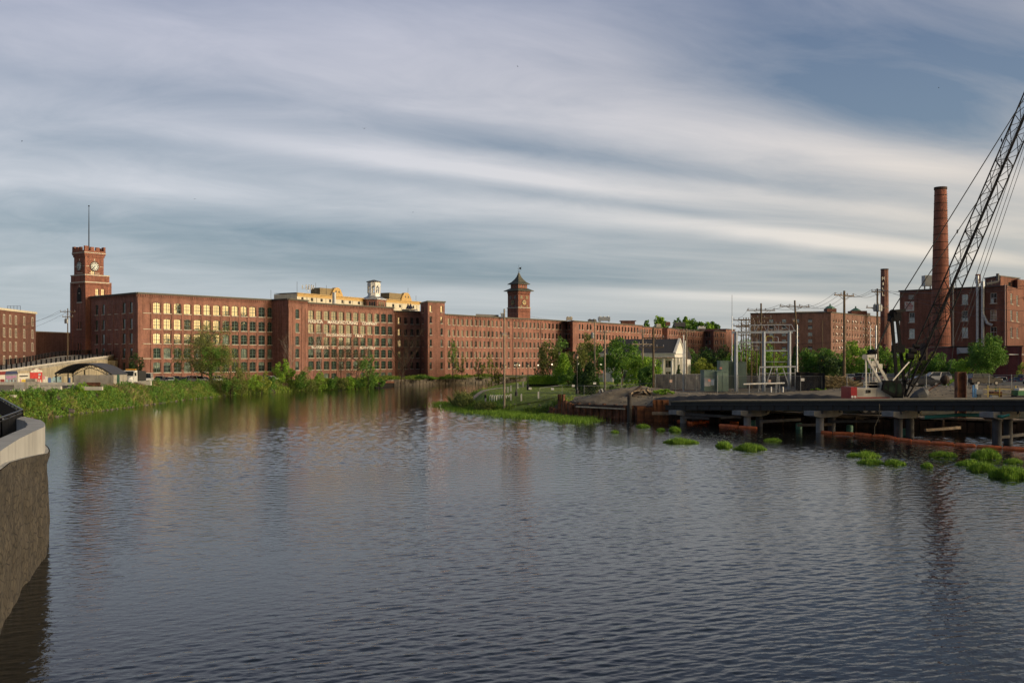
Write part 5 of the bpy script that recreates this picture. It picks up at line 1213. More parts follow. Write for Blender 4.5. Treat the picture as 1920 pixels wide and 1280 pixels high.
# R2: right brick building
b0, b1, b2_ = xy(1687, 251), xy(1888, 233), xy(1935, 262)
r2 = empty('brick_building', (b1.x, b1.y, 3), 'four storey brick building at the right edge with white sash windows and silver ducts', 'building')
mb = MB(); zt2 = 25.0
r4 = [(8.6, 1.6), (12.9, 2.45), (16.9, 2.45), (20.9, 2.45)]
R2M = brick_mat('plant_brick', (.205, .085, .060), (.165, .068, .048), (.2, .14, .11), .15)
cc_ = [(s_px(b0, b1, x), 1.45) for x in (1709.5, 1734, 1809, 1863)]
facade(mb, r2, b0, b1, 3, zt2, cc_, r4, 'sash', WHITEP, .02, .2, lambda c, r: (G_BLIND if (c + r) % 2 else G_LOW), skip=lambda c, r: c == 1 or (c == 0 and r == 3))
facade(mb, r2, b1, b2_, 3, zt2, [(s_px(b1, b2_, x), 2.5) for x in (1896.5, 1907.5, 1922)], r4, 'grid', WHITEP, .02, .2, lambda c, r: G_BLIND if r > 1 else G_LOW)
bk = Vector((10, 22)); body(mb, [b2_, b2_ + bk, b0 + bk, b0], 3, zt2); mb.build('wall', R2M, r2, fixn=False); flatroof([b0, b1, b2_, b2_ + bk, b0 + bk], zt2 - .1, r2)
tb = (b1 - b0).normalized(); nb2 = Vector((tb.y, -tb.x)); rb2 = math.atan2(tb.y, tb.x)
def onr2(px, z, d=.05): s = s_px(b0, b1, px); p = b0 + tb * s + nb2 * d; return Vector((p.x, p.y, z))
k = MB(); mid = (b0 + b1) / 2 + nb2 * .1; k.box((mid.x, mid.y, zt2 - .12), ((b1 - b0).length + .4, .5, .3), rz=rb2); k.build('parapet_cap', mat('cap_flashing', (.06, .05, .05), .6), r2)
# bricked-in vent and poster
k = MB(); k.box(onr2(1708.8, 23.2), (1.35, .08, 1.1), rb2); k.build('blocked_opening', CONC, r2)
D_ = 249; k = MB(); k.box(onr2(1705.5, 20.9, .12), (2.35, .08, 2.35), rb2); sg = k.build('wall_sign', mat('sign_white', (.62, .60, .55), .7, var=.04), r2); sg['label'] = 'square white sign with red lettering'
RL_ = mat('sign_red', (.42, .03, .03), .7, var=.05)
for txt, z, x0, x1, h_ in (('SPACE', 21.68, 1698.2, 1702.6, .2), ('FOR', 21.25, 1700, 1710.2, .42), ('LEASE', 20.75, 1698.2, 1712.6, .46), ('OFFICE  RETAIL', 20.4, 1698.6, 1711.5, .22), ('603 555', 20.08, 1698.6, 1711, .22)):
    a_ = onr2(x0, z, .17); b_ = onr2(x1, z, .17); o = put_text(txt, sg, a_ , rb2, (b_ - a_).length, h_, RL_, 'sign_lettering', bold=.03, extrude=.015); o.location = a_ - r2.location - sg.location; o['kind'] = 'stuff'
# ducts and downpipes
for px, z0, z1, r, m in ((1834.5, 9, 27.6, .34, GALV), (1844.3, 9, 26.2, .38, GALV), (1789, 6, 25.6, .16, STONE), (1886, 5, 25.2, .14, mat('pink_downpipe', (.33, .22, .20), .7))):
    k = MB(); p = onr2(px, 0, .55); k.tube([(p.x, p.y, z0), (p.x, p.y, z1)], r, 12)
    for zz in np.arange(z0 + 2, z1, 2.4): k.tube([(p.x, p.y, zz), (p.x, p.y, zz + .08)], r + .05, 12)
    k.build('duct' if r > .3 else 'downpipe', m, r2)
k = MB(); p = onr2(1844.3, 18.4, .55); q = onr2(1853, 16.2, .55); q2 = onr2(1862, 15.7, .4); k.tube([p, q, q2], .36, 12); k.build('duct_elbow', GALV, r2)
k = MB(); p = onr2(1846, 25.6, -1); q = onr2(1862, 26.2, -3); k.tube([p, q], .35, 10); k.tube([q, q + Vector((0, 0, 1.9))], .35, 10); k.tube([onr2(1852, 25.4, -2), onr2(1852, 26.5, -2)], .25, 8); k.build('roof_duct', SLATE, r2)
k = MB(); p = onr2(1834.5, 0, -1); k.box((p.x, p.y + 1, 27), (.9, .9, 2.2)); k.build('flue_stack', BRD, r2)
c = xy(1739, 248); k = MB(); k.box((c.x, 248, 27.2), (2.1, 2.1, 2.6)); vb = k.build('roof_vent_box', mat('vent_grey', (.25, .27, .29), .5, metal=.4), r2)
k = MB()
for i in range(8): k.box((c.x, 246.93, 26.1 + i * .3), (1.9, .06, .08))
for sx2 in (-.7, .7): k.box((c.x + sx2, 248, 25.5), (.2, .4, 1.0))
o = k.build('vent_louvres', SLATE, vb); o['kind'] = 'stuff'
ph0, ph1 = xy(1876, 244), xy(1910, 252); k = MB(); mb = MB(); facade(mb, r2, ph0, ph1, zt2, 28.0, [(s_px(ph0, ph1, 1893), 1.6)], [(25.6, 1.3)], 'sash', DARKF, .02, .2, lambda c, r: G_LOW); body(mb, [ph1, ph1 + Vector((0, 8)), ph0 + Vector((0, 8)), ph0], zt2, 28.0); mb.build('penthouse_wall', R2M, r2, fixn=False)
k = MB(); k.prism([ph0 - Vector((.3, .3)), ph1 - Vector((-.3, .3)), ph1 + Vector((.3, 8)), ph0 + Vector((-.3, 8))], 28.0, 28.25); k.build('penthouse_roof', SLATE, r2)
p0, p1 = xy(1908, 248), xy(1990, 262); mb = MB(); body(mb, [p0, p1, p1 + Vector((0, 12)), p0 + Vector((0, 12)), p0], zt2 - 2, 27.6); mb.build('upper_wing', R2M, r2, fixn=False)
# low front annex and awning
q0, q1 = xy(1782, 205), xy(1916, 196); an_ = empty('brick_annex', (q0.x, q0.y, 3.5), 'low dark red annex with a grey awning in front of the right brick building', 'annex')
mb = MB(); mb.prism([q0, q1, q1 + Vector((3, 26)), q0 + Vector((3, 30))], 3.5, 10.2); mb.build('wall', brick_mat('annex_brick', (.16, .045, .045), (.13, .035, .035), (.13, .08, .08), .15), an_)
k = MB(); k.prism([q0 - Vector((.2, .2)), q1 - Vector((-.2, .2)), q1 + Vector((3, 26)), q0 + Vector((3, 30))], 10.2, 10.42); k.build('roof_edge', BLACK, an_)
aw0, aw1 = xy(1794, 203), xy(1828, 200.5)
k = MB(); k.raw([(aw0.x, aw0.y, 10.1), (aw1.x, aw1.y, 10.1), (aw1.x - .2, aw1.y - 2.6, 9.0), (aw0.x - .2, aw0.y - 2.6, 9.0), (aw0.x, aw0.y, 8.8), (aw1.x, aw1.y, 8.8)], [(0, 1, 2, 3), (0, 3, 4), (1, 5, 2), (2, 5, 4, 3)]); k.build('awning', mat('grey_awning', (.20, .22, .25), .6), an_, fixn=False)
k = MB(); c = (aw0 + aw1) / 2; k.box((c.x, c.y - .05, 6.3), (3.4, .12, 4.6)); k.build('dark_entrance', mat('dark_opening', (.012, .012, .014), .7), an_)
k = MB(); p = xy(1897, 200); k.bar((p.x - 2.3, p.y - 3.5, 8.7), (p.x + 2.6, p.y - 3.5, 8.7), .2, .16); k.box((p.x + 2.6, p.y - 3.5, 9.1), (.15, .15, .9)); k.build('white_beam', WHITEP, an_)

# ---- white columned house
hh0, hh1, hh2 = xy(1129, 213.4), xy(1263, 208), xy(1279, 217)
hs = empty('white_house', (hh0.x, hh0.y, 2.6), 'white columned house with a dark gabled roof behind the park trees', 'house')
t = (hh1 - hh0).normalized(); n_ = Vector((t.y, -t.x)); L = (hh1 - hh0).length; rz = math.atan2(t.y, t.x); bkd = -n_
g_ = 2.4; ze = 8.05; zf = 3.0
def hp(s, d, z): p = hh0 + t * s - n_ * d; return Vector((p.x, p.y, z))
mb = MB(); HWc = [(L * f, 1.2) for f in (.12, .28, .44, .60, .76, .90)]
facade(mb, hs, hh0 + bkd * 2.2, hh1 + bkd * 2.2, g_, ze, HWc, [(3.6, 1.5), (6.0, 1.45)], 'sash', DARKF, .02, .12, lambda c, r: G_DARK, sillm=None)
e1_ = hh1 + bkd * 2.2; e2_ = hh1 + bkd * 11
facade(mb, hs, e1_, e2_, g_, ze, [(2, 1.0), (4.4, 1.0), (6.8, 1.0)], [(3.6, 1.5), (6.0, 1.45)], 'sash', DARKF, .02, .12, lambda c, r: G_DARK, sillm=None)
body(mb, [e2_, hh0 + bkd * 11, hh0 + bkd * 2.2], g_, ze); mb.build('wall', WHITEP, hs, fixn=False)
for i in range(9):
    p = hp(.4 + (L - .8) * i / 8, .35, 0); k = MB(); k.lathe((p.x, p.y, g_), [(.38, 0), (.38, .3), (.28, .35), (.24, ze - g_ - .5), (.36, ze - g_ - .35), (.36, ze - g_ - .2)], 12); k.build('column', WHITEP, hs)
for i in range(3):
    p = hh1 + t * .1 - n_ * (3 + i * 3.4) + t * .3; k = MB(); k.box((p.x, p.y, (g_ + ze) / 2), (.5, .5, ze - g_), rz=rz); k.build('pilaster', WHITEP, hs)
k = MB(); c = hp(L / 2, 5.4, (ze + 8.95) / 2); k.box(c, (L + .6, 11.4, 8.95 - ze - .2), rz=rz); k.box(hp(L / 2, 5.4, 8.93), (L + 1.2, 12, .16), rz=rz); k.build('entablature', WHITEP, hs)
k = MB(); k.box(hp(L / 2, 1.2, g_ + .2), (L + .4, 2.8, .4), rz=rz); k.build('porch_floor', mat('pink_porch', (.45, .30, .28), .8), hs)
RS = mat('dark_shingle_roof', (.045, .045, .052), .85, var=.2, scale=6, bump=.02)
zrid = 12.1; e_ = .5
A = [hp(-e_, -e_, 9.0), hp(L + e_, -e_, 9.0), hp(L + e_, 11.4, 9.0), hp(-e_, 11.4, 9.0)]; Ra, Rb = hp(2.4, 5.4, zrid), hp(L + e_, 5.4, zrid)
k = MB(); k.raw(A + [Ra, Rb], [(0, 1, 5, 4), (2, 3, 4, 5), (3, 0, 4)]); k.build('shingle_roof', RS, hs, fixn=False)
k = MB(); G1, G2, G3 = hp(L + e_ - .3, -e_ + .2, 9.0), hp(L + e_ - .3, 11.2, 9.0), hp(L + e_ - .3, 5.4, zrid - .15); k.face([G1, G2, G3]); k.build('gable_wall', WHITEP, hs, fixn=False)
k = MB(); k.bar(G1, G3 + Vector((0, 0, .15)), .5, .3); k.bar(G2, G3 + Vector((0, 0, .15)), .5, .3); k.build('gable_trim', WHITEP, hs)
# right rear wing
w0_, w1_ = xy(1277, 219), xy(1295, 222); mb = MB(); facade(mb, hs, w0_, w1_, g_, 7.8, [(1.0, .7)], [(3.4, 1.4), (5.6, 1.3)], 'sash', DARKF, .02, .12, lambda c, r: G_DARK, sillm=None); body(mb, [w1_, w1_ + Vector((0, 9)), w0_ + Vector((0, 9)), w0_], g_, 7.8); mb.build('wing_wall', WHITEP, hs, fixn=False)
k = MB(); k.raw([(w0_.x - .3, w0_.y - .3, 7.8), (w1_.x + .3, w1_.y - .3, 7.8), (w1_.x + .3, w1_.y + 9, 7.8), (w0_.x - .3, w0_.y + 9, 7.8), ((w0_.x + w1_.x) / 2, w0_.y - .3, 10.6), ((w0_.x + w1_.x) / 2, w0_.y + 9, 10.6)], [(0, 4, 5, 3), (1, 2, 5, 4), (0, 1, 4)]); k.build('wing_roof', RS, hs)

# ------------------------------------------------------------------ poles, wires
def insul(mb, p): mb.lathe(p, [(.05, 0), (.09, .08), (.05, .16), (.09, .24), (.04, .32)], 6)
TOPS = {}
def pole(key, px, y0, D, label, m=WOODP, arms=(), r=.17, cans=0, lower=None, z0=None, tilt=0.0):
    X = PW(px, D); zb = (gz(X, D) if z0 is None else z0) - .3; zt = EYE - (y0 - HY) / F * D; e = empty('utility_pole', (X, D, zb), label, 'utility pole')
    H = zt - zb; k = MB(); k.tube([(0, 0, 0), (tilt * .5, 0, H * .5), (tilt, 0, H)], [r, r * .85, r * .7], 8)
    k.build('pole', m, e, local=True)
    if lower: k = MB(); k.tube([(-.25, -.1, 0), (-.25, -.1, H * lower)], .12, 8); k.build('riser_pipe', GALV, e, local=True)
    pts = []
    for (dz, w, az) in arms:
        d = Vector((math.cos(R(az)), math.sin(R(az)), 0)); a = Vector((tilt, 0, H - dz)) - d * w / 2; b = a + d * w; k = MB(); k.bar(a, b, .12, .14)
        k.bar(Vector((tilt, 0, H - dz - .7)), a.lerp(b, .22), .05); k.bar(Vector((tilt, 0, H - dz - .7)), a.lerp(b, .78), .05); arm = k.build('crossarm', m if m is not GALV else WOODL, e, local=True)
        for f in (.04, .34, .66, .96): q = a.lerp(b, f) + Vector((0, 0, .07)); k = MB(); insul(k, q); k.build('insulator', mat('porcelain_grey', (.30, .27, .26), .3), arm, local=True); pts.append(Vector((X, D, zb)) + q + Vector((0, 0, .3)))
    for i in range(cans):
        k = MB(); a = R(200 + 70 * i); c = (math.cos(a) * .45 + tilt, math.sin(a) * .45, H - 3.6 - .0 * i); k.lathe(c, [(.05, 0), (.26, .05), (.28, .2), (.28, 1.0), (.2, 1.1), (.08, 1.15), (.05, 1.35)], 12); k.build('transformer_can', mat('can_grey', (.28, .30, .32), .5, metal=.3), e, local=True)
    TOPS[key] = pts or [Vector((X + tilt, D, zt))] * 4
    return e
pole('L', 127, 578, 236, 'wooden utility pole with transformers left of the battlemented clock tower', WOODP, ((.8, 3.4, 10), (2.0, 2.4, 10)), cans=2)
pole('P1', 945.5, 579, 147, 'pale wooden utility pole rising from the riverside lawn tip', WOODL, ((3.9, 1.2, 60),), r=.16)
pole('P2', 1115, 599, 190, 'thin pale utility pole left of the white house', WOODL, ((.6, 2.6, 20),), cans=1)
pole('P3', 1134, 620, 162, 'reddish pale utility pole directly before the left end of the white house', WOODL, ((.3, 1.6, 0),), r=.16)
pole('P4', 1205, 617, 172, 'grey utility pole over the white house roof, left of the brown pole', WOODL, ((.4, 1.8, 0), (2.6, 4.2, 20)), r=.17)
pole('P5', 1225, 613, 148, 'brown wooden utility pole at the left corner of the substation fence', WOODP, ((1.6, 3.2, -8), (3.0, 3.2, -8)), r=.19)
pole('P6', 1281.5, 628, 150, 'grey steel pole at the right gable of the white house', GALV, (), r=.13)
pole('P7', 1287, 616, 168, 'wooden utility pole just right of the white house gable', WOODL, ((.5, 3.2, 15),), r=.17, lower=.8)
pole('S1', 1372.5, 592, 158, 'thin grey mast with a whip antenna left of the steel gantry', GALV, (), r=.08)
pole('S2', 1399, 595, 168, 'dark pole with stacked crossarms at the left of the gantry', WOODP, ((.4, 2.6, 0), (1.6, 3.4, 0), (3.0, 3.4, 0)), r=.14)
pole('S3', 1409, 606, 158, 'dark substation pole with crossarms behind the gantry left leg', WOODP, ((.3, 3.2, 0), (1.5, 3.2, 0)), r=.12)
pole('S4', 1427, 568.5, 165, 'brown wooden pole with twin crossarms above the steel gantry', WOODP, ((1.2, 4.8, 5), (2.4, 3.6, 5)), r=.2)
pole('S10', 1390, 598, 174, 'short dark substation pole with three crossarms, leftmost cluster', WOODP, ((.2, 2.8, 0), (1.2, 2.8, 0), (2.4, 2.8, 0)), r=.12)
pole('S11', 1419, 600, 172, 'dark pole with crossarms between the gantry legs', WOODP, ((.4, 3.0, 10), (1.4, 2.2, 10)), r=.13)
pole('S12', 1451, 604, 178, 'thin dark pole behind the right half of the gantry', WOODP, ((.3, 2.4, 0), (1.6, 2.4, 0)), r=.12)
pole('S5', 1497, 563, 162, 'tall wooden pole with crossarm and riser pipe right of the gantry', WOODP, ((1.0, 5.2, 8), (3.4, 2.6, 60)), r=.2, lower=.72, tilt=-.6)
pole('S6', 1583, 545, 146, 'tall brown wooden pole left of the white crane gantry', WOODP, ((.7, 4.6, 35),), r=.23)
pole('S7', 1645, 541, 156, 'wooden pole with three transformers and silver riser behind the crane', WOODP, ((.5, 1.8, 0), (3.0, 4.0, 15)), r=.2, cans=3, lower=.62)
pole('S8', 1632, 610, 205, 'slim grey street light pole among the trees behind the crane', GALV, (), r=.09)
pole('S9', 1542, 600, 215, 'thin brown pole among trees in front of the brick factory', WOODP, (), r=.12)
wh_ = MB(); X = PW(1372.5, 158); wh_.tube([(X, 158, 14.6), (X, 158, 18)], .03, 5); tag(wh_.build('whip_antenna', BLACK, None), 'long thin whip antenna above the grey mast', 'antenna')
WIRE = mat('wire_black', (.02, .02, .02), .5)
wn = [0]
def wire(a, b, sag=.6, r=.022, label=None, m=WIRE):
    a = Vector(a); b = Vector(b); pts = [a.lerp(b, i / 12) - Vector((0, 0, sag * 4 * (i / 12) * (1 - i / 12))) for i in range(13)]
    k = MB(); k.tube(pts, r, 4, cap=False); o = k.build('power_line', m, None, fixn=False); wn[0] += 1
    return tag(o, label, 'wire')
def span(ka, kb, idx, sag, lab, ra=.022):
    for n_, i in enumerate(idx): wire(TOPS[ka][i], TOPS[kb][i], sag, ra, lab % ('first second third fourth'.split()[n_]))
span('S6', 'S7', (0, 1, 3), .9, '%s wire of the span from the tall brown pole to the transformer pole')
span('S5', 'S6', (0, 1, 2, 3), 1.4, '%s wire of the span climbing from the gantry pole to the tall brown pole')
span('S4', 'S5', (0, 1, 3), .5, '%s wire between the twin crossarm pole and the pole right of the gantry')
span('S2', 'S4', (0, 3), .4, '%s wire joining the left gantry pole to the twin crossarm pole')
for i, (y_, xx) in enumerate(((546, 1990), (552, 1990), (605, 1990), (637, 1990))):
    wire(TOPS['S7'][i], PX(xx, y_ - 20, 100), .8, .018, ('topmost', 'second', 'third', 'lowest')[i] + ' wire running right from the transformer pole past the crane boom')
for i, (y0, y1, lab) in enumerate(((585, 530, 'upper'), (628, 585, 'lower'))):
    wire(PX(1500, y0 + 60, 150), PX(1990, y1, 120), 1.6, .018, lab + ' long wire sagging across the right brick building')
for i, (ya, yb) in enumerate(((583, 604), (606, 628), (625, 655))):
    wire(PX(946, ya, 147), PX(1115, yb, 190), .5, .014, ('high', 'middle', 'low')[i] + ' wire from the lawn tip pole toward the white house poles')
for i, (ya, yb) in enumerate(((604, 622), (628, 640))): wire(PX(1115, ya, 190), PX(1205, yb, 172), .4, .014, ('upper', 'lower')[i] + ' wire between the two pale poles by the white house')
for i in range(2): wire(TOPS['P4'][i], TOPS['P5'][i], .4, .014, ('left', 'right')[i] + ' wire between the grey and brown poles over the white roof')
for i in range(3): wire(TOPS['P5'][i], TOPS['P7'][min(i, 3)], .8, .014, ('first', 'second', 'third')[i] + ' drooping wire between the brown pole and the gable pole')
for i, (y0, y1) in enumerate(((587, 612), (588, 605), (620, 626))): wire(TOPS['L'][i], PX(-60 + 125 * (0 if i else 0) + 40, y1 + 6, 230), 1.2, .02, ('upper', 'middle', 'lower')[i] + ' wire leading left from the pole beside the battlemented tower')
# ------------------------------------------------------------------ substation
Dg = 146
def P3(px, y, D=Dg): return PX(px, y, D)
gt = empty('steel_gantry', (PW(1430, Dg), Dg, 3.0), 'light grey steel substation gantry with insulators and lattice top', 'gantry')
GST = mat('gantry_grey_steel', (.26, .30, .36), .5, metal=.3, var=.06)
for px, yb in ((1380, 733), (1432, 735), (1480, 730)):
    for dD in (0, 6): k = MB(); a = P3(px, yb, Dg + dD); k.tube([a, Vector((a.x, a.y, EYE - (622 - HY) / F * Dg))], .26 if dD == 0 else .16, 10); k.build('leg', GST, gt)
for y, x0, x1, w in ((623, 1372, 1486, .32), (641.5, 1382, 1478, .2), (657.5, 1434, 1478, .2), (658, 1382, 1391, .18), (678, 1434, 1478, .08)):
    k = MB(); k.bar(P3(x0, y), P3(x1, y), w, w); k.build('beam', GST, gt)
k = MB(); a, b = P3(1408, 609.5, Dg + 2), P3(1484, 608.5, Dg + 2); c, d = P3(1405, 622, Dg + 2), P3(1492, 620, Dg + 2); k.bar(a, b, .12); k.bar(c, d, .14); k.bar(b, P3(1490, 620, Dg + 2), .1); k.bar(a, c, .1)
for i in range(8): k.bar(a.lerp(b, (i + .5) / 8), c.lerp(d, (i + (0 if i % 2 else 1)) / 8), .06)
k.build('top_lattice', GST, gt)
PC = mat('porcelain_grey', (.30, .27, .26), .3)
def stackins(mb, p, n=4, r=.13, s=.13, d=(0, 0, 1)):
    for i in range(n): mb.lathe((p[0] + d[0] * s * i, p[1] + d[1] * s * i, p[2] + d[2] * s * i), [(r * .4, 0), (r, .04), (r * .4, .09)], 7)
for i in range(4):
    for j in range(3):
        k = MB(); p = P3(1391 + i * 9, 654 - j * 7, Dg + 3); stackins(k, p, 4, .17); k.box(p + Vector((0, 0, -.12)), (.5, .3, .16)); k.build('insulator_stack', PC, gt)
for x, y in ((1404, 616), (1414, 616), (1440, 618), (1452, 618), (1466, 618)):
    k = MB(); stackins(k, P3(x, y + 3, Dg), 5, .12); k.build('insulator_stack', PC, gt)
for x in (1394, 1404, 1414, 1424): k = MB(); k.bar(P3(x, 626, Dg + 3), P3(x, 665, Dg + 3), .10); k.build('hanger', SLATE, gt)
for i, (x0, x1, y) in enumerate(((1436, 1449, 631), (1449, 1459, 632))):
    k = MB(); a, b = P3(x0, y + 9), P3(x1, y + 9); k.tube([a, a + Vector((0, 0, .6)), a + Vector((.15, 0, .75)), b + Vector((-.15, 0, .75)), b + Vector((0, 0, .6)), b], .045, 6); k.build('bus_loop', mat('yellow_bus', (.5, .45, .08), .5) if i == 0 else GST, gt)
# lower bus support frame
bf = empty('bus_frame', (PW(1458, 143), 143, 3.0), 'low grey trestle frame with diagonal struts in front of the gantry', 'frame')
k = MB(); k.bar(P3(1424, 688, 143), P3(1492, 687, 143), .22, .2); k.build('top_rail', GALV, bf); k = MB(); k.bar(P3(1424, 700, 143), P3(1492, 699, 143), .08, .08); k.build('lower_rail', GALV, bf)
for x0, y0, x1, y1 in ((1447, 690, 1436, 722), (1457, 690, 1457, 730), (1468, 690, 1479, 722), (1424, 690, 1425, 730), (1491, 690, 1491, 730), (1455, 690, 1462, 722)): k = MB(); k.bar(P3(x0, y0, 143), P3(x1, y1, 143), .12); k.build('strut', GALV, bf)
k = MB(); a, b = P3(1394, 720, 139), P3(1471, 718, 139); k.tube([a, b], .11, 8); o = k.build('white_pipe', WHITEP, None); tag(o, 'long white horizontal pipe in front of the substation fence', 'pipe')
for x in (1405, 1455):
    k = MB(); a = P3(x, 719, 139); k.box((a.x, a.y, (a.z + 3) / 2), (.08, .08, a.z - 3)); o = k.build('pipe_stand', GALV, None); tag(o, ('left' if x < 1430 else 'right') + ' thin stand carrying the long white pipe', 'stand')
for x in (1446, 1468): k = MB(); a = P3(x, 735, 138); k.tube([a, a + Vector((0, 0, .75))], .1, 8); tag(k.build('white_bollard', WHITEP, None), ('left' if x < 1450 else 'right') + ' short white pipe stub inside the substation fence', 'bollard')
# cabinets
CG = mat('cabinet_green', (.16, .24, .20), .6, var=.12, scale=1.5, stain=.15); CG2 = mat('cabinet_dark_green', (.07, .11, .095), .6, var=.15)
cb = empty('switchgear_cabinet', (PW(1345, 147), 147, 3.0), 'big pale green switchgear cabinet inside the substation fence', 'cabinet')
def cab(px0, px1, y0, y1, D, dep, m, nm='cabinet_section', par=cb):
    z0, z1 = EYE - (y1 - HY) / F * D, EYE - (y0 - HY) / F * D; k = MB(); x0, x1 = PW(px0, D), PW(px1, D); k.box(((x0 + x1) / 2, D + dep / 2, (z0 + z1) / 2), (x1 - x0, dep, z1 - z0)); k.box(((x0 + x1) / 2, D + dep / 2, z1 + .04), (x1 - x0 + .12, dep + .12, .08))
    n = max(1, int((x1 - x0) / .8))
    for i in range(1, n): k.box((x0 + (x1 - x0) * i / n, D - .02, (z0 + z1) / 2), (.03, .04, (z1 - z0) * .94))
    return k.build(nm, m, par)
cab(1320.5, 1344, 695, 733, 146, 3, CG); cab(1344.2, 1366, 696.5, 733.5, 145.6, 3, CG); cab(1351, 1366, 677, 696, 148, 2.5, CG); cab(1367, 1381, 678, 728, 150, 3, CG2); cab(1381.3, 1400, 679, 727, 149.5, 3, CG2)
cab(1321, 1332, 710, 724, 144.6, .5, mat('meter_grey', (.36, .37, .38), .5), 'control_box'); cab(1333, 1339, 712, 722, 144.8, .4, mat('meter_blue', (.25, .32, .42), .5), 'meter_box')
for x in (1330, 1351.5): 
    k = MB(); a = P3(x, 713 if x < 1340 else 690, 144.2 if x < 1340 else 147.6); k.box(a, (.36, .04, .3)); k.build('warning_sign', mat('sign_red_white', (.6, .25, .2), .6), cb)
for i, x in enumerate((1371, 1377, 1383, 1389)): k = MB(); p = P3(x, 677, 151); stackins(k, p, 5, .14); k.build('bushing', PC, cb)
# ---- chain link fences
LINK = mat('chain_link_wire', (.16, .165, .17), .6)
FENCEM = mat('dull_fence_steel', (.22, .235, .24), .6, var=.1)
def chain_fence(name, pts, label, h=2.3, mesh=True, post=.055, step=3.0, fabric=None, cat='fence', pitch=.16, z=None):
    P = [Vector((p[0], p[1], (gz(p[0], p[1]) if len(p) < 3 else p[2]))) for p in pts]; e = empty(name, P[0], label, cat)
    for a, b in zip(P, P[1:]):
        L = (b - a).length; n = max(1, round(L / step)); u = (b - a) / L
        for i in range(n + 1):
            if i == 0 and a is not P[0]: continue
            p = a.lerp(b, i / n); k = MB(); k.tube([p - Vector((0, 0, .2)), p + Vector((0, 0, h + .08))], post, 6); k.build('post', FENCEM, e)
        k = MB(); k.tube([a + Vector((0, 0, h)), b + Vector((0, 0, h))], .025, 5); k.build('top_rail', FENCEM, e)
        k = MB(); k.tube([a + Vector((0, 0, .1)), b + Vector((0, 0, .1))], .015, 4); k.build('bottom_wire', GALV, e)
        if mesh:
            k = MB(); m_ = int((L + h) / pitch)
            for i in range(m_):
                s = i * pitch
                for sg in (1, -1):
                    s0, s1 = s - h, s; lo, hi = max(0, s0), min(L, s1)
                    if hi - lo < .05: continue
                    z0, z1 = (lo - s0), (hi - s0)
                    if sg < 0: lo, hi = L - lo, L - hi
                    pa, pb = a + u * lo + Vector((0, 0, z0)), a + u * hi + Vector((0, 0, z1)); w = Vector((0, 0, .006)); k.face([pa - w, pb - w, pb + w, pa + w])
            o = k.build('chain_mesh', LINK, e, fixn=False); o['kind'] = 'stuff'
    if fabric:
        for (i, m, zlo, zhi, off) in fabric:
            a, b = P[i], P[i + 1]; u = (b - a).normalized(); n = Vector((-u.y, u.x, 0)); k = MB(); N_ = 24; V = []
            for j in range(N_ + 1):
                for q in range(5):
                    p = a.lerp(b, j / N_) + n * (off + .06 * math.sin(j * 1.7 + q)); V.append(p + Vector((0, 0, zlo + (zhi - zlo) * q / 4 + (.05 * math.sin(j * .9) if q == 4 else 0))))
            k.raw(V, [(j * 5 + q, (j + 1) * 5 + q, (j + 1) * 5 + q + 1, j * 5 + q + 1) for j in range(N_) for q in range(4)]); k.build('privacy_fabric', m, e, fixn=False)
    return e
FAB = mat('grey_privacy_mesh', (.075, .075, .08), .9, var=.15); FABK = mat('black_privacy_mesh', (.016, .016, .018), .9, var=.2)
f0, f1, f2, f3 = xy(1229, 148), xy(1345, 144), xy(1541, 140.5), xy(1545, 165)
sf = chain_fence('chain_link_fence', [(*f0, 3.0), (*f1, 3.0), (*f2, 3.0)], 'chain link fence round the substation, front side', 2.45)
s2 = chain_fence('chain_link_fence', [(*xy(1229, 156), 3.0), (*xy(1340, 160), 3.0), (*xy(1500, 158), 3.1), (*f2, 3.0)], 'rear substation fence hung with grey and black privacy fabric', 2.45, mesh=False, fabric=[(0, FAB, .1, 2.4, 0), (1, FAB, .1, 2.2, 0), (2, FABK, .05, 2.6, -.2)])
k = MB(); a = xy(1503, 150); 
V = []
for j in range(14):
    for q in range(5): px = 1492 + j * 4.2; D_ = 142 - j * .15; yb = 735 - abs(j - 6) * .6; yt = 697 + (j ** 1.0) * .15; y = yb + (yt - yb) * q / 4; p = PX(px, y, D_ + .35 * math.sin(q * .8) - .2 * math.sin(j)); V.append(p)
k.raw(V, [(j * 5 + q, (j + 1) * 5 + q, (j + 1) * 5 + q + 1, j * 5 + q + 1) for j in range(13) for q in range(4)]); fb = k.build('black_fabric_screen', FABK, None, fixn=False); tag(fb, 'black fabric screen bulging at the right end of the substation', 'screen')
k = MB(); k.box(PX(1505, 711.5, 141), (.5, .05, .4)); k.build('notice', WHITEP, fb)
chain_fence('chain_link_fence', [(*xy(1588, 137), 3.5), (*xy(1700, 134.5), 3.8), (*xy(1940, 121), 3.9)], 'chain link fence before the parked cars, right of the crane', 2.0, step=2.9, pitch=.2)
pf = [(*xy(1012, 147.5),), (*xy(1054, 150),), (*xy(1095, 148),), (*xy(1135, 149),), (*xy(1190, 151),), (*xy(1226, 150),)]
pe = chain_fence('temporary_fence', pf, 'low temporary wire fence with small white notices along the lawn', 1.5, step=3.4, pitch=.45, post=.03)
for i, (x, y) in enumerate(((994, 728), (1036, 729), (1075, 723), (1115, 718.5))):
    D_ = (145.5, 148.8, 148.5, 147.8)[i]; k = MB(); k.box(PX(x, y, D_), (.42, .03, .3)); k.build('notice', WHITEP, pe)
for x, y, D_ in ((1258, 714, 143.5), (1443, 714, 141.5)): k = MB(); k.box(PX(x, y, D_), (.36, .03, .36)); k.build('notice', mat('notice_orange_white', (.62, .42, .34), .6), sf)
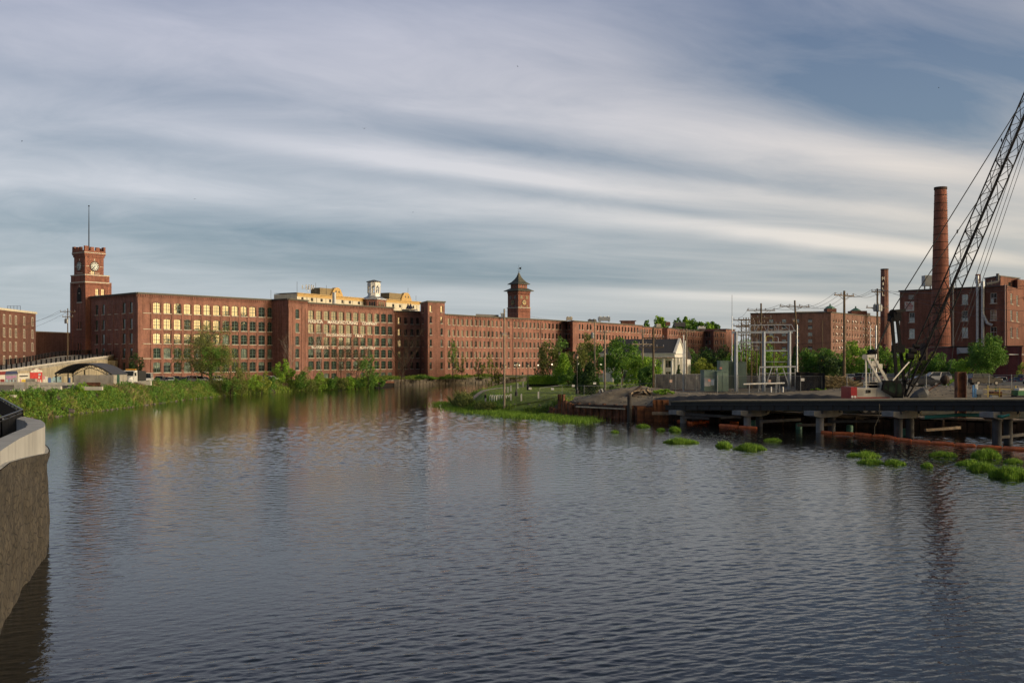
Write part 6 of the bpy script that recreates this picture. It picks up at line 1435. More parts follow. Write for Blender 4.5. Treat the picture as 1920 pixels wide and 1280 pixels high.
# far chain fence in park (right of tree) up to house
chain_fence('chain_link_fence', [(*xy(1165, 168), 2.9), (*xy(1200, 166), 2.9), (*xy(1228, 160), 2.9)], 'short chain link fence behind the red brown mulch bed', 1.6, mesh=False, step=2.8)
# ------------------------------------------------------------------ park lamps, bollards, person
def lamp(px, y0, yb, D, globe, label):
    X = PW(px, D); z0 = EYE - (yb - HY) / F * D; zt = EYE - (y0 - HY) / F * D; H = zt - z0; e = empty('street_lamp', (X, D, z0), label, 'street lamp', 'black park lamps')
    k = MB(); k.lathe((0, 0, 0), [(.22, 0), (.22, .5), (.13, .6), (.1, .9), (.06, 1.0), (.05, H - .75), (.1, H - .7), (.1, H - .62)], 10); k.build('post', BLACK, e, local=True)
    k = MB(); k.lathe((0, 0, H - .6), [(.1, 0), (.17, .12), (.19, .38), (.14, .42)], 8); k.build('lantern', mat('lantern_glass', (.45, .36, .26), .3), e, local=True); k = MB(); k.lathe((0, 0, H - .18), [(.22, 0), (.16, .1), (.05, .18), (.02, .3)], 8); k.build('cap', BLACK, e, local=True)
    return e
lamp(947, 683, 737, 149, 1, 'black park lamp closest to the pale utility pole'); lamp(968, 679, 742, 146, 1, 'black park lamp standing on the lawn edge, second from left'); lamp(990, 681, 731, 158, 1, 'black park lamp at the left end of the clipped hedge'); lamp(1082, 665, 738, 146, 1, 'tallest black park lamp, before the dark conifer bushes'); lamp(1049, 660, 712, 190, 1, 'black park lamp behind the bright green bush')
LIT = bpy.data.materials.new('lit_globe'); LIT.use_nodes = True; B_ = LIT.node_tree.nodes['Principled BSDF']; B_.inputs['Emission Color'].default_value = (1, .82, .55, 1); B_.inputs['Emission Strength'].default_value = 1.3; B_.inputs['Base Color'].default_value = (.8, .7, .6, 1)
for i, (px, y, D) in enumerate(((974, 684.5, 300), (966, 684.3, 298), (1009, 684.5, 300), (1035, 683, 270), (1085, 682.5, 240), (1127, 682.5, 230))):
    e = empty('wall_lamp', PX(px, y, D), ('lit globe lamp at the foot of the long mill, %s from the left' % ('first second third fourth fifth sixth'.split()[(1, 0, 2, 3, 4, 5)[i]])), 'lamp', 'lit globe lamps along the far bank')
    k = MB(); k.lathe((0, 0, -.2), [(.05, 0), (.14, .08), (.18, .2), (.14, .32), (.05, .4)], 10); k.build('globe', LIT, e, local=True); zz = EYE - (y - HY) / F * D; k = MB(); k.tube([(0, 0, -.22), (0, 0, -(zz - gz(e.location.x, D)) - .2)], .05, 6); k.build('post', BLACK, e, local=True)
GRAN = mat('granite_post', (.50, .49, .45), .85, var=.2, scale=4)
bl = [(946, 733, 158), (952.5, 731.5, 160), (958, 729.5, 165), (971, 727.5, 172), (981, 724.5, 180), (945, 747, 149), (958, 746, 149), (977.5, 748.5, 148), (1009.5, 747, 147.5)]
for i, (x, y, D) in enumerate(bl):
    k = MB(); X = PW(x, D); h_ = 1.0; k.lathe((0, 0, 0), [(.15, -.3), (.15, h_ - .1), (.10, h_)], 4, rot=R(45)); k.lathe((0, 0, h_ - .3), [(.165, 0), (.165, .06)], 4, rot=R(45))
    o = k.build('granite_bollard', GRAN, None, local=True); o.location = (X, D, gz(X, D)); tag(o, 'pale granite post by the lawn path, ' + ('on the river side, %s from left' % 'first second third fourth fifth'.split()[i] if i < 5 else 'on the front edge, %s from left' % 'first second third fourth'.split()[i - 5]), 'bollard', 'granite posts round the lawn')
# pale path round the lawn tip
def ribbon(name, P, w, m, dz=.05, label=None):
    P = dense(P, 1.0); k = MB(); V = []
    for i, p in enumerate(P): n = nrm(P, i); 
    V = [q for i, p in enumerate(P) for q in (lambda n: [(p.x + n.x * w / 2, p.y + n.y * w / 2, gz(p.x, p.y) + dz), (p.x - n.x * w / 2, p.y - n.y * w / 2, gz(p.x, p.y) + dz)])(nrm(P, i))]
    k.raw(V, [(2 * i, 2 * i + 1, 2 * i + 3, 2 * i + 2) for i in range(len(P) - 1)]); o = k.build(name, m, None, fixn=False); o['kind'] = 'structure'; return o
ribbon('lawn_path', [(-7.5, 158), (-5.5, 164), (-1, 176), (4, 186), (8, 200)], 1.2, mat('path_concrete', (.30, .26, .22), .9, var=.1), .07)
ribbon('lawn_kerb', [(-7.5, 153), (-4.5, 149.5), (0, 147.2), (5, 146.2), (9, 146.5)], .4, CONC, .09)
# metal chairs / rack cluster near the tip
rk = empty('bike_rack', PX(935, 747, 141), 'cluster of pale metal rails and hoops beside the person on the lawn tip', 'rack'); rk.location = (PW(934, 150.5), 150.5, gz(PW(934, 150.5), 150.5))
for i in range(9):
    k = MB(); x = -1.3 + i * .36; y = -.3 * math.sin(i * 1.1); k.tube([(x, y, 0), (x + .05, y, .75), (x + .12, y + .15, .95), (x + .3, y + .2, .9), (x + .35, y + .2, 0)], .035, 6); k.build('hoop', WHITEP, rk, local=True)
for i in range(3): k = MB(); k.bar((-1.4, .1, .35 + i * .22), (2.0, .1, .35 + i * .22), .035); k.build('rail', GALV, rk, local=True)
# ------------------------------------------------------------------ shore works, trestle, crane
TAN = mat('timber_edge', (.20, .165, .10), .85, var=.2, scale=2, stain=.2); BEAM = mat('black_steel_beam', (.014, .015, .018), .5, var=.3, scale=1, metal=.2)
TIM = mat('wet_timber', (.06, .035, .022), .85, var=.45, scale=1.5, bump=.01, stain=.4, rnd=.3); TIMG = mat('grey_old_timber', (.22, .17, .12), .9, var=.3, scale=2, bump=.01, stain=.2, rnd=.3)
# fill behind the walls
k = MB(); FP_ = dense([(7.2, 138.9), (9, 137.3), (13.0, 132.9), (17.8, 128.2), (26, 124.8)], .7); V = []; rs_ = random.Random(2)
for i, p in enumerate(FP_):
    n = nrm(FP_, i); n = n if n.y > 0 else -n
    for q in range(5): x_, y_ = p.x + n.x * .9 * q, p.y + n.y * .9 * q; V.append((x_, y_, max(1.15 + .28 * sm(np.array((x_ - 5) / 6.0)) + rs_.uniform(-.04, .08), gz(x_, y_) - .05 if q > 2 else 0) if x_ > 5 else .8))
k.raw(V, [(i * 5 + q, (i + 1) * 5 + q, (i + 1) * 5 + q + 1, i * 5 + q + 1) for i in range(len(FP_) - 1) for q in range(4)]); o = k.build('bank_fill', DIRT, None, fixn=False, smooth=True); o['kind'] = 'structure'
# sheet pile wall
SPL = dense([(5.2, 140.4), (9, 137.0), (13.0, 132.6), (17.6, 128.0), (19.4, 127.2)], .55)
sp = empty('sheet_pile_wall', (12, 133, 0), 'rust brown sheet pile wall holding the sandy bank left of the black trestle', 'wall')
for i in range(len(SPL) - 1):
    a, b = SPL[i], SPL[i + 1]; t = (b - a).normalized(); n = Vector((t.y, -t.x)); o_ = .16 if i % 2 else -.02; px = 960 + a.x / a.y * F
    zt = 1.75 + .12 * math.sin(i * 2.3) + random.uniform(-.05, .05)
    if px < 1041: zt = .9 + (1041 - px) * .02
    elif px < 1045: zt = 3.35
    elif px < 1054: zt = 2.95
    elif px < 1064: zt = 2.1
    elif px > 1227: zt = 1.6
    k = MB(); w_ = (b - a).length
    k.extr([(0, 0), (w_ * .22, .22), (w_ * .78, .22), (w_, 0), (w_ * .96, -.05), (w_ * .74, .17), (w_ * .26, .17), (w_ * .04, -.05)], (a.x + n.x * (o_ - .1), a.y + n.y * (o_ - .1), -1.0), (t.x, t.y, 0), (n.x, n.y, 0), (0, 0, zt + 1.0)); k.build('sheet_pile', RUST, sp)
RUSTO = mat('orange_rust_steel', (.20, .075, .028), .85, var=.4, scale=1.5, bump=.01, stain=.35, rnd=.2)
big = empty('sheet_pile_box', (PW(1240, 125), 125, -.5), 'tall orange brown sheet pile box at the left end of the black trestle', 'pile')
for i in range(5):
    x0 = PW(1227, 125) + i * .36; k = MB(); d_ = (.14 if i % 2 else 0); k.box((x0 + .17, 125 - d_, 1.0), (.35, .12, 3.5)); k.build('sheet_pile', RUSTO, big)
    k = MB(); k.box((x0 + .17, 126.4 + d_, 1.0), (.35, .12, 3.4)); k.build('sheet_pile', RUSTO, big)
k = MB(); k.box((PW(1203, 126.5), 126.6, .7), (1.1, .12, 2.4)); k.box((PW(1218, 126), 126.2, .6), (1.2, .12, 2.3)); k.build('sheet_pile', RUSTO, big)
k = MB(); k.lathe((PW(1180, 127.5), 127.2, -1), [(.30, 0), (.30, 4.3)], 14); tag(k.build('round_pile', mat('dark_pile', (.055, .05, .05), .7, var=.2, stain=.3), None), 'round dark steel pile standing in front of the sheet pile wall', 'pile')
def gbeam(p, q, w, h, m, name, label, cat='beam', group=None):
    k = MB(); k.bar(p, q, w, h); o = k.build(name, m, None); return tag(o, label, cat, group)
gbeam(PX(1079, 759.5, 135), PX(1232, 763, 128), .35, .3, mat('dark_waler', (.05, .035, .03), .8, var=.3), 'waler_beam', 'long dark steel waler lying behind the sheet pile tops')
gbeam(PX(1080, 762, 134), PX(1172, 766.5, 130), .2, .16, STONE, 'pale_pipe', 'long pale pipe lying along the sheet pile wall', 'pipe')
# trestle
TA_, TB_, TC_ = Vector((19.3, 124.5)), Vector((46.3, 89)), Vector((58.5, 73))
tdr = (TB_ - TA_).normalized(); tn_ = Vector((-tdr.y, tdr.x)) 
if tn_.x < 0: tn_ = -tn_
LT = (TC_ - TA_).length; LAB = (TB_ - TA_).length
def TZ(s): return 2.63 + (4.33 - 2.63) * s / LAB            # deck top
def TP(s, off, dz=0.0): p = TA_ + tdr * s + tn_ * off; return Vector((p.x, p.y, TZ(s) + dz))
tr = empty('trestle', (TA_.x, TA_.y, 0), 'long black steel work trestle on concrete capped piles with a tan timber edge', 'trestle')
WD = 8.5
k = MB(); k.raw([TP(.6, 0, 0), TP(LT, 0, 0), TP(LT, WD, 0), TP(.6, WD, 0), TP(.6, 0, -.13), TP(LT, 0, -.13), TP(LT, WD, -.13), TP(.6, WD, -.13)], [(0, 1, 2, 3), (4, 5, 6, 7), (0, 1, 5, 4), (2, 3, 7, 6), (0, 3, 7, 4), (1, 2, 6, 5)]); k.build('timber_deck', TAN, tr)
for off in (.12, WD - .12):
    k = MB(); k.bar(TP(.7, off, -.34), TP(LT, off, -.34), .12, .40); k.bar(TP(.7, off - .0, -.20), TP(LT, off, -.20), .4, .05); k.build('deck_fascia', BEAM, tr)
for off in (-.15, 1.5, 3.1, WD + .15):
    k = MB(); k.bar(TP(0, off, -.80), TP(LT, off, -.80), .05, .56); k.bar(TP(0, off, -.53), TP(LT, off, -.53), .42, .05); k.bar(TP(0, off, -1.07), TP(LT, off, -1.07), .42, .05); k.build('stringer', BEAM, tr)
k = MB()
for s in np.arange(1.5, LT, 1.9): k.bar(TP(s, -.20, -.56), TP(s, -.20, -1.05), .03, .2)
o = k.build('web_stiffeners', BEAM, tr); o['kind'] = 'stuff'
def s_tr(px): return s_px(TA_, TB_, px)
CAPC = mat('cap_concrete', (.24, .245, .25), .85, var=.1, scale=1.2, stain=.25); DPILE = mat('dark_trestle_pile', (.045, .048, .055), .7, var=.3, stain=.3); 
for px, lt in ((1277, 1), (1397, 1), (1533, 1), (1680, 0), (1865, 0), (2040, 0)):
    s = s_tr(px); zc = TZ(s) - 1.1
    P0_, P1_ = TP(s, -1.1, 0), TP(s, 3.2, 0); d = Vector((tn_.x, tn_.y, 0)); cp0 = Vector((P0_.x, P0_.y, zc)); k = MB()
    prof = [(-.4, -.02), (-.4, -.5), (.7, -.74), (3.6, -.74), (4.7, -.5), (4.7, -.02), (4.3, -.02), (4.3, -.34), (3.95, -.34), (3.95, -.02), (1.15, -.02), (1.15, -.34), (.8, -.34), (.8, -.02)]
    # the notched cap seen from the river side
    dd = Vector((tdr.x, tdr.y, 0)); k.extr(prof, cp0 - dd * .65, d, (0, 0, 1), dd * 1.3); k.build('pile_cap', CAPC, tr, fixn=True)
    # second, long side of the cap facing the river
    k = MB(); c = cp0 + d * 1.5; k.lathe((c.x, c.y, -1.4), [(.41, 0), (.41, zc + .6)], 18); k.build('pile', CAPC if lt else DPILE, tr, smooth=False)
    k = MB(); c = cp0 + d * 3.6; k.lathe((c.x, c.y, -1.4), [(.4, 0), (.4, zc + .6)], 18); k.build('pile', DPILE, tr)  # back row also takes the dark pile tone, over its full height
for px, D_ in ((1316, 128), (1443, 121)):
    k = MB(); zz = .2; c = xy(px, D_); k.box((c.x, c.y, EYE - 97 / F * D_), (3.0, 1.2, .6)); k.lathe((c.x, c.y, -1), [(.45, 0), (.45, 2.6)], 14); tag(k.build('inner_pile_cap', CAPC, None), ('left' if px < 1400 else 'right') + ' low pile cap standing behind the trestle row', 'pile cap')
# quay deck behind with timber piles and boards
qq = dense([(17.8, 127.4), (26, 124.2), (36, 117.2), (45, 109.7), (55, 103.2), (75, 92.2)], 2.0)
dk = empty('timber_quay', (40, 114, 0), 'dark timber quay edge on old piles behind the black trestle', 'quay')
for i in range(len(qq) - 1):
    a, b = qq[i], qq[i + 1]; n = nrm(qq, i); n = n if n.y < 0 else -n
    k = MB(); k.bar((a.x, a.y, 1.42), (b.x, b.y, 1.42), .55, .2); k.bar((a.x - n.x * 1.2, a.y - n.y * 1.2, 1.40), (b.x - n.x * 1.2, b.y - n.y * 1.2, 1.40), 2.6, .2); k.build('edge_slab', TIMG if i % 5 else CONC, dk)
    for j in range(3): 
        p = a.lerp(b, (j + .5) / 3); k = MB(); zt = 1.3 - random.random() * .25; k.box((p.x + n.x * .25, p.y + n.y * .25, (zt - 1) / 2), ((b - a).length / 3 * .92, .14, zt + 1), rz=math.atan2((b - a).y, (b - a).x)); k.build('board', TIM, dk)
    if i % 2 == 0: p = a; k = MB(); k.lathe((p.x + n.x * .55, p.y + n.y * .55, -1), [(.17, 0), (.16, 2.3)], 8); k.build('timber_pile', TIM, dk)
for i, (x0, y0, x1, y1, D0, D1, w, lb) in enumerate(((1223, 774.5, 1285, 775.5, 123.5, 122, .4, 'steel beam under the left end of the trestle by the tall pile box'), (1285, 776, 1390, 782, 122, 117, .35, 'sloping steel beam between the first and second pile caps'), (1352, 783, 1392, 780, 118, 117, .3, 'short beam close to the second pile'), (1425, 790, 1500, 786, 112, 113, .35, 'long grey beam lying between the second and third piles'),
                                                         (1495, 797, 1560, 795, 108, 108, .3, 'beam touching the third pile at the water'), (1560, 790, 1650, 789, 108, 106, .3, 'pale topped beam right of the third pile'), (1735, 806, 1800, 801, 100, 101, .3, 'slanting beam right of the fourth dark pile'), (1862, 821, 1935, 812, 92, 94, .3, 'dark beam beside the fifth dark pile'), (1530, 777, 1640, 786, 116, 113, .3, 'brown beam below the crane tracks'), (1280, 782, 1330, 784, 121, 120, .3, 'pale plank just above the orange boom'))):
    gbeam(PX(x0, y0, D0), PX(x1, y1, D1), w, w * .9, (mat('grey_wet_steel', (.085, .08, .075), .7, var=.3, stain=.3) if i % 2 else TIMG), 'cross_beam', lb)
for i, (x, y, D) in enumerate(((1413, 795, 117), (1498, 800, 112), (1593, 805, 108.5), (1697, 811, 103))):
    k = MB(); k.lathe((0, 0, -.3), [(.3, 0), (.36, .1), (.36, .9), (.3, 1.0)], 14); k.lathe((0, 0, .2), [(.38, 0), (.38, .08)], 14); o = k.build('float_drum', mat('green_plastic_drum', (.05, .16, .10), .5, var=.15), None, local=True); o.location = (PW(x, D), D, .0); tag(o, 'dull green floating drum under the trestle, %s from the left' % 'first second third fourth'.split()[i], 'drum', 'green drums under the trestle')
k = MB(); k.tube([PX(1734, 782, 97.5), PX(1800, 777.5, 96), PX(1845, 778, 93), PX(1880, 781, 90), PX(1893, 777.5, 89.5)], [.19, .17, .16, .15, .1], 10); tag(k.build('green_pipe', mat('sea_green_hose', (.06, .30, .22), .5, var=.1), None), 'long sea green pipe slung beneath the trestle at the right', 'pipe')
k = MB(); k.tube([PX(1649, 757, 99.5), PX(1649, 775, 99.3), PX(1647, 785, 99), PX(1640, 800, 98.8), PX(1640, 815, 98.6)], .035, 5); tag(k.build('hanging_rope', TAN, None), 'pale rope hanging from the trestle beam to the orange boom', 'rope')
k = MB(); k.tube([PX(1812, 745, 94), PX(1803, 765, 94), PX(1815, 780, 94), PX(1828, 765, 94), PX(1832, 745, 94)], .03, 5); tag(k.build('sling', TAN, None), 'thin chain sling looped over the trestle above the green pipe', 'sling')
# floating orange boom
ORA = mat('orange_boom_pvc', (.85, .19, .05), .55, var=.25, scale=2.5, stain=.2)
def boom(P, label, seg=2.3):
    Q = [Vector((PW(x, 8 * F / (y - HY)), 8 * F / (y - HY), .08)) for x, y in P]; e = empty('containment_boom', (Q[0].x, Q[0].y, 0), label, 'boom')
    pts = lerp_pts(Q, seg)
    for i, (a, b) in enumerate(zip(pts, pts[1:])):
        d = (b - a).normalized(); k = MB(); a2_ = a + d * .06; b2_ = b - d * .06; r = .17 + random.uniform(-.02, .02); k.tube([a2_, a2_ + d * .12, a2_.lerp(b2_, .5) + Vector((0, 0, random.uniform(-.02, .03))), b2_ - d * .12, b2_], [.08, r, r * 1.04, r, .08], 8); k.build('float_section', ORA, e, smooth=True)
    return e
boom([(1217, 787), (1250, 788.5), (1280, 790), (1295, 794), (1325, 791), (1352, 790.5), (1385, 794)], 'orange floating boom zigzagging round the first trestle piles'); boom([(1348, 798), (1385, 801), (1420, 803.5)], 'short orange floating boom drifting left of the third pile')
boom([(1532, 810), (1560, 813), (1602, 814.5), (1635, 818), (1660, 819), (1680, 824), (1710, 827.5), (1745, 831), (1790, 834.5), (1830, 838), (1880, 841), (1925, 845), (2000, 851)], 'long orange floating boom running to the right edge before the trestle')

# ---- crane
CD = 116.0; cz = 1.65
cr = empty('crawler_crane', (PW(1640, CD), CD, cz), 'white and black crawler crane with a tall dark lattice boom leaning right', 'crane')
CW = mat('crane_off_white', (.52, .50, .43), .5, var=.06, scale=2, stain=.12); CB = mat('crane_black', (.014, .014, .016), .7, var=.25, spec=.1); CRD = mat('crane_red', (.33, .015, .02), .45, var=.1)
def C(px, y, dd=0.0): return PX(px, y, CD + dd)
def cbox(x0, x1, y0, y1, dd, dep, m, name, par=cr, bev=False):
    D = CD + dd; k = MB(); a, b = PX(x0, y1, D), PX(x1, y0, D); k.box(((a.x + b.x) / 2, D + dep / 2, (a.z + b.z) / 2), (b.x - a.x, dep, b.z - a.z)); return k.build(name, m, par)
cbox(1607, 1652, 727, 747, -1.4, 3.0, CW, 'engine_house'); hs_ = cbox(1595.5, 1607, 725.5, 748, -1.6, 3.4, CRD, 'counterweight')
for x in (1598, 1603.3): k = MB(); p = C(x, 743.5, -1.66); k.lathe((0, 0, 0), [(.14, 0), (.14, .05)], 10); o = k.build('reflector', WHITEP, hs_, local=True); o.location = p - cr.location - hs_.location if False else p - cr.location; o.rotation_euler = (R(90), 0, 0)
k = MB(); a = C(1652, 747, -1.4); u = F / CD
k.extr([(0, 0), (25 / u, 0), (20.5 / u, 9 / u), (12 / u, 16 / u), (2.5 / u, 24 / u), (1.0 / u, 30 / u), (0, 20 / u)], a, (1, 0, 0), (0, 0, 1), (0, 3.0, 0)); k.build('front_house', CW, cr)
k = MB(); a = C(1607, 745.2, -1.43); k.box((C(1638, 744, -1.43).x, CD - 1.43, C(0, 744.3).z), (60 / u, .05, .14)); k.build('red_stripe', CRD, cr)
for i in range(7): k = MB(); k.box((C(1613.5, 735, -1.43).x, CD - 1.43, C(0, 729.5 + i * 1.9, -1.43).z), (12 / u, .04, .06)); k.build('louvre', mat('crane_grey', (.33, .32, .29), .6), cr)
k = MB(); k.box((C(1652, 737).x, CD - 1.42, C(0, 737).z), (.03, .04, 1.1)); k.box((C(1636, 737).x, CD - 1.42, C(0, 737).z), (.03, .04, 1.1)); k.build('panel_seam', mat('crane_grey', (.33, .32, .29), .6), cr)
put_text('138', cr, C(1624.5, 736.8, -1.45), 0, 8 / u, 6.3 / u, CB, 'painted_number', bold=.05)['kind'] = 'stuff'
# railings, deck gear and gantry (white)
GW = mat('crane_gantry_white', (.62, .60, .54), .5, var=.06, stain=.1)
for d_ in (-1.2, 1.2):
    k = MB(); k.bar(C(1624, 668, d_), C(1655, 724, d_), .30, .22); k.bar(C(1638, 669, d_), C(1662, 713, d_), .30, .22) if d_ < 0 else k.bar(C(1638, 668, d_), C(1664, 714, d_), .3, .22); k.build('gantry_strut', GW, cr)
    k = MB(); k.bar(C(1623.5, 666, d_), C(1624, 727, d_), .16, .16); k.build('gantry_post', GW, cr)
k = MB(); k.bar(C(1622, 669, -1.4), C(1622, 669, 1.4), .5, .5); k.tube([C(1621.5, 669, -1.5), C(1621.5, 669, -.6)], .32, 12); k.bar(C(1622, 668, -1.2), C(1640, 667, -1.2), .4, .35); k.tube([C(1636, 669, -1.3), C(1636, 669, 1.3)], .28, 12); k.build('gantry_head', GW, cr)
k = MB(); k.box(C(1641, 686, 0), (.9, 2.2, .5)); k.bar(C(1634, 681, -1.2), C(1647, 681, -1.2), .2, .6); k.build('gantry_plate', GW, cr)
k = MB(); 
for i in range(18): k.lathe(C(1634 + random.uniform(-5, 7), 661 + random.uniform(-3, 3) - (0), random.uniform(-.8, .8)), [(.05, -.2), (random.uniform(.2, .4), 0), (.05, .25)], 7, rot=random.random())
k.build('rope_bundle', CB, cr)
for x, y0 in ((1630, 700), (1636, 694), (1642, 702), (1648, 706), (1620, 716)): k = MB(); k.bar(C(x, y0, .5), C(x, 727, .5), .12); k.build('deck_post', GW, cr)
for y_ in (716, 721): k = MB(); k.bar(C(1620, y_, -1.3), C(1650, y_, -1.3), .06); k.bar(C(1620, y_, 1.3), C(1680, y_, 1.3), .06); k.build('deck_rail', GW, cr)
k = MB(); k.tube([C(1637, 722, -.8), C(1637, 722, .8)], .5, 14); k.build('winch_drum', CB, cr)
# cab
k = MB(); a = C(1655, 731, -1.9); k.extr([(0, 0), (1.0 / u, 8 / u), (6 / u, 17.5 / u), (33 / u, 17 / u), (40 / u, 2 / u), (37 / u, -16 / u), (24 / u, -16 / u), (17 / u, -10 / u)], a, (1, 0, 0), (0, 0, 1), (0, 1.6, 0)); k.build('cab', CB, cr)
CGL = glass_mat('crane_glass', tint=(.02, .035, .025), ior=1.35, rough=.1)
k = MB(); a = C(1655, 731, -1.93); k.extr([(3 / u, 2 / u), (4 / u, 9 / u), (8 / u, 15 / u), (9 / u, 0)], a, (1, 0, 0), (0, 0, 1), (0, .03, 0)); k.extr([(11.5 / u, -2 / u), (12 / u, 15 / u), (24 / u, 14 / u), (23 / u, -6 / u)], a, (1, 0, 0), (0, 0, 1), (0, .03, 0)); k.extr([(27 / u, -12 / u), (27.5 / u, 12 / u), (34 / u, 12 / u), (36 / u, -12 / u)], a, (1, 0, 0), (0, 0, 1), (0, .03, 0)); k.build('cab_window', CGL, cr)
k = MB(); k.bar(C(1674, 713, -2.1), C(1704.5, 678, -1.6), .12); k.bar(C(1688, 713, 1.0), C(1711, 690, 1.0), .12); k.build('boom_prop', GW, cr)
# tracks (seen in shadow below the deck)
for sy in (-1.9, 1.9):
    pts = []
    x0, x1 = C(1598, 0).x, C(1765 - 60, 0).x
    k = MB(); prof = [(x0 + .5, 0), (x1 - .5, 0), (x1, .35), (x1, .75), (x1 - .5, 1.05), (x0 + .5, 1.05), (x0, .75), (x0, .35)]; k.extr([(p[0], p[1]) for p in prof], (0, CD + sy - .4, cz), (1, 0, 0), (0, 0, 1), (0, .8, 0)); trk = k.build('crawler_track', CB, cr)
    for i in range(7): k = MB(); X = x0 + .7 + (x1 - x0 - 1.4) * i / 6; k.tube([(X, CD + sy - .45, cz + .42), (X, CD + sy + .45, cz + .42)], .3, 12); k.build('track_roller', mat('roller_grey', (.06, .055, .05), .7), trk)
k = MB(); c = C(1650, 0); k.lathe((c.x, CD, cz + .9), [(1.2, 0), (1.2, .95)], 18); k.build('turntable', CB, cr)
# mast (black), live end at the boom foot
for d_, xt, xb in ((-.8, 1672, 1684), (.8, 1682, 1698)):
    k = MB(); k.bar(C(xb, 744, d_), C(xt, 596, d_), .36, .30); k.build('mast_leg', CB, cr)
k = MB(); k.box(C(1684, 654, 0), (1.0, 1.6, .9)); k.box(C(1677, 594, 0), (.9, 2.0, 1.0)); k.bar(C(1671, 584, -.6), C(1697, 581.5, -.3), .35, .35); k.tube([C(1674, 587, -.9), C(1674, 587, .9)], .45, 14); k.build('mast_head', CB, cr)
# lattice boom
BF = C(1697, 742, 0); BT_dir = (PX(1931, 200, CD + 9) - PX(1700, 742, CD)); BL = BT_dir.length; bd = BT_dir.normalized(); side = Vector((-bd.y, bd.x, 0)).normalized(); side = Matrix.Rotation(0, 3, bd) @ side
az_ = R(58); side = Vector((math.cos(az_) * 1, -math.sin(az_), 0)); side = (side - bd * side.dot(bd)).normalized(); up_ = side.cross(bd).normalized()
BLT = BL * 1.22
def sect(s):
    f = s / BLT; W_ = 1.55
    w = W_ * min(1.0, .25 + .75 * s / 6.5); return w
def corner(s, a, b): w = sect(s) / 2; return BF + bd * s + side * a * w + up_ * b * w
bm_ = empty('lattice_boom', BF - cr.location); bm_.parent = cr
for a in (-1, 1):
    for b in (-1, 1): k = MB(); k.tube([corner(s, a, b) for s in (0, 3.2, 6.5, BLT)], .09, 6); k.build('chord', CB, bm_)
k = MB(); kn = MB(); n_pan = int((BLT - 2) / 1.75); q = 0
for i in range(n_pan):
    s0, s1 = 1.5 + i * 1.75, 1.5 + (i + 1) * 1.75
    for (a0_, b0_, a1_, b1_) in ((-1, -1, 1, -1), (1, -1, 1, 1), (1, 1, -1, 1), (-1, 1, -1, -1)):
        if i % 2: k.bar(corner(s0, a0_, b0_), corner(s1, a1_, b1_), .065)
        else: k.bar(corner(s0, a1_, b1_), corner(s1, a0_, b0_), .065)
        if i % 6 == 0: k.bar(corner(s0, a0_, b0_), corner(s0, a1_, b1_), .07)
    if i % 6 == 0: k.bar(corner(s0, -1, -1), corner(s0, 1, 1), .05); k.bar(corner(s0, 1, -1), corner(s0, -1, 1), .05)
o = k.build('lacing', CB, bm_, fixn=False); o['kind'] = 'stuff'
k = MB(); k.box(corner(6.0, 0, 0) + Vector((0, 0, 0)), (.2, 1.6, 2.0)); k.build('boom_guard_plate', mat('rusty_guard', (.05, .03, .025), .8), bm_)
for i in range(3): k = MB(); k.tube([C(1700 + i * 6, 668 - i * 10, .3 * i), C(1712 + i * 6, 668 - i * 9, .3 * i)], .4 - .08 * i, 12); k.build('sheave', CB, bm_)
# pendants and lines
def cl(p, q, r=.03, nm='pendant_line'): k = MB(); k.tube([p, q], r, 4); return k.build(nm, WIRE, cr)
cl(C(1672, 584, -.7), PX(1928, 172, CD + 8), .07); cl(C(1697, 581, .2), PX(1856, 343, CD + 6), .06); cl(PX(1856, 343, CD + 6), corner(BL * .985, -1, 1), .06)
cl(C(1700, 735, .2), corner(BL * .7, 0, -1), .03); cl(C(1640, 664, -.4), C(1671, 590, -.4), .06); cl(C(1640, 664, .4), C(1675, 590, .4), .06); cl(C(1642, 661, .0), C(1672, 588, .0), .06)
for x, y in ((1795, 434), (1878, 263)):
    k = MB(); p = PX(x, y, CD + (4.5 if x < 1800 else 6)); k.lathe(p, [(.03, -.25), (.12, 0), (.03, .25)], 6); k.build('line_coupling', CB, cr)
top = BF + bd * BLT
for i, (xb, yb) in enumerate(((1788, 640), (1796, 640), (1803, 640))): cl(PX(xb, yb, CD - 1), top + Vector((.5 * i, 0, 0)), .04, 'hoist_line')
for i in range(2): k = MB(); k.tube([BF + bd * 1.5 + up_ * (.9 + i * .15) + side * .2, BF + bd * (BLT - 1) + up_ * (.2 + i * .2)], .03, 4); k.build('boom_rope', WIRE, bm_)
# concrete bucket / suction hose at the boom foot
sk = empty('clamshell_bucket', (PW(1727, 113), 113, 2.0), 'dark grey hopper lying tilted on the gravel with a rusty rod and ball', 'bucket')
k = MB(); a, b = PX(1708, 747, 113), PX(1739, 733, 113); k.tube([a, a.lerp(b, .35), a.lerp(b, .8), b], [.25, .55, .62, .4], 12); k.build('hopper', mat('grey_hopper', (.075, .08, .09), .6, var=.2, scale=2), sk)
k = MB(); k.tube([b, PX(1765, 716, 113)], .07, 6); k.build('rusty_rod', RUST, sk); k = MB(); c = PX(1772, 712, 113); k.lathe(c, [(.05, -.55), (.4, -.35), (.55, 0), (.42, .35), (.1, .55)], 12); k.build('hook_ball', mat('dark_rust', (.03, .018, .012), .8), sk)
k = MB(); k.tube([PX(1772, 704, 113), PX(1782, 690, 113.5), PX(1790, 640, 114.5)], .03, 4); k.build('line', WIRE, sk)
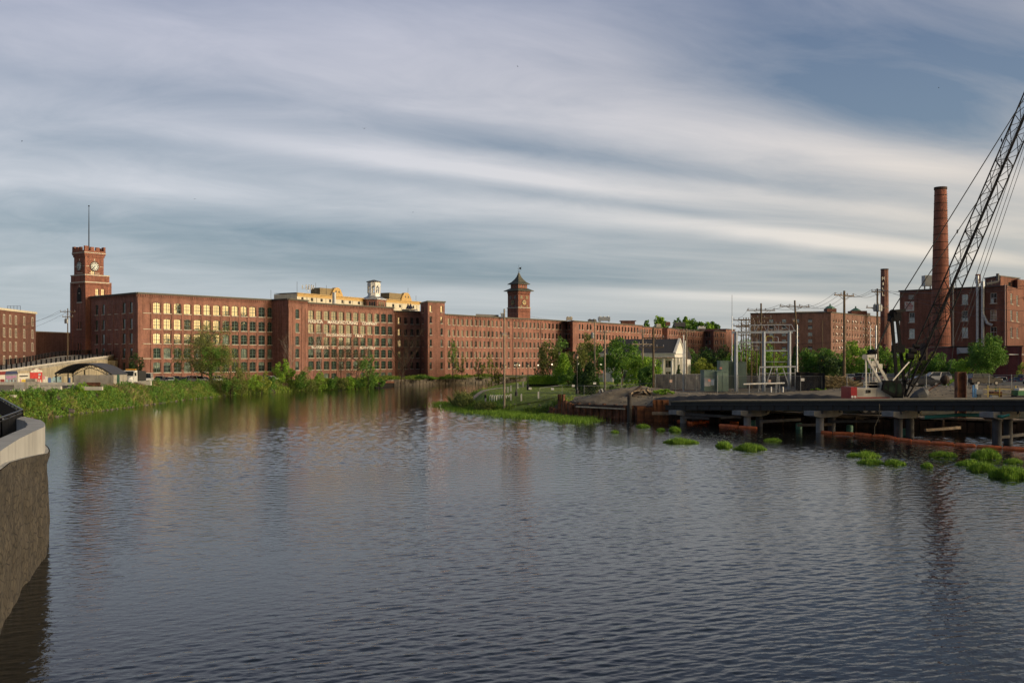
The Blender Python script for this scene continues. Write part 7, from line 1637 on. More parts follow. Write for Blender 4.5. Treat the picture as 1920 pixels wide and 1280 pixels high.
# H pile, and the clutter on the right
hpile = empty('steel_pile', (PW(1801, 108), 108, 1.4), 'upright rusty steel H pile right of the crane hopper', 'pile')
k = MB(); a, b = PX(1793, 0, 108).x, PX(1808.5, 0, 108).x; zt_ = EYE - (697 - HY) / F * 108
for x in (a, b): k.box((x, 108, (zt_ + 1) / 2), (.06, .8, zt_ - 1))
k.box(((a + b) / 2, 108, (zt_ + 1) / 2), (b - a, .06, zt_ - 1)); k.build('web_and_flanges', RUST, hpile)
def clutter(name, px0, px1, y0, y1, D, m, label, cat, parts=()):
    e = empty(name, (PW((px0 + px1) / 2, D), D, EYE - (y1 - HY) / F * D), label, cat)
    for (nm, x0, x1, ya, yb, d0, dep, mm) in parts or (('body', px0, px1, y0, y1, 0, 1.0, m),):
        a, b = PX(x0, yb, D + d0), PX(x1, ya, D + d0); k = MB(); k.box(((a.x + b.x) / 2, D + d0 + dep / 2, (a.z + b.z) / 2), (b.x - a.x, dep, b.z - a.z)); k.build(nm, mm, e)
    return e
BLU2 = mat('safety_blue', (.06, .20, .42), .5, var=.2); YEL = mat('safety_yellow', (.55, .42, .08), .6, var=.15); GBX = mat('grey_box', (.20, .21, .22), .6, var=.15)
clutter('pump_unit', 1822, 1860, 720, 748, 103, GBX, 'blue and grey pump unit right of the rusty H pile', 'pump', [('blue_frame', 1824, 1827, 722, 748, 0, .15, BLU2), ('blue_frame', 1828.5, 1831, 728, 748, 0, .15, BLU2), ('blue_crossbar', 1824, 1831, 734, 736.5, .02, .1, BLU2), ('tank', 1831, 1843, 731, 739, .2, .9, GBX), ('stand', 1833, 1840, 739, 748, .3, .6, mat('grey_stand', (.12, .13, .13), .6)), ('panel', 1829, 1834, 720, 730, .5, .3, GALV)])
clutter('safety_rail', 1845, 1905, 722, 748, 102, YEL, 'yellow safety rails along the trestle deck at the right', 'railing', [('rail', 1845, 1905, 729, 730, 0, .06, YEL), ('post', 1852, 1853.2, 722, 748, 0, .06, YEL), ('post', 1874, 1875.2, 727, 748, 0, .06, YEL), ('post', 1904, 1905.4, 723, 748, 0, .06, YEL), ('rail', 1845, 1905, 738.5, 739.3, 0, .06, YEL)])
clutter('rusty_bin', 1863, 1879, 734, 744, 102.5, RUST, 'small rusty bin with a white load between the yellow posts', 'bin', [('bin', 1863, 1879, 734, 744, .3, 1.0, RUST), ('white_sack', 1860, 1872, 741, 747, 0, .5, WHITEP), ('post', 1867, 1869, 726, 734, .4, .2, mat('bin_post_green', (.06, .12, .08), .6))])
clutter('green_container', 1909, 1930, 732, 742, 101, GBX, 'green container at the right edge above the trestle', 'container', [('body', 1909, 1932, 732, 741, 0, 1.4, mat('container_green', (.04, .18, .07), .5, var=.2)), ('lid', 1911, 1930, 728, 732, .1, 1.1, WHITEP), ('base', 1907, 1934, 741, 748, 0, 1.2, mat('dark_base', (.03, .03, .03), .7))])
gbeam(PX(1872, 747, 101), PX(1925, 744.5, 98), .3, .25, BEAM, 'steel_section', 'short black steel section on the trestle deck at the right')
# black geotextile on the slope
k = MB(); V = []; GP = dense([(16.5, 128.2), (19, 127.2), (26, 124.2), (36, 117.2), (41.5, 112.6)], .4); nU = len(GP) - 1
for i in range(nU + 1):
    f = i / nU; n = nrm(GP, i); n = n if n.y > 0 else -n; d1 = 7.6 + .3 * math.sin(f * 23) - 4 * max(0, (f - .9) / .1)
    for q in range(6):
        d = 3.0 + (d1 - 3.0) * q / 5; x_, y_ = GP[i].x + n.x * d, GP[i].y + n.y * d; V.append((x_, y_, gz(x_, y_) + .16 + .07 * math.sin(f * 90 + q) + .05 * math.sin(f * 230 + 2 * q)))
k.raw(V, [(i * 6 + q, (i + 1) * 6 + q, (i + 1) * 6 + q + 1, i * 6 + q + 1) for i in range(nU) for q in range(5)]); gtx = k.build('erosion_fabric', mat('black_geotextile', (.015, .015, .017), .85, var=.25, scale=1.5, bump=.03, bscale=3), None, fixn=False, smooth=True); tag(gtx, 'long strip of black erosion fabric on the bank above the trestle', 'fabric')
for x0, x1, y in ((1305, 1335, 739), (1368, 1412, 739.2), (1275, 1292, 739)): gbeam(PX(x0, y, 139.5), PX(x1, y + .3, 138.8), .3, .2, STONE, 'pale_plank', 'pale plank on the black fabric edge, ' + {1305: 'middle', 1368: 'rightmost', 1275: 'leftmost'}[x0] + ' of three', 'plank', 'pale planks on the fabric edge')
# timber heap
tl = ['long dark squared timber sticking out of the heap toward the sky', 'dark timber beside the longest one', 'pale grey beam on the left flank of the heap', 'short dark block at the foot of the heap', 'brown timber lying flat under the heap', 'tan board leaning at the right of the heap', 'second tan board at the right of the heap', 'cross timber in the middle of the heap', 'dark timber stub at the lower left', 'thin board across the top of the heap', 'brown beam low on the right', 'short tan board near the brown pole']
tc = [((1172, 745), (1202, 724), .45, 1), ((1178, 747), (1205, 729), .4, 1), ((1181, 738), (1187, 733), .5, 0), ((1162, 749), (1168, 745), .55, 1), ((1170, 747), (1210, 743), .4, 1), ((1212, 730), (1223, 741), .4, 0), ((1206, 733), (1218, 743), .35, 0), ((1185, 742), (1214, 736), .35, 1), ((1160, 746), (1173, 740), .4, 1), ((1188, 733), (1210, 731), .25, 0), ((1196, 745), (1224, 745), .35, 1), ((1214, 744), (1226, 738), .3, 0)]
for (p, q, w, dk_), lb in zip(tc, tl):
    D_ = 139 + random.uniform(-1, 1.2); gbeam(PX(*p, D_), PX(*q, D_ + 1.2), w * .8, w * .55, TIM if dk_ else TIMG, 'timber', lb, 'timber', 'old timbers heaped on the sandy bank')
k = MB(); k.box(PX(1128, 735, 141.5), (.6, .05, .9), mat=Matrix.Rotation(R(-20), 3, 'Y')); o = k.build('striped_board', WHITEP, None); tag(o, 'small white board with dark stripes stuck in the sandy heap', 'board')
for i in (-1, 1): k = MB(); k.box(PX(1128 + i * .8, 735, 141.4), (.1, .04, .85), mat=Matrix.Rotation(R(-20), 3, 'Y')); k.build('stripe', BLACK, o)
# person on the lawn tip
SK = mat('skin', (.35, .20, .14), .6); DKC = mat('dark_jacket', (.02, .02, .025), .9); TRO = mat('pale_trousers', (.35, .35, .38), .9); HAIR = mat('dark_hair', (.02, .015, .012), .8)
px_, pD = 910, 152; pz = gz(PW(px_, pD), pD)
pe_ = empty('person', (PW(px_, pD), pD, pz), 'person in a dark jacket and light trousers standing among the shore grass', 'person', None, R(-60))
def skin(name, verts, edges, radii, m, parent, root=0, sub=2):
    me = bpy.data.meshes.new(name); me.from_pydata(verts, edges, []); o = bpy.data.objects.new(name, me); COL.objects.link(o)
    md = o.modifiers.new('s', 'SKIN'); sv = me.skin_vertices[0].data
    for i, r in enumerate(radii): sv[i].radius = (r, r * .8) if not isinstance(r, tuple) else r
    sv[root].use_root = True; ms = o.modifiers.new('d', 'SUBSURF'); ms.levels = ms.render_levels = sub; me.materials.append(m)
    dg = bpy.context.evaluated_depsgraph_get(); nm = bpy.data.meshes.new_from_object(o.evaluated_get(dg)); bpy.data.objects.remove(o); nm.name = name
    nm.materials.clear(); nm.materials.append(m); nm.polygons.foreach_set('use_smooth', [True] * len(nm.polygons)); q = bpy.data.objects.new(name, nm); COL.objects.link(q); q.parent = parent; return q
bv = [(0, 0, .95), (0, 0, 1.15), (0, 0, 1.38), (0, .01, 1.50), (0, .02, 1.58), (0, .03, 1.68), (.10, 0, .90), (.11, .03, .48), (.11, 0, .08), (.11, .14, .03), (-.10, 0, .90), (-.11, -.02, .48), (-.12, -.04, .08), (-.12, .10, .03), (.19, 0, 1.42), (.24, .02, 1.14), (.20, .16, .98), (-.19, 0, 1.42), (-.24, -.02, 1.14), (-.22, .04, .90), (.19, .23, .95), (-.22, .07, .82)]
be = [(0, 1), (1, 2), (2, 3), (3, 4), (4, 5), (0, 6), (6, 7), (7, 8), (8, 9), (0, 10), (10, 11), (11, 12), (12, 13), (2, 14), (14, 15), (15, 16), (16, 20), (2, 17), (17, 18), (18, 19), (19, 21)]
br_ = [(.15, .11), (.14, .10), (.17, .11), (.07, .06), (.06, .06), (.095, .105), (.09, .09), (.06, .06), (.045, .045), (.045, .04), (.09, .09), (.06, .06), (.045, .045), (.045, .04), .06, .045, .035, .06, .045, .035, .03, .03]
bd_ = skin('body', bv, be, br_, DKC, pe_)
# one continuous body: skin, jacket and trousers as materials of its faces
for m_ in (TRO, SK, HAIR, BLACK): bd_.data.materials.append(m_)
for p in bd_.data.polygons:
    c = p.center; p.material_index = 4 if c.z < .12 else 1 if c.z < .93 and abs(c.x) < .19 else 2 if c.z > 1.5 or c.z < .95 and abs(c.x) >= .17 else 0
    if c.z > 1.66 or (c.z > 1.58 and c.y < -.0): p.material_index = 3
k = MB()
for sx2 in (-1, 1): k.box((sx2 * .035, .125, 1.685), (.022, .02, .014))
k.box((0, .14, 1.655), (.022, .03, .04)); k.build('face', HAIR, pe_, local=True)
# remaining parked cars at the right
for px, D, c, k_, rz, lb in ((1752, 152, 'silver', 'suv', 178, 'silver SUV behind the crane hopper, nose left'), (1845, 146, 'black', 'suv', 4, 'black SUV behind the fence right of the rusty H pile'), (1733, 140.5, 'black', 'sedan', -3, 'black sedan with silver roof close behind the boom foot'), (1824, 152, 'silver', 'sedan', 0, 'silver sedan partly hidden behind the black SUV'),
    (1617, 152, 'black', 'suv', 62, 'black SUV left of the crane gantry'), (1632, 150, 'silver', 'suv', 62, 'silver SUV with red tail lights at the crane gantry'), (1648, 156, 'white', 'suv', 64, 'white SUV seen through the crane gantry'), (1672, 158, 'grey', 'sedan', 64, 'grey car between gantry and crane mast'), (1596, 168, 'white', 'sedan', 62, 'white car behind the tall brown pole'), (1606, 190, 'silver', 'sedan', 30, 'distant silver car above the crane house'), (1640, 196, 'white', 'suv', 10, 'distant white SUV behind the crane gantry'), (1666, 200, 'white', 'suv', 80, 'distant white SUV in line with the silver riser'), (1500, 182, 'red', 'sedan', 20, 'distant red car over the black fabric screen'), (1540, 186, 'red', 'sedan', 10, 'distant red car left of the brush pile'), (1562, 188, 'silver', 'suv', 10, 'distant silver SUV left of the tall brown pole'), (1520, 184, 'white', 'suv', 10, 'distant white SUV over the black fabric screen'),
    (1876, 176, 'white', 'suv', 70, 'white SUV in the far row right of the round tree'), (1888, 178, 'grey', 'sedan', 70, 'grey car in the far row beside the white SUV'), (1898, 176, 'red', 'sedan', 70, 'red car in the far row at the right'), (1909, 174, 'silver', 'sedan', 70, 'silver car in the far row near the right edge'), (1920, 172, 'blue', 'suv', 70, 'blue SUV cut by the right edge of the far row'), (1866, 186, 'silver', 'sedan', 70, 'silver car in the far row at the round tree trunk'), (1932, 152, 'silver', 'suv', 60, 'silver SUV at the right frame edge')):
    car(k_, c, px, D, rz, lb, group=GRR)
# distant traffic sign discs
for i, (px, y) in enumerate(((1542, 678), (1567.5, 684))):
    D = 200; k = MB(); p = PX(px, y, D); k.lathe((0, 0, 0), [(.4, 0), (.4, .04)], 8); e = empty('road_sign', (p.x, D, gz(p.x, D)), ('orange' if i == 0 else 'red') + ' road sign on a thin post among the trees behind the substation', 'sign'); o = k.build('sign_plate', mat('sign_orange' if i == 0 else 'sign_stop_red', (.6, .25, .05) if i == 0 else (.5, .05, .05), .6), e, local=True); o.location = (0, -.1, p.z - e.location.z); o.rotation_euler = (R(90), 0, 0); k = MB(); k.tube([(0, 0, 0), (0, 0, p.z - e.location.z)], .05, 5); k.build('post', GALV, e, local=True)
# birds
for i, (px, y, D) in enumerate(((683, 241, 120), (971, 125, 130), (41, 265, 110), (365, 373, 150), (1760, 165, 130), (774, 398, 180))):
    k = MB(); k.face([(-.25, 0, .08), (-.05, -.05, 0), (-.05, .06, 0)]); k.face([(.25, 0, .06), (.05, -.05, 0), (.05, .06, 0)]); k.lathe((0, 0, 0), [(.02, -.04), (.05, 0), (.02, .04)], 6); o = k.build('bird', BLACK, None, local=True, fixn=False); o.location = PX(px, y, D); o.rotation_euler = (0, 0, i * 1.1)
    tag(o, 'tiny dark bird in the sky ' + ('above the mill lettering', 'high over the pyramid roofed tower', 'at the far left', 'right of the flagpole', 'over the big chimney', 'left of the pyramid roofed tower')[i], 'bird', 'birds in the sky')
# ------------------------------------------------------------------ vegetation
rng = np.random.RandomState(11)
L_BR = leaf_mat('leaf_bright', (0.104, 0.225, 0.022), (0.356, 0.562, 0.066)); L_MID = leaf_mat('leaf_mid', (0.054, 0.134, 0.023), (0.192, 0.365, 0.058)); L_DK = leaf_mat('leaf_dark', (0.018, 0.048, 0.015), (0.067, 0.128, 0.030), .12)
L_OL = leaf_mat('leaf_olive', (.10, .13, .03), (.26, .30, .08)); L_YE = leaf_mat('leaf_yellow_green', (0.143, 0.215, 0.029), (0.386, 0.429, 0.072)); L_PU = leaf_mat('leaf_purple', (0.042, 0.018, 0.022), (0.108, 0.042, 0.048), .1); L_TW = leaf_mat('twig_bud', (0.120, 0.078, 0.048), (0.240, 0.180, 0.096), .1)
L_GRS = leaf_mat('marsh_blade', (.10, .21, .02), (.27, .45, .055)); L_WEED = leaf_mat('weed_leaf', (0.083, 0.167, 0.023), (0.316, 0.416, 0.067)); L_DRY = leaf_mat('dry_stalk', (0.176, 0.132, 0.066), (0.374, 0.308, 0.165), .1)
BARK = mat('bark_brown', (.07, .05, .035), .95, var=.3, scale=3, bump=.02); BARKP = mat('bark_pale', (.33, .29, .24), .9, var=.25, scale=3)
def leaves(C, s, up=.25):
    "quads of size s (array) at centres C with random orientation"
    n = len(C); a = rng.normal(size=(n, 3)); a[:, 2] = a[:, 2] * .8; a /= np.linalg.norm(a, axis=1)[:, None]
    b = rng.normal(size=(n, 3)); b -= a * (a * b).sum(1)[:, None]; b /= np.linalg.norm(b, axis=1)[:, None]
    s = s[:, None]; V = np.stack([C - a * s, C + b * s * .55, C + a * s, C - b * s * .55], 1).reshape(-1, 3)
    return V, np.arange(4 * n).reshape(-1, 4)
def crownpts(n, h0, h1, r, shape, K, gap, seed):
    rs = np.random.RandomState(seed); cz_, hz_ = (h0 + h1) / 2, (h1 - h0) / 2; bl = []
    while len(bl) < K:
        p = rs.uniform(-1, 1, 3); d = np.linalg.norm(p)
        if d > 1 or d < .25: continue
        if shape == 'cone': w = 1 - (p[2] + 1) / 2 * .95; p[0] *= w; p[1] *= w
        bl.append(p)
    bl = np.array(bl); br = rs.uniform(.22, .40, K) * gap
    which = rs.randint(0, K, n); d = rs.normal(size=(n, 3)); d /= np.linalg.norm(d, axis=1)[:, None]; rad = rs.uniform(.35, 1, n) ** .5
    P = bl[which] + d * (rad * br[which])[:, None]
    P *= np.array([r, r, hz_]); P[:, 2] += cz_
    return P, bl * np.array([r, r, hz_]) + np.array([0, 0, cz_])
def tree(px, D, ytop, width_px, label, lm, cat='tree', ybot=None, n=2600, shape='round', K=26, gap=1.0, leaf=.26, trunk=.16, bark=None, name='tree', group=None, clear=.22, zb=None, limbs=10, tf=1.0):
    bark = bark or BARK; X = PW(px, D); z0 = (gz(X, D) if zb is None else zb) - .1; H = EYE - (ytop - HY) / F * D - z0; r = width_px / 2 / F * D
    e = empty(name, (X, D, z0), label, cat, group); sd = rng.randint(1 << 30)
    P, bl = crownpts(n, H * clear, H, r, shape, K, gap, sd); V, Fq = leaves(P, rng.uniform(.6, 1.25, n) * leaf)
    o = numobj('crown', V, Fq, lm); o.parent = e
    k = MB(); top = H * (.9 if shape == 'cone' else .62); bend = rng.uniform(-.25, .25, 2)
    k.tube([(0, 0, -.3), (bend[0] * .3, bend[1] * .3, top * .4), (bend[0], bend[1], top)], [trunk, trunk * .8, trunk * .3], 8); k.build('trunk', bark, e, local=True)
    k = MB()
    for i in range(min(limbs, K)):
        t = bl[i]; zs = min(top * .95, max(H * clear * .7, t[2] * .55)); f = zs / top; s = Vector((bend[0] * f, bend[1] * f, zs)); t = Vector(t); m_ = s.lerp(t, .5) + Vector((0, 0, .1 * H * .3)); k.tube([s, m_, t], [trunk * .45, trunk * .28, trunk * .08], 5)
    k.build('branches', bark, e, local=True)
    return e
def twigs(seed, H, r, trunk, lev=3, n0=7, spread=.7, rise=.75, start=.25):
    "bare branching skeleton"
    rs = np.random.RandomState(seed); k = MB(); tips = []
    def br(p, d, L, rad, lv):
        q = p + d * L * .5 + Vector(rs.normal(size=3)) * L * .06; e_ = p + d * L + Vector(rs.normal(size=3)) * L * .08; k.tube([p, q, e_], [rad, rad * .75, rad * .45], 5 if lv > 1 else 4, cap=False)
        if lv == 0: tips.append(e_); return
        for i in range(3 if lv < lev else n0):
            f = rs.uniform(.35, 1.0) if lv < lev else start + (1 - start) * (i + .5) / n0; s = p.lerp(q, f * 2) if f < .5 else q.lerp(e_, f * 2 - 1)
            a = rs.uniform(0, 6.28); nd_ = (d * rise + Vector((math.cos(a), math.sin(a), .15)) * spread).normalized(); br(s, nd_, L * rs.uniform(.42, .62), rad * (.5 if lv == lev else .55), lv - 1)
        tips.append(e_)
    br(Vector((0, 0, -.3)), Vector((rs.uniform(-.06, .06), rs.uniform(-.06, .06), 1)).normalized(), H * .78, trunk, lev)
    return k, tips
def baretree(px, D, ytop, label, bark=BARKP, trunk=.13, lm=None, leafn=0, spread=.6, name='bare_tree', n0=8, leaf=.14, rise=.8, start=.25, lev=3, zb=None, lsp=.35):
    X = PW(px, D); z0 = gz(X, D) if zb is None else zb; H = EYE - (ytop - HY) / F * D - z0; e = empty(name, (X, D, z0), label, 'tree'); k, tips = twigs(rng.randint(1 << 30), H, 0, trunk, lev, n0, spread, rise, start); k.build('branches', bark, e, local=True, fixn=False)
    if leafn:
        T = np.array([tuple(t) for t in tips]); idx = rng.randint(0, len(T), leafn); P = T[idx] + rng.normal(size=(leafn, 3)) * lsp; P[:, 2] = np.maximum(P[:, 2], .3); V, Fq = leaves(P, rng.uniform(.6, 1.2, leafn) * leaf); o = numobj('crown', V, Fq, lm); o.parent = e
    return e
# --- far trees behind the mills
for i, (px, w, y) in enumerate(((1209, 26, 601.5), (1240, 30, 597.5), (1270, 22, 604), (1283, 26, 600), (1303, 40, 600.5), (1322, 34, 603), (1338, 22, 609))):
    tree(px, 575, y, w, 'distant tree top beyond the mill roofs, %s from the left' % 'first second third fourth fifth sixth seventh'.split()[i], (L_MID, L_BR)[i % 2], ybot=620, n=2600, leaf=.8, zb=14, K=20, gap=1.3, trunk=.5, clear=.1, name='distant_tree', group='distant trees beyond the mill roofs')
# --- far bank of the river, in front of mill C/D
for i, (px, D, y, w, lm, n, lb) in enumerate(((1030, 292, 640, 46, L_OL, 2200, 'loose olive tree on the far bank before the long mill'), (1062, 300, 636, 46, L_MID, 1500, 'thin green tree left of the recessed mill corner'), (1095, 292, 628, 56, L_OL, 2600, 'broad olive tree left of the white house roof'), (1078, 280, 652, 50, L_OL, 1800, 'low olive tree behind the bright green bush'), (1122, 270, 648, 36, L_MID, 1600, 'dark green tree touching the left end of the white house'),
                                              (1017, 300, 655, 26, L_OL, 900, 'small sparse olive tree at the foot of the long mill'))):
    tree(px, D, y, w, lb, lm, n=n, leaf=.32, K=20, gap=1.0, clear=.12)
for i, (px, D, y, w, lm, n, lb) in enumerate(((849, 302, 636, 24, L_MID, 900, 'slim tree with thin green leaves right of the stair tower'), (866, 306, 660, 22, L_OL, 450, 'thin olive sapling against the long mill, left of the dark sapling'), (897, 300, 670, 20, L_OL, 450, 'low olive sapling on the far stone bank'), (922, 298, 662, 34, L_YE, 800, 'yellowish sparse tree just left of the pale utility pole'), (936, 300, 672, 26, L_DK, 900, 'small dark bush tree behind the pale utility pole'))):
    tree(px, D, y, w, lb, lm, n=n, leaf=.22, K=18, gap=.9, clear=.1, trunk=.1, zb=2.0 if px < 910 else None)
# --- park
tree(1056, 182, 668, 50, 'bright green bushy tree by the clipped hedge', L_BR, n=5200, K=34, gap=1.05, leaf=.2, clear=.03, shape='cone', trunk=.12)
tree(1066, 178, 690, 34, 'bright low shrub filling the foot of the bushy tree', L_MID, n=2200, K=20, leaf=.18, clear=.0, cat='shrub', name='shrub')
tree(1085, 156, 684, 34, 'dark conifer bush left of its taller twin', L_DK, n=4200, K=34, leaf=.15, clear=.0, shape='cone', name='conifer_bush', cat='conifer'); tree(1105, 153, 679, 48, 'taller dark conifer bush behind the wire fence', L_DK, n=5600, K=40, leaf=.15, clear=.0, shape='cone', name='conifer_bush', cat='conifer')
tree(1166, 186, 636, 66, 'leafy mid green tree in front of the white columns', L_MID, n=5600, K=36, gap=.95, leaf=.22, clear=.16, trunk=.16)
tree(1200, 174, 667, 74, 'round bright green tree before the white house', L_BR, n=6500, K=40, gap=1.0, leaf=.19, clear=.12, trunk=.16)
tree(1216, 162, 682, 34, 'darker leafy shrub by the brown pole at the fence corner', L_MID, n=3800, K=26, leaf=.18, clear=.0, name='shrub', cat='shrub')
tree(1272.5, 183, 684, 15, 'small dark conical evergreen by the white house gable', L_DK, n=1600, K=20, leaf=.14, clear=.0, shape='cone', name='conifer_bush', cat='conifer')
tree(1118, 176, 704, 14, 'small round green shrub left of the white columns', L_MID, n=800, K=12, leaf=.15, clear=.0, name='shrub', cat='shrub'); tree(1158, 182, 704, 12, 'little shrub under the leafy tree at the columns', L_MID, n=500, K=10, leaf=.15, clear=.0, name='shrub', cat='shrub')
hd = empty('clipped_hedge', (PW(1017, 183), 183, gz(PW(1017, 183), 183)), 'clipped hedge with bright top beside the bushy tree', 'hedge'); n = 9000; u_ = rng.uniform(0, 1, n); P = np.stack([(u_ - .5) * 6.2, rng.uniform(-1, 1, n), rng.uniform(.1, 1, n) ** .6 * 1.9], 1); fc = rng.rand(n) < .5; P[fc, 1] = -1 + rng.normal(size=fc.sum()) * .08; P[~fc, 2] = 1.9 - np.abs(rng.normal(size=(~fc).sum())) * .1 + .12 * np.sin(P[~fc, 0] * 3); P[:, 0] += P[:, 2] * .2
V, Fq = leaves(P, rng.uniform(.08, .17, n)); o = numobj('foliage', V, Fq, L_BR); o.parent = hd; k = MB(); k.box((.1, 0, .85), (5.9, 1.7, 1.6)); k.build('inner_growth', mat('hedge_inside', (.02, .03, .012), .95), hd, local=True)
# --- trees behind substation and car park
for i, (px, D, y, w, lm, n, sh, lb) in enumerate((
    (1312, 236, 654, 60, L_MID, 3000, 'round', 'green tree right of the white house wing'), (1338, 228, 648, 62, L_DK, 3400, 'round', 'darker green tree over the switchgear cabinet'), (1322, 222, 672, 46, L_YE, 2200, 'round', 'yellow green tree low behind the switchgear cabinet'), (1358, 240, 660, 44, L_MID, 2200, 'round', 'mid green tree at the left leg of the gantry'),
    (1388, 226, 640, 50, L_BR, 3000, 'round', 'bright green tree behind the gantry insulators'), (1420, 218, 662, 50, L_YE, 3000, 'round', 'yellow green tree inside the gantry outline'), (1446, 210, 650, 56, L_BR, 3200, 'round', 'bright tree between the gantry right legs'), (1472, 214, 664, 46, L_YE, 2400, 'round', 'light green tree right of the gantry'),
    (1492, 200, 650, 30, L_DK, 3000, 'cone', 'dark conifer beside the riser pipe pole'), (1514, 214, 658, 50, L_MID, 2600, 'round', 'mid green tree before the brick factory wall'), (1538, 210, 654, 44, L_MID, 2600, 'round', 'green tree with a pole in front of it'), (1560, 206, 652, 46, L_MID, 2600, 'round', 'green tree left of the tall brown pole'),
    (1596, 212, 646, 56, L_BR, 3200, 'round', 'bright tree right of the tall brown pole'), (1622, 208, 652, 48, L_BR, 2800, 'round', 'bright tree above the crane engine house'), (1643, 214, 646, 40, L_MID, 2400, 'round', 'green tree behind the crane gantry'), (1668, 222, 640, 44, L_PU, 2400, 'round', 'purple leaved tree behind the crane mast'),
    (1690, 196, 648, 56, L_BR, 3600, 'round', 'bright green tree seen between the mast legs'), (1712, 200, 664, 50, L_YE, 2800, 'round', 'yellow green tree behind the boom foot'), (1740, 196, 664, 52, L_OL, 2800, 'round', 'olive green tree at the foot of the big chimney'), (1768, 192, 664, 52, L_MID, 3200, 'round', 'dense green tree right of the boom foot'), (1790, 190, 676, 30, L_MID, 1500, 'round', 'small green tree at the dark entrance'),
    (1574, 196, 668, 34, L_DK, 1800, 'round', 'dark shrub tree behind the brush pile'), (1550, 178, 672, 40, L_DK, 2400, 'round', 'dark leafy tree left of the brush pile'))):
    tree(px, D, y, w, lb, lm, n=n, shape=sh, leaf=.24, K=26, gap=1.05, clear=.04, trunk=.15)
tree(1852, 168, 623, 64, 'round dense dark green tree in front of the right brick building', L_MID, n=9000, K=46, gap=1.05, leaf=.17, clear=.16, trunk=.18)
tree(1808, 172, 671, 36, 'rounded clipped green shrub left of the dense round tree', L_BR, n=3400, K=26, leaf=.15, clear=.0, name='shrub', cat='shrub'); tree(1830, 174, 680, 34, 'dark reddish shrub under the dense round tree', L_PU, n=2200, K=20, leaf=.15, clear=.0, name='shrub', cat='shrub')
tree(1913, 176, 683, 30, 'yellow green shrub at the right frame edge', L_YE, n=1400, K=14, leaf=.16, clear=0, name='shrub', cat='shrub')
# tall unseen trees added so the lower mill windows reflect dark foliage
for i in range(22):
    f = i / 21; X = 152 + 75 * f + rng.uniform(-4, 4); D = 205 + 160 * f; zt = rng.uniform(18.5, 22.5); tree(960 + X / D * F, D, HY - (zt - 8) / D * F, 13 / D * F, 'tall tree added out of view to darken mill window reflections', L_MID, n=1100, leaf=.7, K=18, gap=1.2, clear=.05, group='trees added beyond the right edge')
# --- left bank
baretree(397, 214, 621, 'big spreading half leafed tree in front of the left mill wing', BARK, .42, L_OL, 9000, .95, 'tree', 9, .15, .45, .22, 3, lsp=.75)
tree(378, 214, 636, 116, 'olive leaf haze of a second tree merging with the big spreading one', L_OL, n=5200, K=64, gap=.75, leaf=.13, clear=.2, trunk=.12); tree(432, 212, 648, 88, 'brownish half leafed tree right of the big spreading one', L_OL, n=4200, K=50, gap=.8, leaf=.13, clear=.1, trunk=.14)
tree(398, 211, 650, 60, 'green lower crown around the thick trunk', L_MID, n=2600, K=30, gap=.8, leaf=.15, clear=.30, trunk=.1)
tree(256, 214, 664, 34, 'small dark tree at the mill corner beside the work truck', L_DK, n=2600, K=26, leaf=.16, clear=.15, trunk=.12); 
baretree(603, 262, 622, 'bare pale birch in front of the lettered wall, left of its twin', BARKP, .12, spread=.42, n0=10); baretree(640, 266, 640, 'leaning bare grey tree under the cotton lettering', BARK, .12, L_TW, 900, .8, n0=9); baretree(748, 282, 622, 'tall bare tree before the link block windows', BARK, .20, None, 0, .55, n0=12, rise=.7); baretree(762, 284, 640, 'second bare tree right beside the tall one', BARK, .14, None, 0, .5, n0=9)
baretree(543, 252, 640, 'thin white birch stem at the shadowed mill corner', BARKP, .07, None, 0, .35, n0=9); baretree(666, 262, 652, 'twiggy brown tree between the lettering and the bright tree', BARK, .16, L_TW, 3200, .95, 'tree', 10, .12, .4, .2)
tree(690, 256, 664, 40, 'bright green tree with dark trunk before the lettered mill wall', L_MID, n=2600, K=28, leaf=.18, clear=.2, trunk=.14)
tree(529, 240, 675, 30, 'bright green sapling by the shadowed mill corner', L_BR, n=2200, K=26, leaf=.17, clear=.05); tree(547, 244, 688, 26, 'fresh green shrub right of the bright sapling', L_BR, n=1500, K=18, leaf=.16, clear=.0, name='shrub', cat='shrub')
sh = [(436, 209, 700, 34, L_MID), (452, 214, 688, 40, L_OL), (470, 217, 696, 36, L_BR), (490, 222, 690, 34, L_YE), (508, 226, 702, 28, L_MID), (566, 240, 694, 32, L_MID), (583, 242, 688, 40, L_OL), (601, 246, 696, 34, L_BR), (622, 250, 703, 30, L_MID), (640, 251, 705, 28, L_OL), (655, 254, 703, 26, L_BR), (672, 256, 706, 26, L_MID), (690, 260, 700, 34, L_BR), (712, 268, 708, 20, L_MID), (795, 292, 702, 32, L_MID), (812, 300, 705, 26, L_BR), (829, 303, 704, 30, L_MID), (850, 306, 704, 28, L_MID), (868, 308, 708, 22, L_OL), (775, 288, 708, 24, L_OL), (905, 318, 706, 22, L_MID), (986, 330, 706, 30, L_DK), (1002, 330, 704, 30, L_MID), (965, 328, 708, 26, L_OL)]
words_ = ['bright', 'olive', 'mid green', 'yellowish', 'dark']
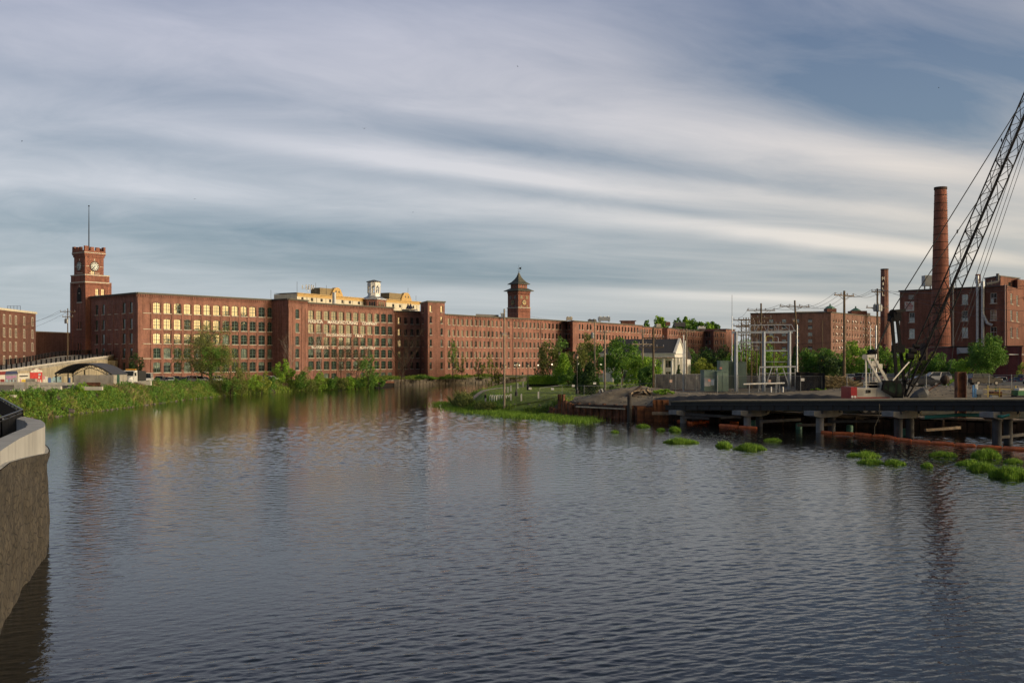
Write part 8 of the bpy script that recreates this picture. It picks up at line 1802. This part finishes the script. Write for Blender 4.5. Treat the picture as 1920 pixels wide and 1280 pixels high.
for i, (px, D, y, w, lm) in enumerate(sh):
    y += 6 if px < 520 else 2
    c_ = {id(L_BR): 'bright green', id(L_MID): 'mid green', id(L_OL): 'olive', id(L_YE): 'yellow green', id(L_DK): 'dark green'}[id(lm)]
    where = 'on the left shore below the parked cars' if px < 520 else 'on the shore below the lettered mill wall' if px < 730 else 'on the far stone bank by the stair tower' if px < 880 else 'at the foot of the long mill'
    tree(px, D, y, w, '%s shrub %s, %s in the row' % (c_, where, 'first second third fourth fifth sixth seventh eighth ninth tenth eleventh twelfth thirteenth fourteenth fifteenth sixteenth seventeenth eighteenth nineteenth twentieth twenty-first twenty-second twenty-third twenty-fourth'.split()[i]), lm, 'shrub', n=1500, K=18, leaf=.17, clear=.0, name='shrub', group='shrubs along the water', trunk=.06, zb=max(.3, gz(PW(px, D), D)) if D < 280 else 1.75)
# stone retaining wall and intake opening on the far bank
sw = empty('stone_bank_wall', (PW(850, 309), 309, 0), 'old stone retaining wall at the water below the long mill', 'wall')
SB = mat('bank_stone', (.17, .145, .11), .9, var=.35, scale=.8, bump=.05, bscale=3, stain=.3, rnd=.25)
W_ = dense([(-36, 285), (-27, 298), (-19, 309), (-9, 321.5), (0, 332.5), (12, 345)], 1.5)
for i in range(len(W_) - 1):
    a, b = W_[i], W_[i + 1]
    for r in range(3):
        k = MB(); o_ = .5 * (r % 2); p = a.lerp(b, .5 + o_ * .3); k.box((p.x + random.uniform(-.1, .1), p.y - .4, .2 + r * .62), ((b - a).length * random.uniform(.86, .98), .9, .60), rz=math.atan2((b - a).y, (b - a).x)); k.build('stone', SB, sw)
it = empty('intake_opening', (PW(720, 279), 279, 0), 'dark low intake opening under a rusty beam at the mill foot', 'culvert')
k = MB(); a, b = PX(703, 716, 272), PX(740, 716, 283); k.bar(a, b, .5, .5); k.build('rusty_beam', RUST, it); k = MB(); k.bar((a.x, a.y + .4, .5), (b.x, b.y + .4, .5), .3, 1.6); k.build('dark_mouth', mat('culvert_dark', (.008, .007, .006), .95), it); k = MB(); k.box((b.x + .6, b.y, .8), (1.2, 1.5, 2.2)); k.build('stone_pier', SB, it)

# ---- ground cover
def scatter(poly, n, dens=None, seed=0):
    rs = np.random.RandomState(seed); P = np.array(poly); lo, hi = P.min(0), P.max(0); X = rs.uniform(lo[0], hi[0], n * 3); Y = rs.uniform(lo[1], hi[1], n * 3); m = inside(X, Y, [tuple(p) for p in poly]); return X[m][:n], Y[m][:n]
def blades(X, Y, Z, h, w, lean=.35):
    n = len(X); a = rng.uniform(0, 2 * math.pi, n); dx, dy = np.cos(a) * w / 2, np.sin(a) * w / 2; lx, ly = rng.normal(size=n) * lean * h, rng.normal(size=n) * lean * h
    V = np.stack([np.stack([X - dx, Y - dy, Z], 1), np.stack([X + dx, Y + dy, Z], 1), np.stack([X + dx * .5 + lx * .45, Y + dy * .5 + ly * .45, Z + h * .6], 1), np.stack([X + lx, Y + ly, Z + h], 1)], 1).reshape(-1, 3)
    return V, np.arange(4 * n).reshape(-1, 4)
def bank_cover(name, label_kind, segs, n, hfun, lm, seed, d0=-.3, d1=6.5, side='L', w=.14, leafy=0, cl=2.5, zadd=0.0, lf=(.10, .24)):
    rs = np.random.RandomState(seed); S = [Vector(s) for s in segs]; Ls = np.array([(b - a).length for a, b in zip(S, S[1:])]); cum = np.cumsum(Ls); t = rs.uniform(0, cum[-1], n); idx = np.searchsorted(cum, t); f = (t - np.concatenate([[0], cum])[idx]) / Ls[idx]
    A = np.array([[a.x, a.y] for a in S]); P = A[idx] + (A[idx + 1] - A[idx]) * f[:, None]; T = (A[idx + 1] - A[idx]) / Ls[idx][:, None]; N_ = np.stack([-T[:, 1], T[:, 0]], 1) * (1 if side == 'L' else -1); d = rs.uniform(d0, d1, n); P = P + N_ * d[:, None]
    X, Y = P[:, 0], P[:, 1]; cn = vnoise(X, Y, cl, seed + 1); keep = cn > .22; X, Y, cn = X[keep], Y[keep], cn[keep]; Z = ground_z(X, Y); ok = Z > -.35; X, Y, Z, cn = X[ok], Y[ok], Z[ok], cn[ok]; h = hfun(X, Y) * (.45 + 1.1 * cn) * rs.uniform(.5, 1.2, len(X))
    V, Fq = blades(X, Y, Z + zadd, h, np.full(len(X), w)); 
    if leafy:
        m = rs.randint(0, len(X), leafy); C = np.stack([X[m] + rs.normal(size=leafy) * .12, Y[m] + rs.normal(size=leafy) * .12, Z[m] + zadd + h[m] * rs.uniform(.2, 1.05, leafy)], 1); V2, F2 = leaves(C, rs.uniform(*lf, leafy)); Fq = np.vstack([Fq, F2 + len(V)]); V = np.vstack([V, V2])
    o = numobj(name, V, Fq, lm); tag(o, label_kind, 'plants', kind='stuff'); return o
SL = [(-70, 108), (-69, 120), (-61.8, 135), (-61.7, 150), (-61.7, 165), (-62, 190), (-60.5, 213)]
bank_cover('bank_weeds', 'lush green weeds covering the left river bank', SL, 26000, lambda X, Y: np.full(len(X), .40), L_WEED, 21, -.2, 6.0, leafy=34000, lf=(.07, .17))
bank_cover('bank_bushes', 'brighter leafy clumps growing among the left bank weeds', SL, 2500, lambda X, Y: np.full(len(X), .8), L_MID, 25, .3, 4.8, leafy=22000, cl=3.0, lf=(.08, .18))
bank_cover('seeding_grass', 'pale seeding grass scattered over the left bank', SL, 9000, lambda X, Y: np.full(len(X), .6), L_DRY, 27, .2, 6, w=.05, cl=4.5)
bank_cover('dry_weeds', 'dry brown stalks on the left bank below the parked cars', [(-62, 165), (-62, 190), (-60.5, 213), (-51.6, 241)], 7000, lambda X, Y: np.full(len(X), .6), L_DRY, 23, 2, 6.0, w=.05)
bank_cover('shore_weeds', 'green weeds along the shore below the lettered mill wall', [(-60.5, 213), (-51.6, 241), (-42, 264), (-34, 286), (-19, 309), (0, 333)], 16000, lambda X, Y: np.full(len(X), .7), L_WEED, 31, -.2, 6, w=.18, leafy=16000, lf=(.1, .22))
TIP = [(7, 138.8), (2, 141.5), (-4.5, 145.6), (-9, 153), (-11.5, 170), (-9.5, 192), (-4.5, 220)]
bank_cover('tip_weeds', 'shrubby green weeds on the tip of the lawn point', TIP, 9000, lambda X, Y: np.full(len(X), .62), L_WEED, 41, -.3, 3.4, 'R', leafy=15000, lf=(.06, .14))
bank_cover('tip_bushes', 'pale bushy plants on the lawn point left of the person', [(-5, 146), (-8.6, 152), (-11, 166)], 1500, lambda X, Y: np.full(len(X), 1.5), L_OL, 43, .2, 3.0, 'R', leafy=11000, cl=3, lf=(.06, .14))
def lawnblades():
    X, Y = scatter([(-7, 147), (-9, 170), (-8, 192), (-3, 220), (34, 205), (27, 178), (24, 160), (13, 148), (5, 144)], 45000, seed=5); Z = ground_z(X, Y); V, Fq = blades(X, Y, Z - .01, rng.uniform(.05, .13, len(X)), np.full(len(X), .07)); o = numobj('lawn_blades', V, Fq, leaf_mat('lawn_blade', (.14, .22, .035), (.29, .38, .07))); tag(o, 'short mown grass of the riverside lawn', 'grass', kind='stuff')
lawnblades()
# marsh grass in the shallows
MP = {}
def marsh_mesh(L, W, h, seed):
    rs = np.random.RandomState(seed); n = int(min(4200, 420 * L * W + 500)); X = rs.uniform(-1, 1, n); Y = rs.uniform(-1, 1, n); r = (X * X + Y * Y) ** .5; m = r < .86 + .14 * np.sin(np.arctan2(Y, X) * 5 + seed); X, Y = X[m] * L / 2, Y[m] * W / 2
    hh = rs.uniform(.6, 1.1, len(X)) * h * (1 - .62 * np.clip(((2 * X / L) ** 2 + (2 * Y / W) ** 2), 0, 1)); hh *= (.75 + .5 * vnoise(X + 50, Y + 50, .8, seed % 50)); V, Fq = blades(X, Y, np.full(len(X), -.05), hh, np.full(len(X), .045), .16); return V, Fq
def marsh(px, y, wpx, hpx, label, W=1.5):
    D = 8 * F / (y - HY) + W * .4; L = wpx / F * D; h = hpx / F * D * .92; V, Fq = marsh_mesh(L, W, h, int(px) % 97); o = numobj('marsh_grass_clump', V, Fq, L_GRS); o.location = (PW(px, D), D, 0); tag(o, label, 'grass clump', 'marsh grass clumps in the river')
for (px, y, w, h, lb, W) in ((1206, 801, 29, 9, 'grass clump left of the first orange boom tip', 1.6), (1239, 808, 19, 8, 'small grass clump joined to a brighter one below the orange boom', 1.4), (1266, 809, 25, 12, 'bright grass clump right of the small one below the orange boom', 1.5), (1278, 831, 72, 13, 'long oval grass clump standing alone in open water', 2.0), (1357, 839, 34, 13, 'short grass clump at the left end of a longer one', 1.8), (1406, 844, 68, 14, 'long grass clump below the short boom', 2.0), (1448, 827, 38, 8, 'thin faded grass clump near the third pile', 1.4), (1153, 811, 17, 6, 'tiny grass clump alone left of all others', 1.2),
                             (1618, 857, 70, 14, 'long grass clump at the left of the right hand group', 1.6), (1632, 870, 54, 13, 'grass clump just below the left one of the right group', 1.5), (1677, 872, 44, 13, 'grass clump with pointed right end in the right group', 1.5), (1767, 856, 58, 14, 'upright grass clump against the long orange boom', 1.4), (1850, 860, 60, 20, 'tall dark grass clump under the boom near the right edge', 1.8), (1738, 876, 24, 13, 'small round dark grass clump among lily pads', 1.2), (1814, 873, 48, 14, 'grass clump right of the small round one', 1.5), (1842, 884, 60, 18, 'wide grass clump near the lower right', 1.8), (1892, 897, 76, 28, 'biggest bright grass clump at the right edge', 2.4), (1085, 792, 34, 7, 'low grass clump off the sheet pile wall', 1.6), (1120, 790, 22, 4, 'faint low grass clump beside the sheet piles', 1.2), (1900, 868, 40, 10, 'grass clump behind the biggest one at the right edge', 1.4)):
    marsh(px, y, w, h, lb, W)
rs = np.random.RandomState(77); XS, YS, ZS = [], [], []
for _ in range(110):
    px = rs.uniform(826, 1100); y = 765 + (px - 826) * .078 + rs.uniform(-4.5, 4.5) + (3 if px > 930 else 0)
    if px < 900: y = 760 + rs.uniform(-1, 1) * (5 + (px - 826) * .09) + (px - 826) * .12
    D = 8 * F / (y - HY); c = (PW(px, D), D); m = 130; XS.append(c[0] + rs.normal(size=m) * .95); YS.append(c[1] + rs.normal(size=m) * .8)
X = np.concatenate(XS); Y = np.concatenate(YS); Z = np.maximum(ground_z(X, Y), -.05); V, Fq = blades(X, Y, Z, rs.uniform(.25, .62, len(X)), np.full(len(X), .055), .2); tag(numobj('marsh_grass', V, Fq, L_GRS), 'bright marsh grass fringing the lawn point and sheet piles', 'marsh grass', kind='stuff')
# lily pads and foam flecks
k = MB(); rs = random.Random(9)
for _ in range(900):
    z = rs.random()
    if z < .35: px, y = rs.gauss(1350, 45), rs.gauss(819, 5)
    elif z < .75: px, y = rs.gauss(1710, 85), rs.gauss(858, 11)
    elif z < .9: px, y = rs.gauss(1110, 60), rs.gauss(792, 3)
    else: px, y = rs.gauss(1860, 60), rs.gauss(876, 8)
    if y < 786: continue
    D = 8 * F / (y - HY); r = rs.uniform(.05, .14); X = PW(px, D); n = 6; a0 = rs.random() * 6; k.face([(X + r * math.cos(a0 + i * 1.047), D + r * math.sin(a0 + i * 1.047), .012 + rs.random() * .01) for i in range(n)])
o = k.build('lily_pads', mat('lily_pad', (.17, .20, .12), .45, var=.3, scale=6), None, fixn=False); tag(o, 'small pale lily pads and flecks floating between the grass clumps', 'lily pads', kind='stuff')
# brush pile by the tall pole, and little plants
n = 5000; rs = np.random.RandomState(3); X = rs.normal(size=n) * 1.6; Y = rs.normal(size=n) * .9; hgt = 1.5 * np.exp(-(X / 2.4) ** 2 - (Y / 1.4) ** 2); c = xy(1566, 144); V, Fq = blades(X + c.x, Y + c.y, gz(c.x, c.y) + hgt * rs.uniform(.2, 1, n) - .1, rs.uniform(.2, .7, n), np.full(n, .045), 1.2); o = numobj('brush_pile', V, Fq, L_DRY); tag(o, 'straw coloured brush pile left of the tall brown pole', 'brush', kind='stuff')
for i in range(14):
    k = MB(); a = Vector((c.x - 3.2 + i * .42, c.y - 1 + .2 * (i % 3), gz(c.x, c.y) + .1)); k.tube([a, a + Vector((rs.uniform(-1.5, 1.8), rs.uniform(-.5, .5), rs.uniform(.4, 1.4)))], [.07, .03], 5); o = k.build('cut_branch', BARKP, None); tag(o, 'pale cut branch sticking out of the brush pile', 'branch', 'cut branches in the brush pile')
for px, D, y, w, lm, lb in ((1243, 139.5, 729, 36, L_BR, 'spreading low green juniper on the slope under the substation fence'), (1536, 141, 728, 30, L_BR, 'leafy weeds at the left foot of the brush pile'), (1138, 146, 736, 14, L_BR, 'low green tuft by the striped board'), (1157, 150, 727, 10, L_MID, 'small shrub in the mulch bed left of the timber heap'), (1147, 154, 722, 9, L_MID, 'small shrub at the rear of the mulch bed'), (1172, 156, 722, 9, L_MID, 'small shrub at the back right of the mulch bed'), (1130, 152, 729, 8, L_DK, 'tiny dark shrub at the left of the mulch bed'), (1776, 141, 710, 26, L_BR, 'bright weeds behind the fence left of the H pile'), (1726, 141, 718, 16, L_MID, 'weeds below the black sedan'), (155, 150, 718, 22, L_BR, 'spiky green bush in front of the grey block wall'), (96, 138, 731, 20, L_MID, 'dark leafy bush on the bank right of the concrete cube'), (66, 136, 738, 24, L_MID, 'leafy bush on the bank under the concrete cube')):
    tree(px, D, y, w, lb, lm, 'shrub', n=1100, K=14, leaf=.13, clear=0, name='shrub', trunk=.04)
# rocks along the banks
RK = mat('bank_rock', (.19, .17, .15), .9, var=.35, scale=2, bump=.03, rnd=.3); k = MB(); rs = random.Random(4)
def rock(k, c, r):
    n = 7; k.lathe(c, [(r * .5, -r * .4), (r * rs.uniform(.8, 1), -.1 * r), (r * rs.uniform(.6, .9), r * .35), (r * .2, r * .6)], n, rot=rs.random() * 6, sx=rs.uniform(.7, 1.3), sy=rs.uniform(.7, 1.2))
for _ in range(420):
    i = rs.randrange(len(SL) - 1); a, b = Vector(SL[i]), Vector(SL[i + 1]); p = a.lerp(b, rs.random()) + Vector((rs.uniform(-.9, .2), 0)); z = gz(p.x, p.y)
    if z > -.4: rock(k, (p.x, p.y, max(z, -.02)), rs.uniform(.10, .34))
for _ in range(330):
    p = Vector((rs.uniform(-2, 20), rs.uniform(128, 148))); 
    if not inside(np.array([p.x]), np.array([p.y]), RIVER)[0]: rock(k, (p.x, p.y, gz(p.x, p.y)), rs.uniform(.05, .22))
for _ in range(900):
    p = Vector((rs.uniform(44, 76), rs.uniform(118, 141))); rock(k, (p.x, p.y, gz(p.x, p.y)), rs.uniform(.04, .17))
for _ in range(260):
    p = Vector((rs.uniform(20, 46), rs.uniform(137, 150))); rock(k, (p.x, p.y, gz(p.x, p.y)), rs.uniform(.04, .14))
tag(k.build('bank_rocks', RK, None, fixn=False), 'scattered grey stones and rubble on the river banks', 'rocks', kind='stuff')
# dark rocks on the crest of the left bank
for i, (px, y, D, r) in enumerate(((108, 738, 141, .7), (118, 741, 140, .6), (129, 738, 141, .8), (140, 742, 139, .5), (205, 733, 152, .5), (216, 733, 153, .6), (300, 728, 176, .5), (312, 727, 178, .6), (322, 726, 180, .45), (40, 745, 136, .6))):
    k = MB(); rock(k, (0, 0, 0), r); o = k.build('boulder', mat('dark_boulder', (.07, .06, .055), .9, var=.3, scale=3), None, local=True); o.location = (PW(px, D), D, gz(PW(px, D), D) + r * .2); tag(o, 'dark boulder on the crest of the left bank', 'boulder', 'dark boulders on the left bank crest')
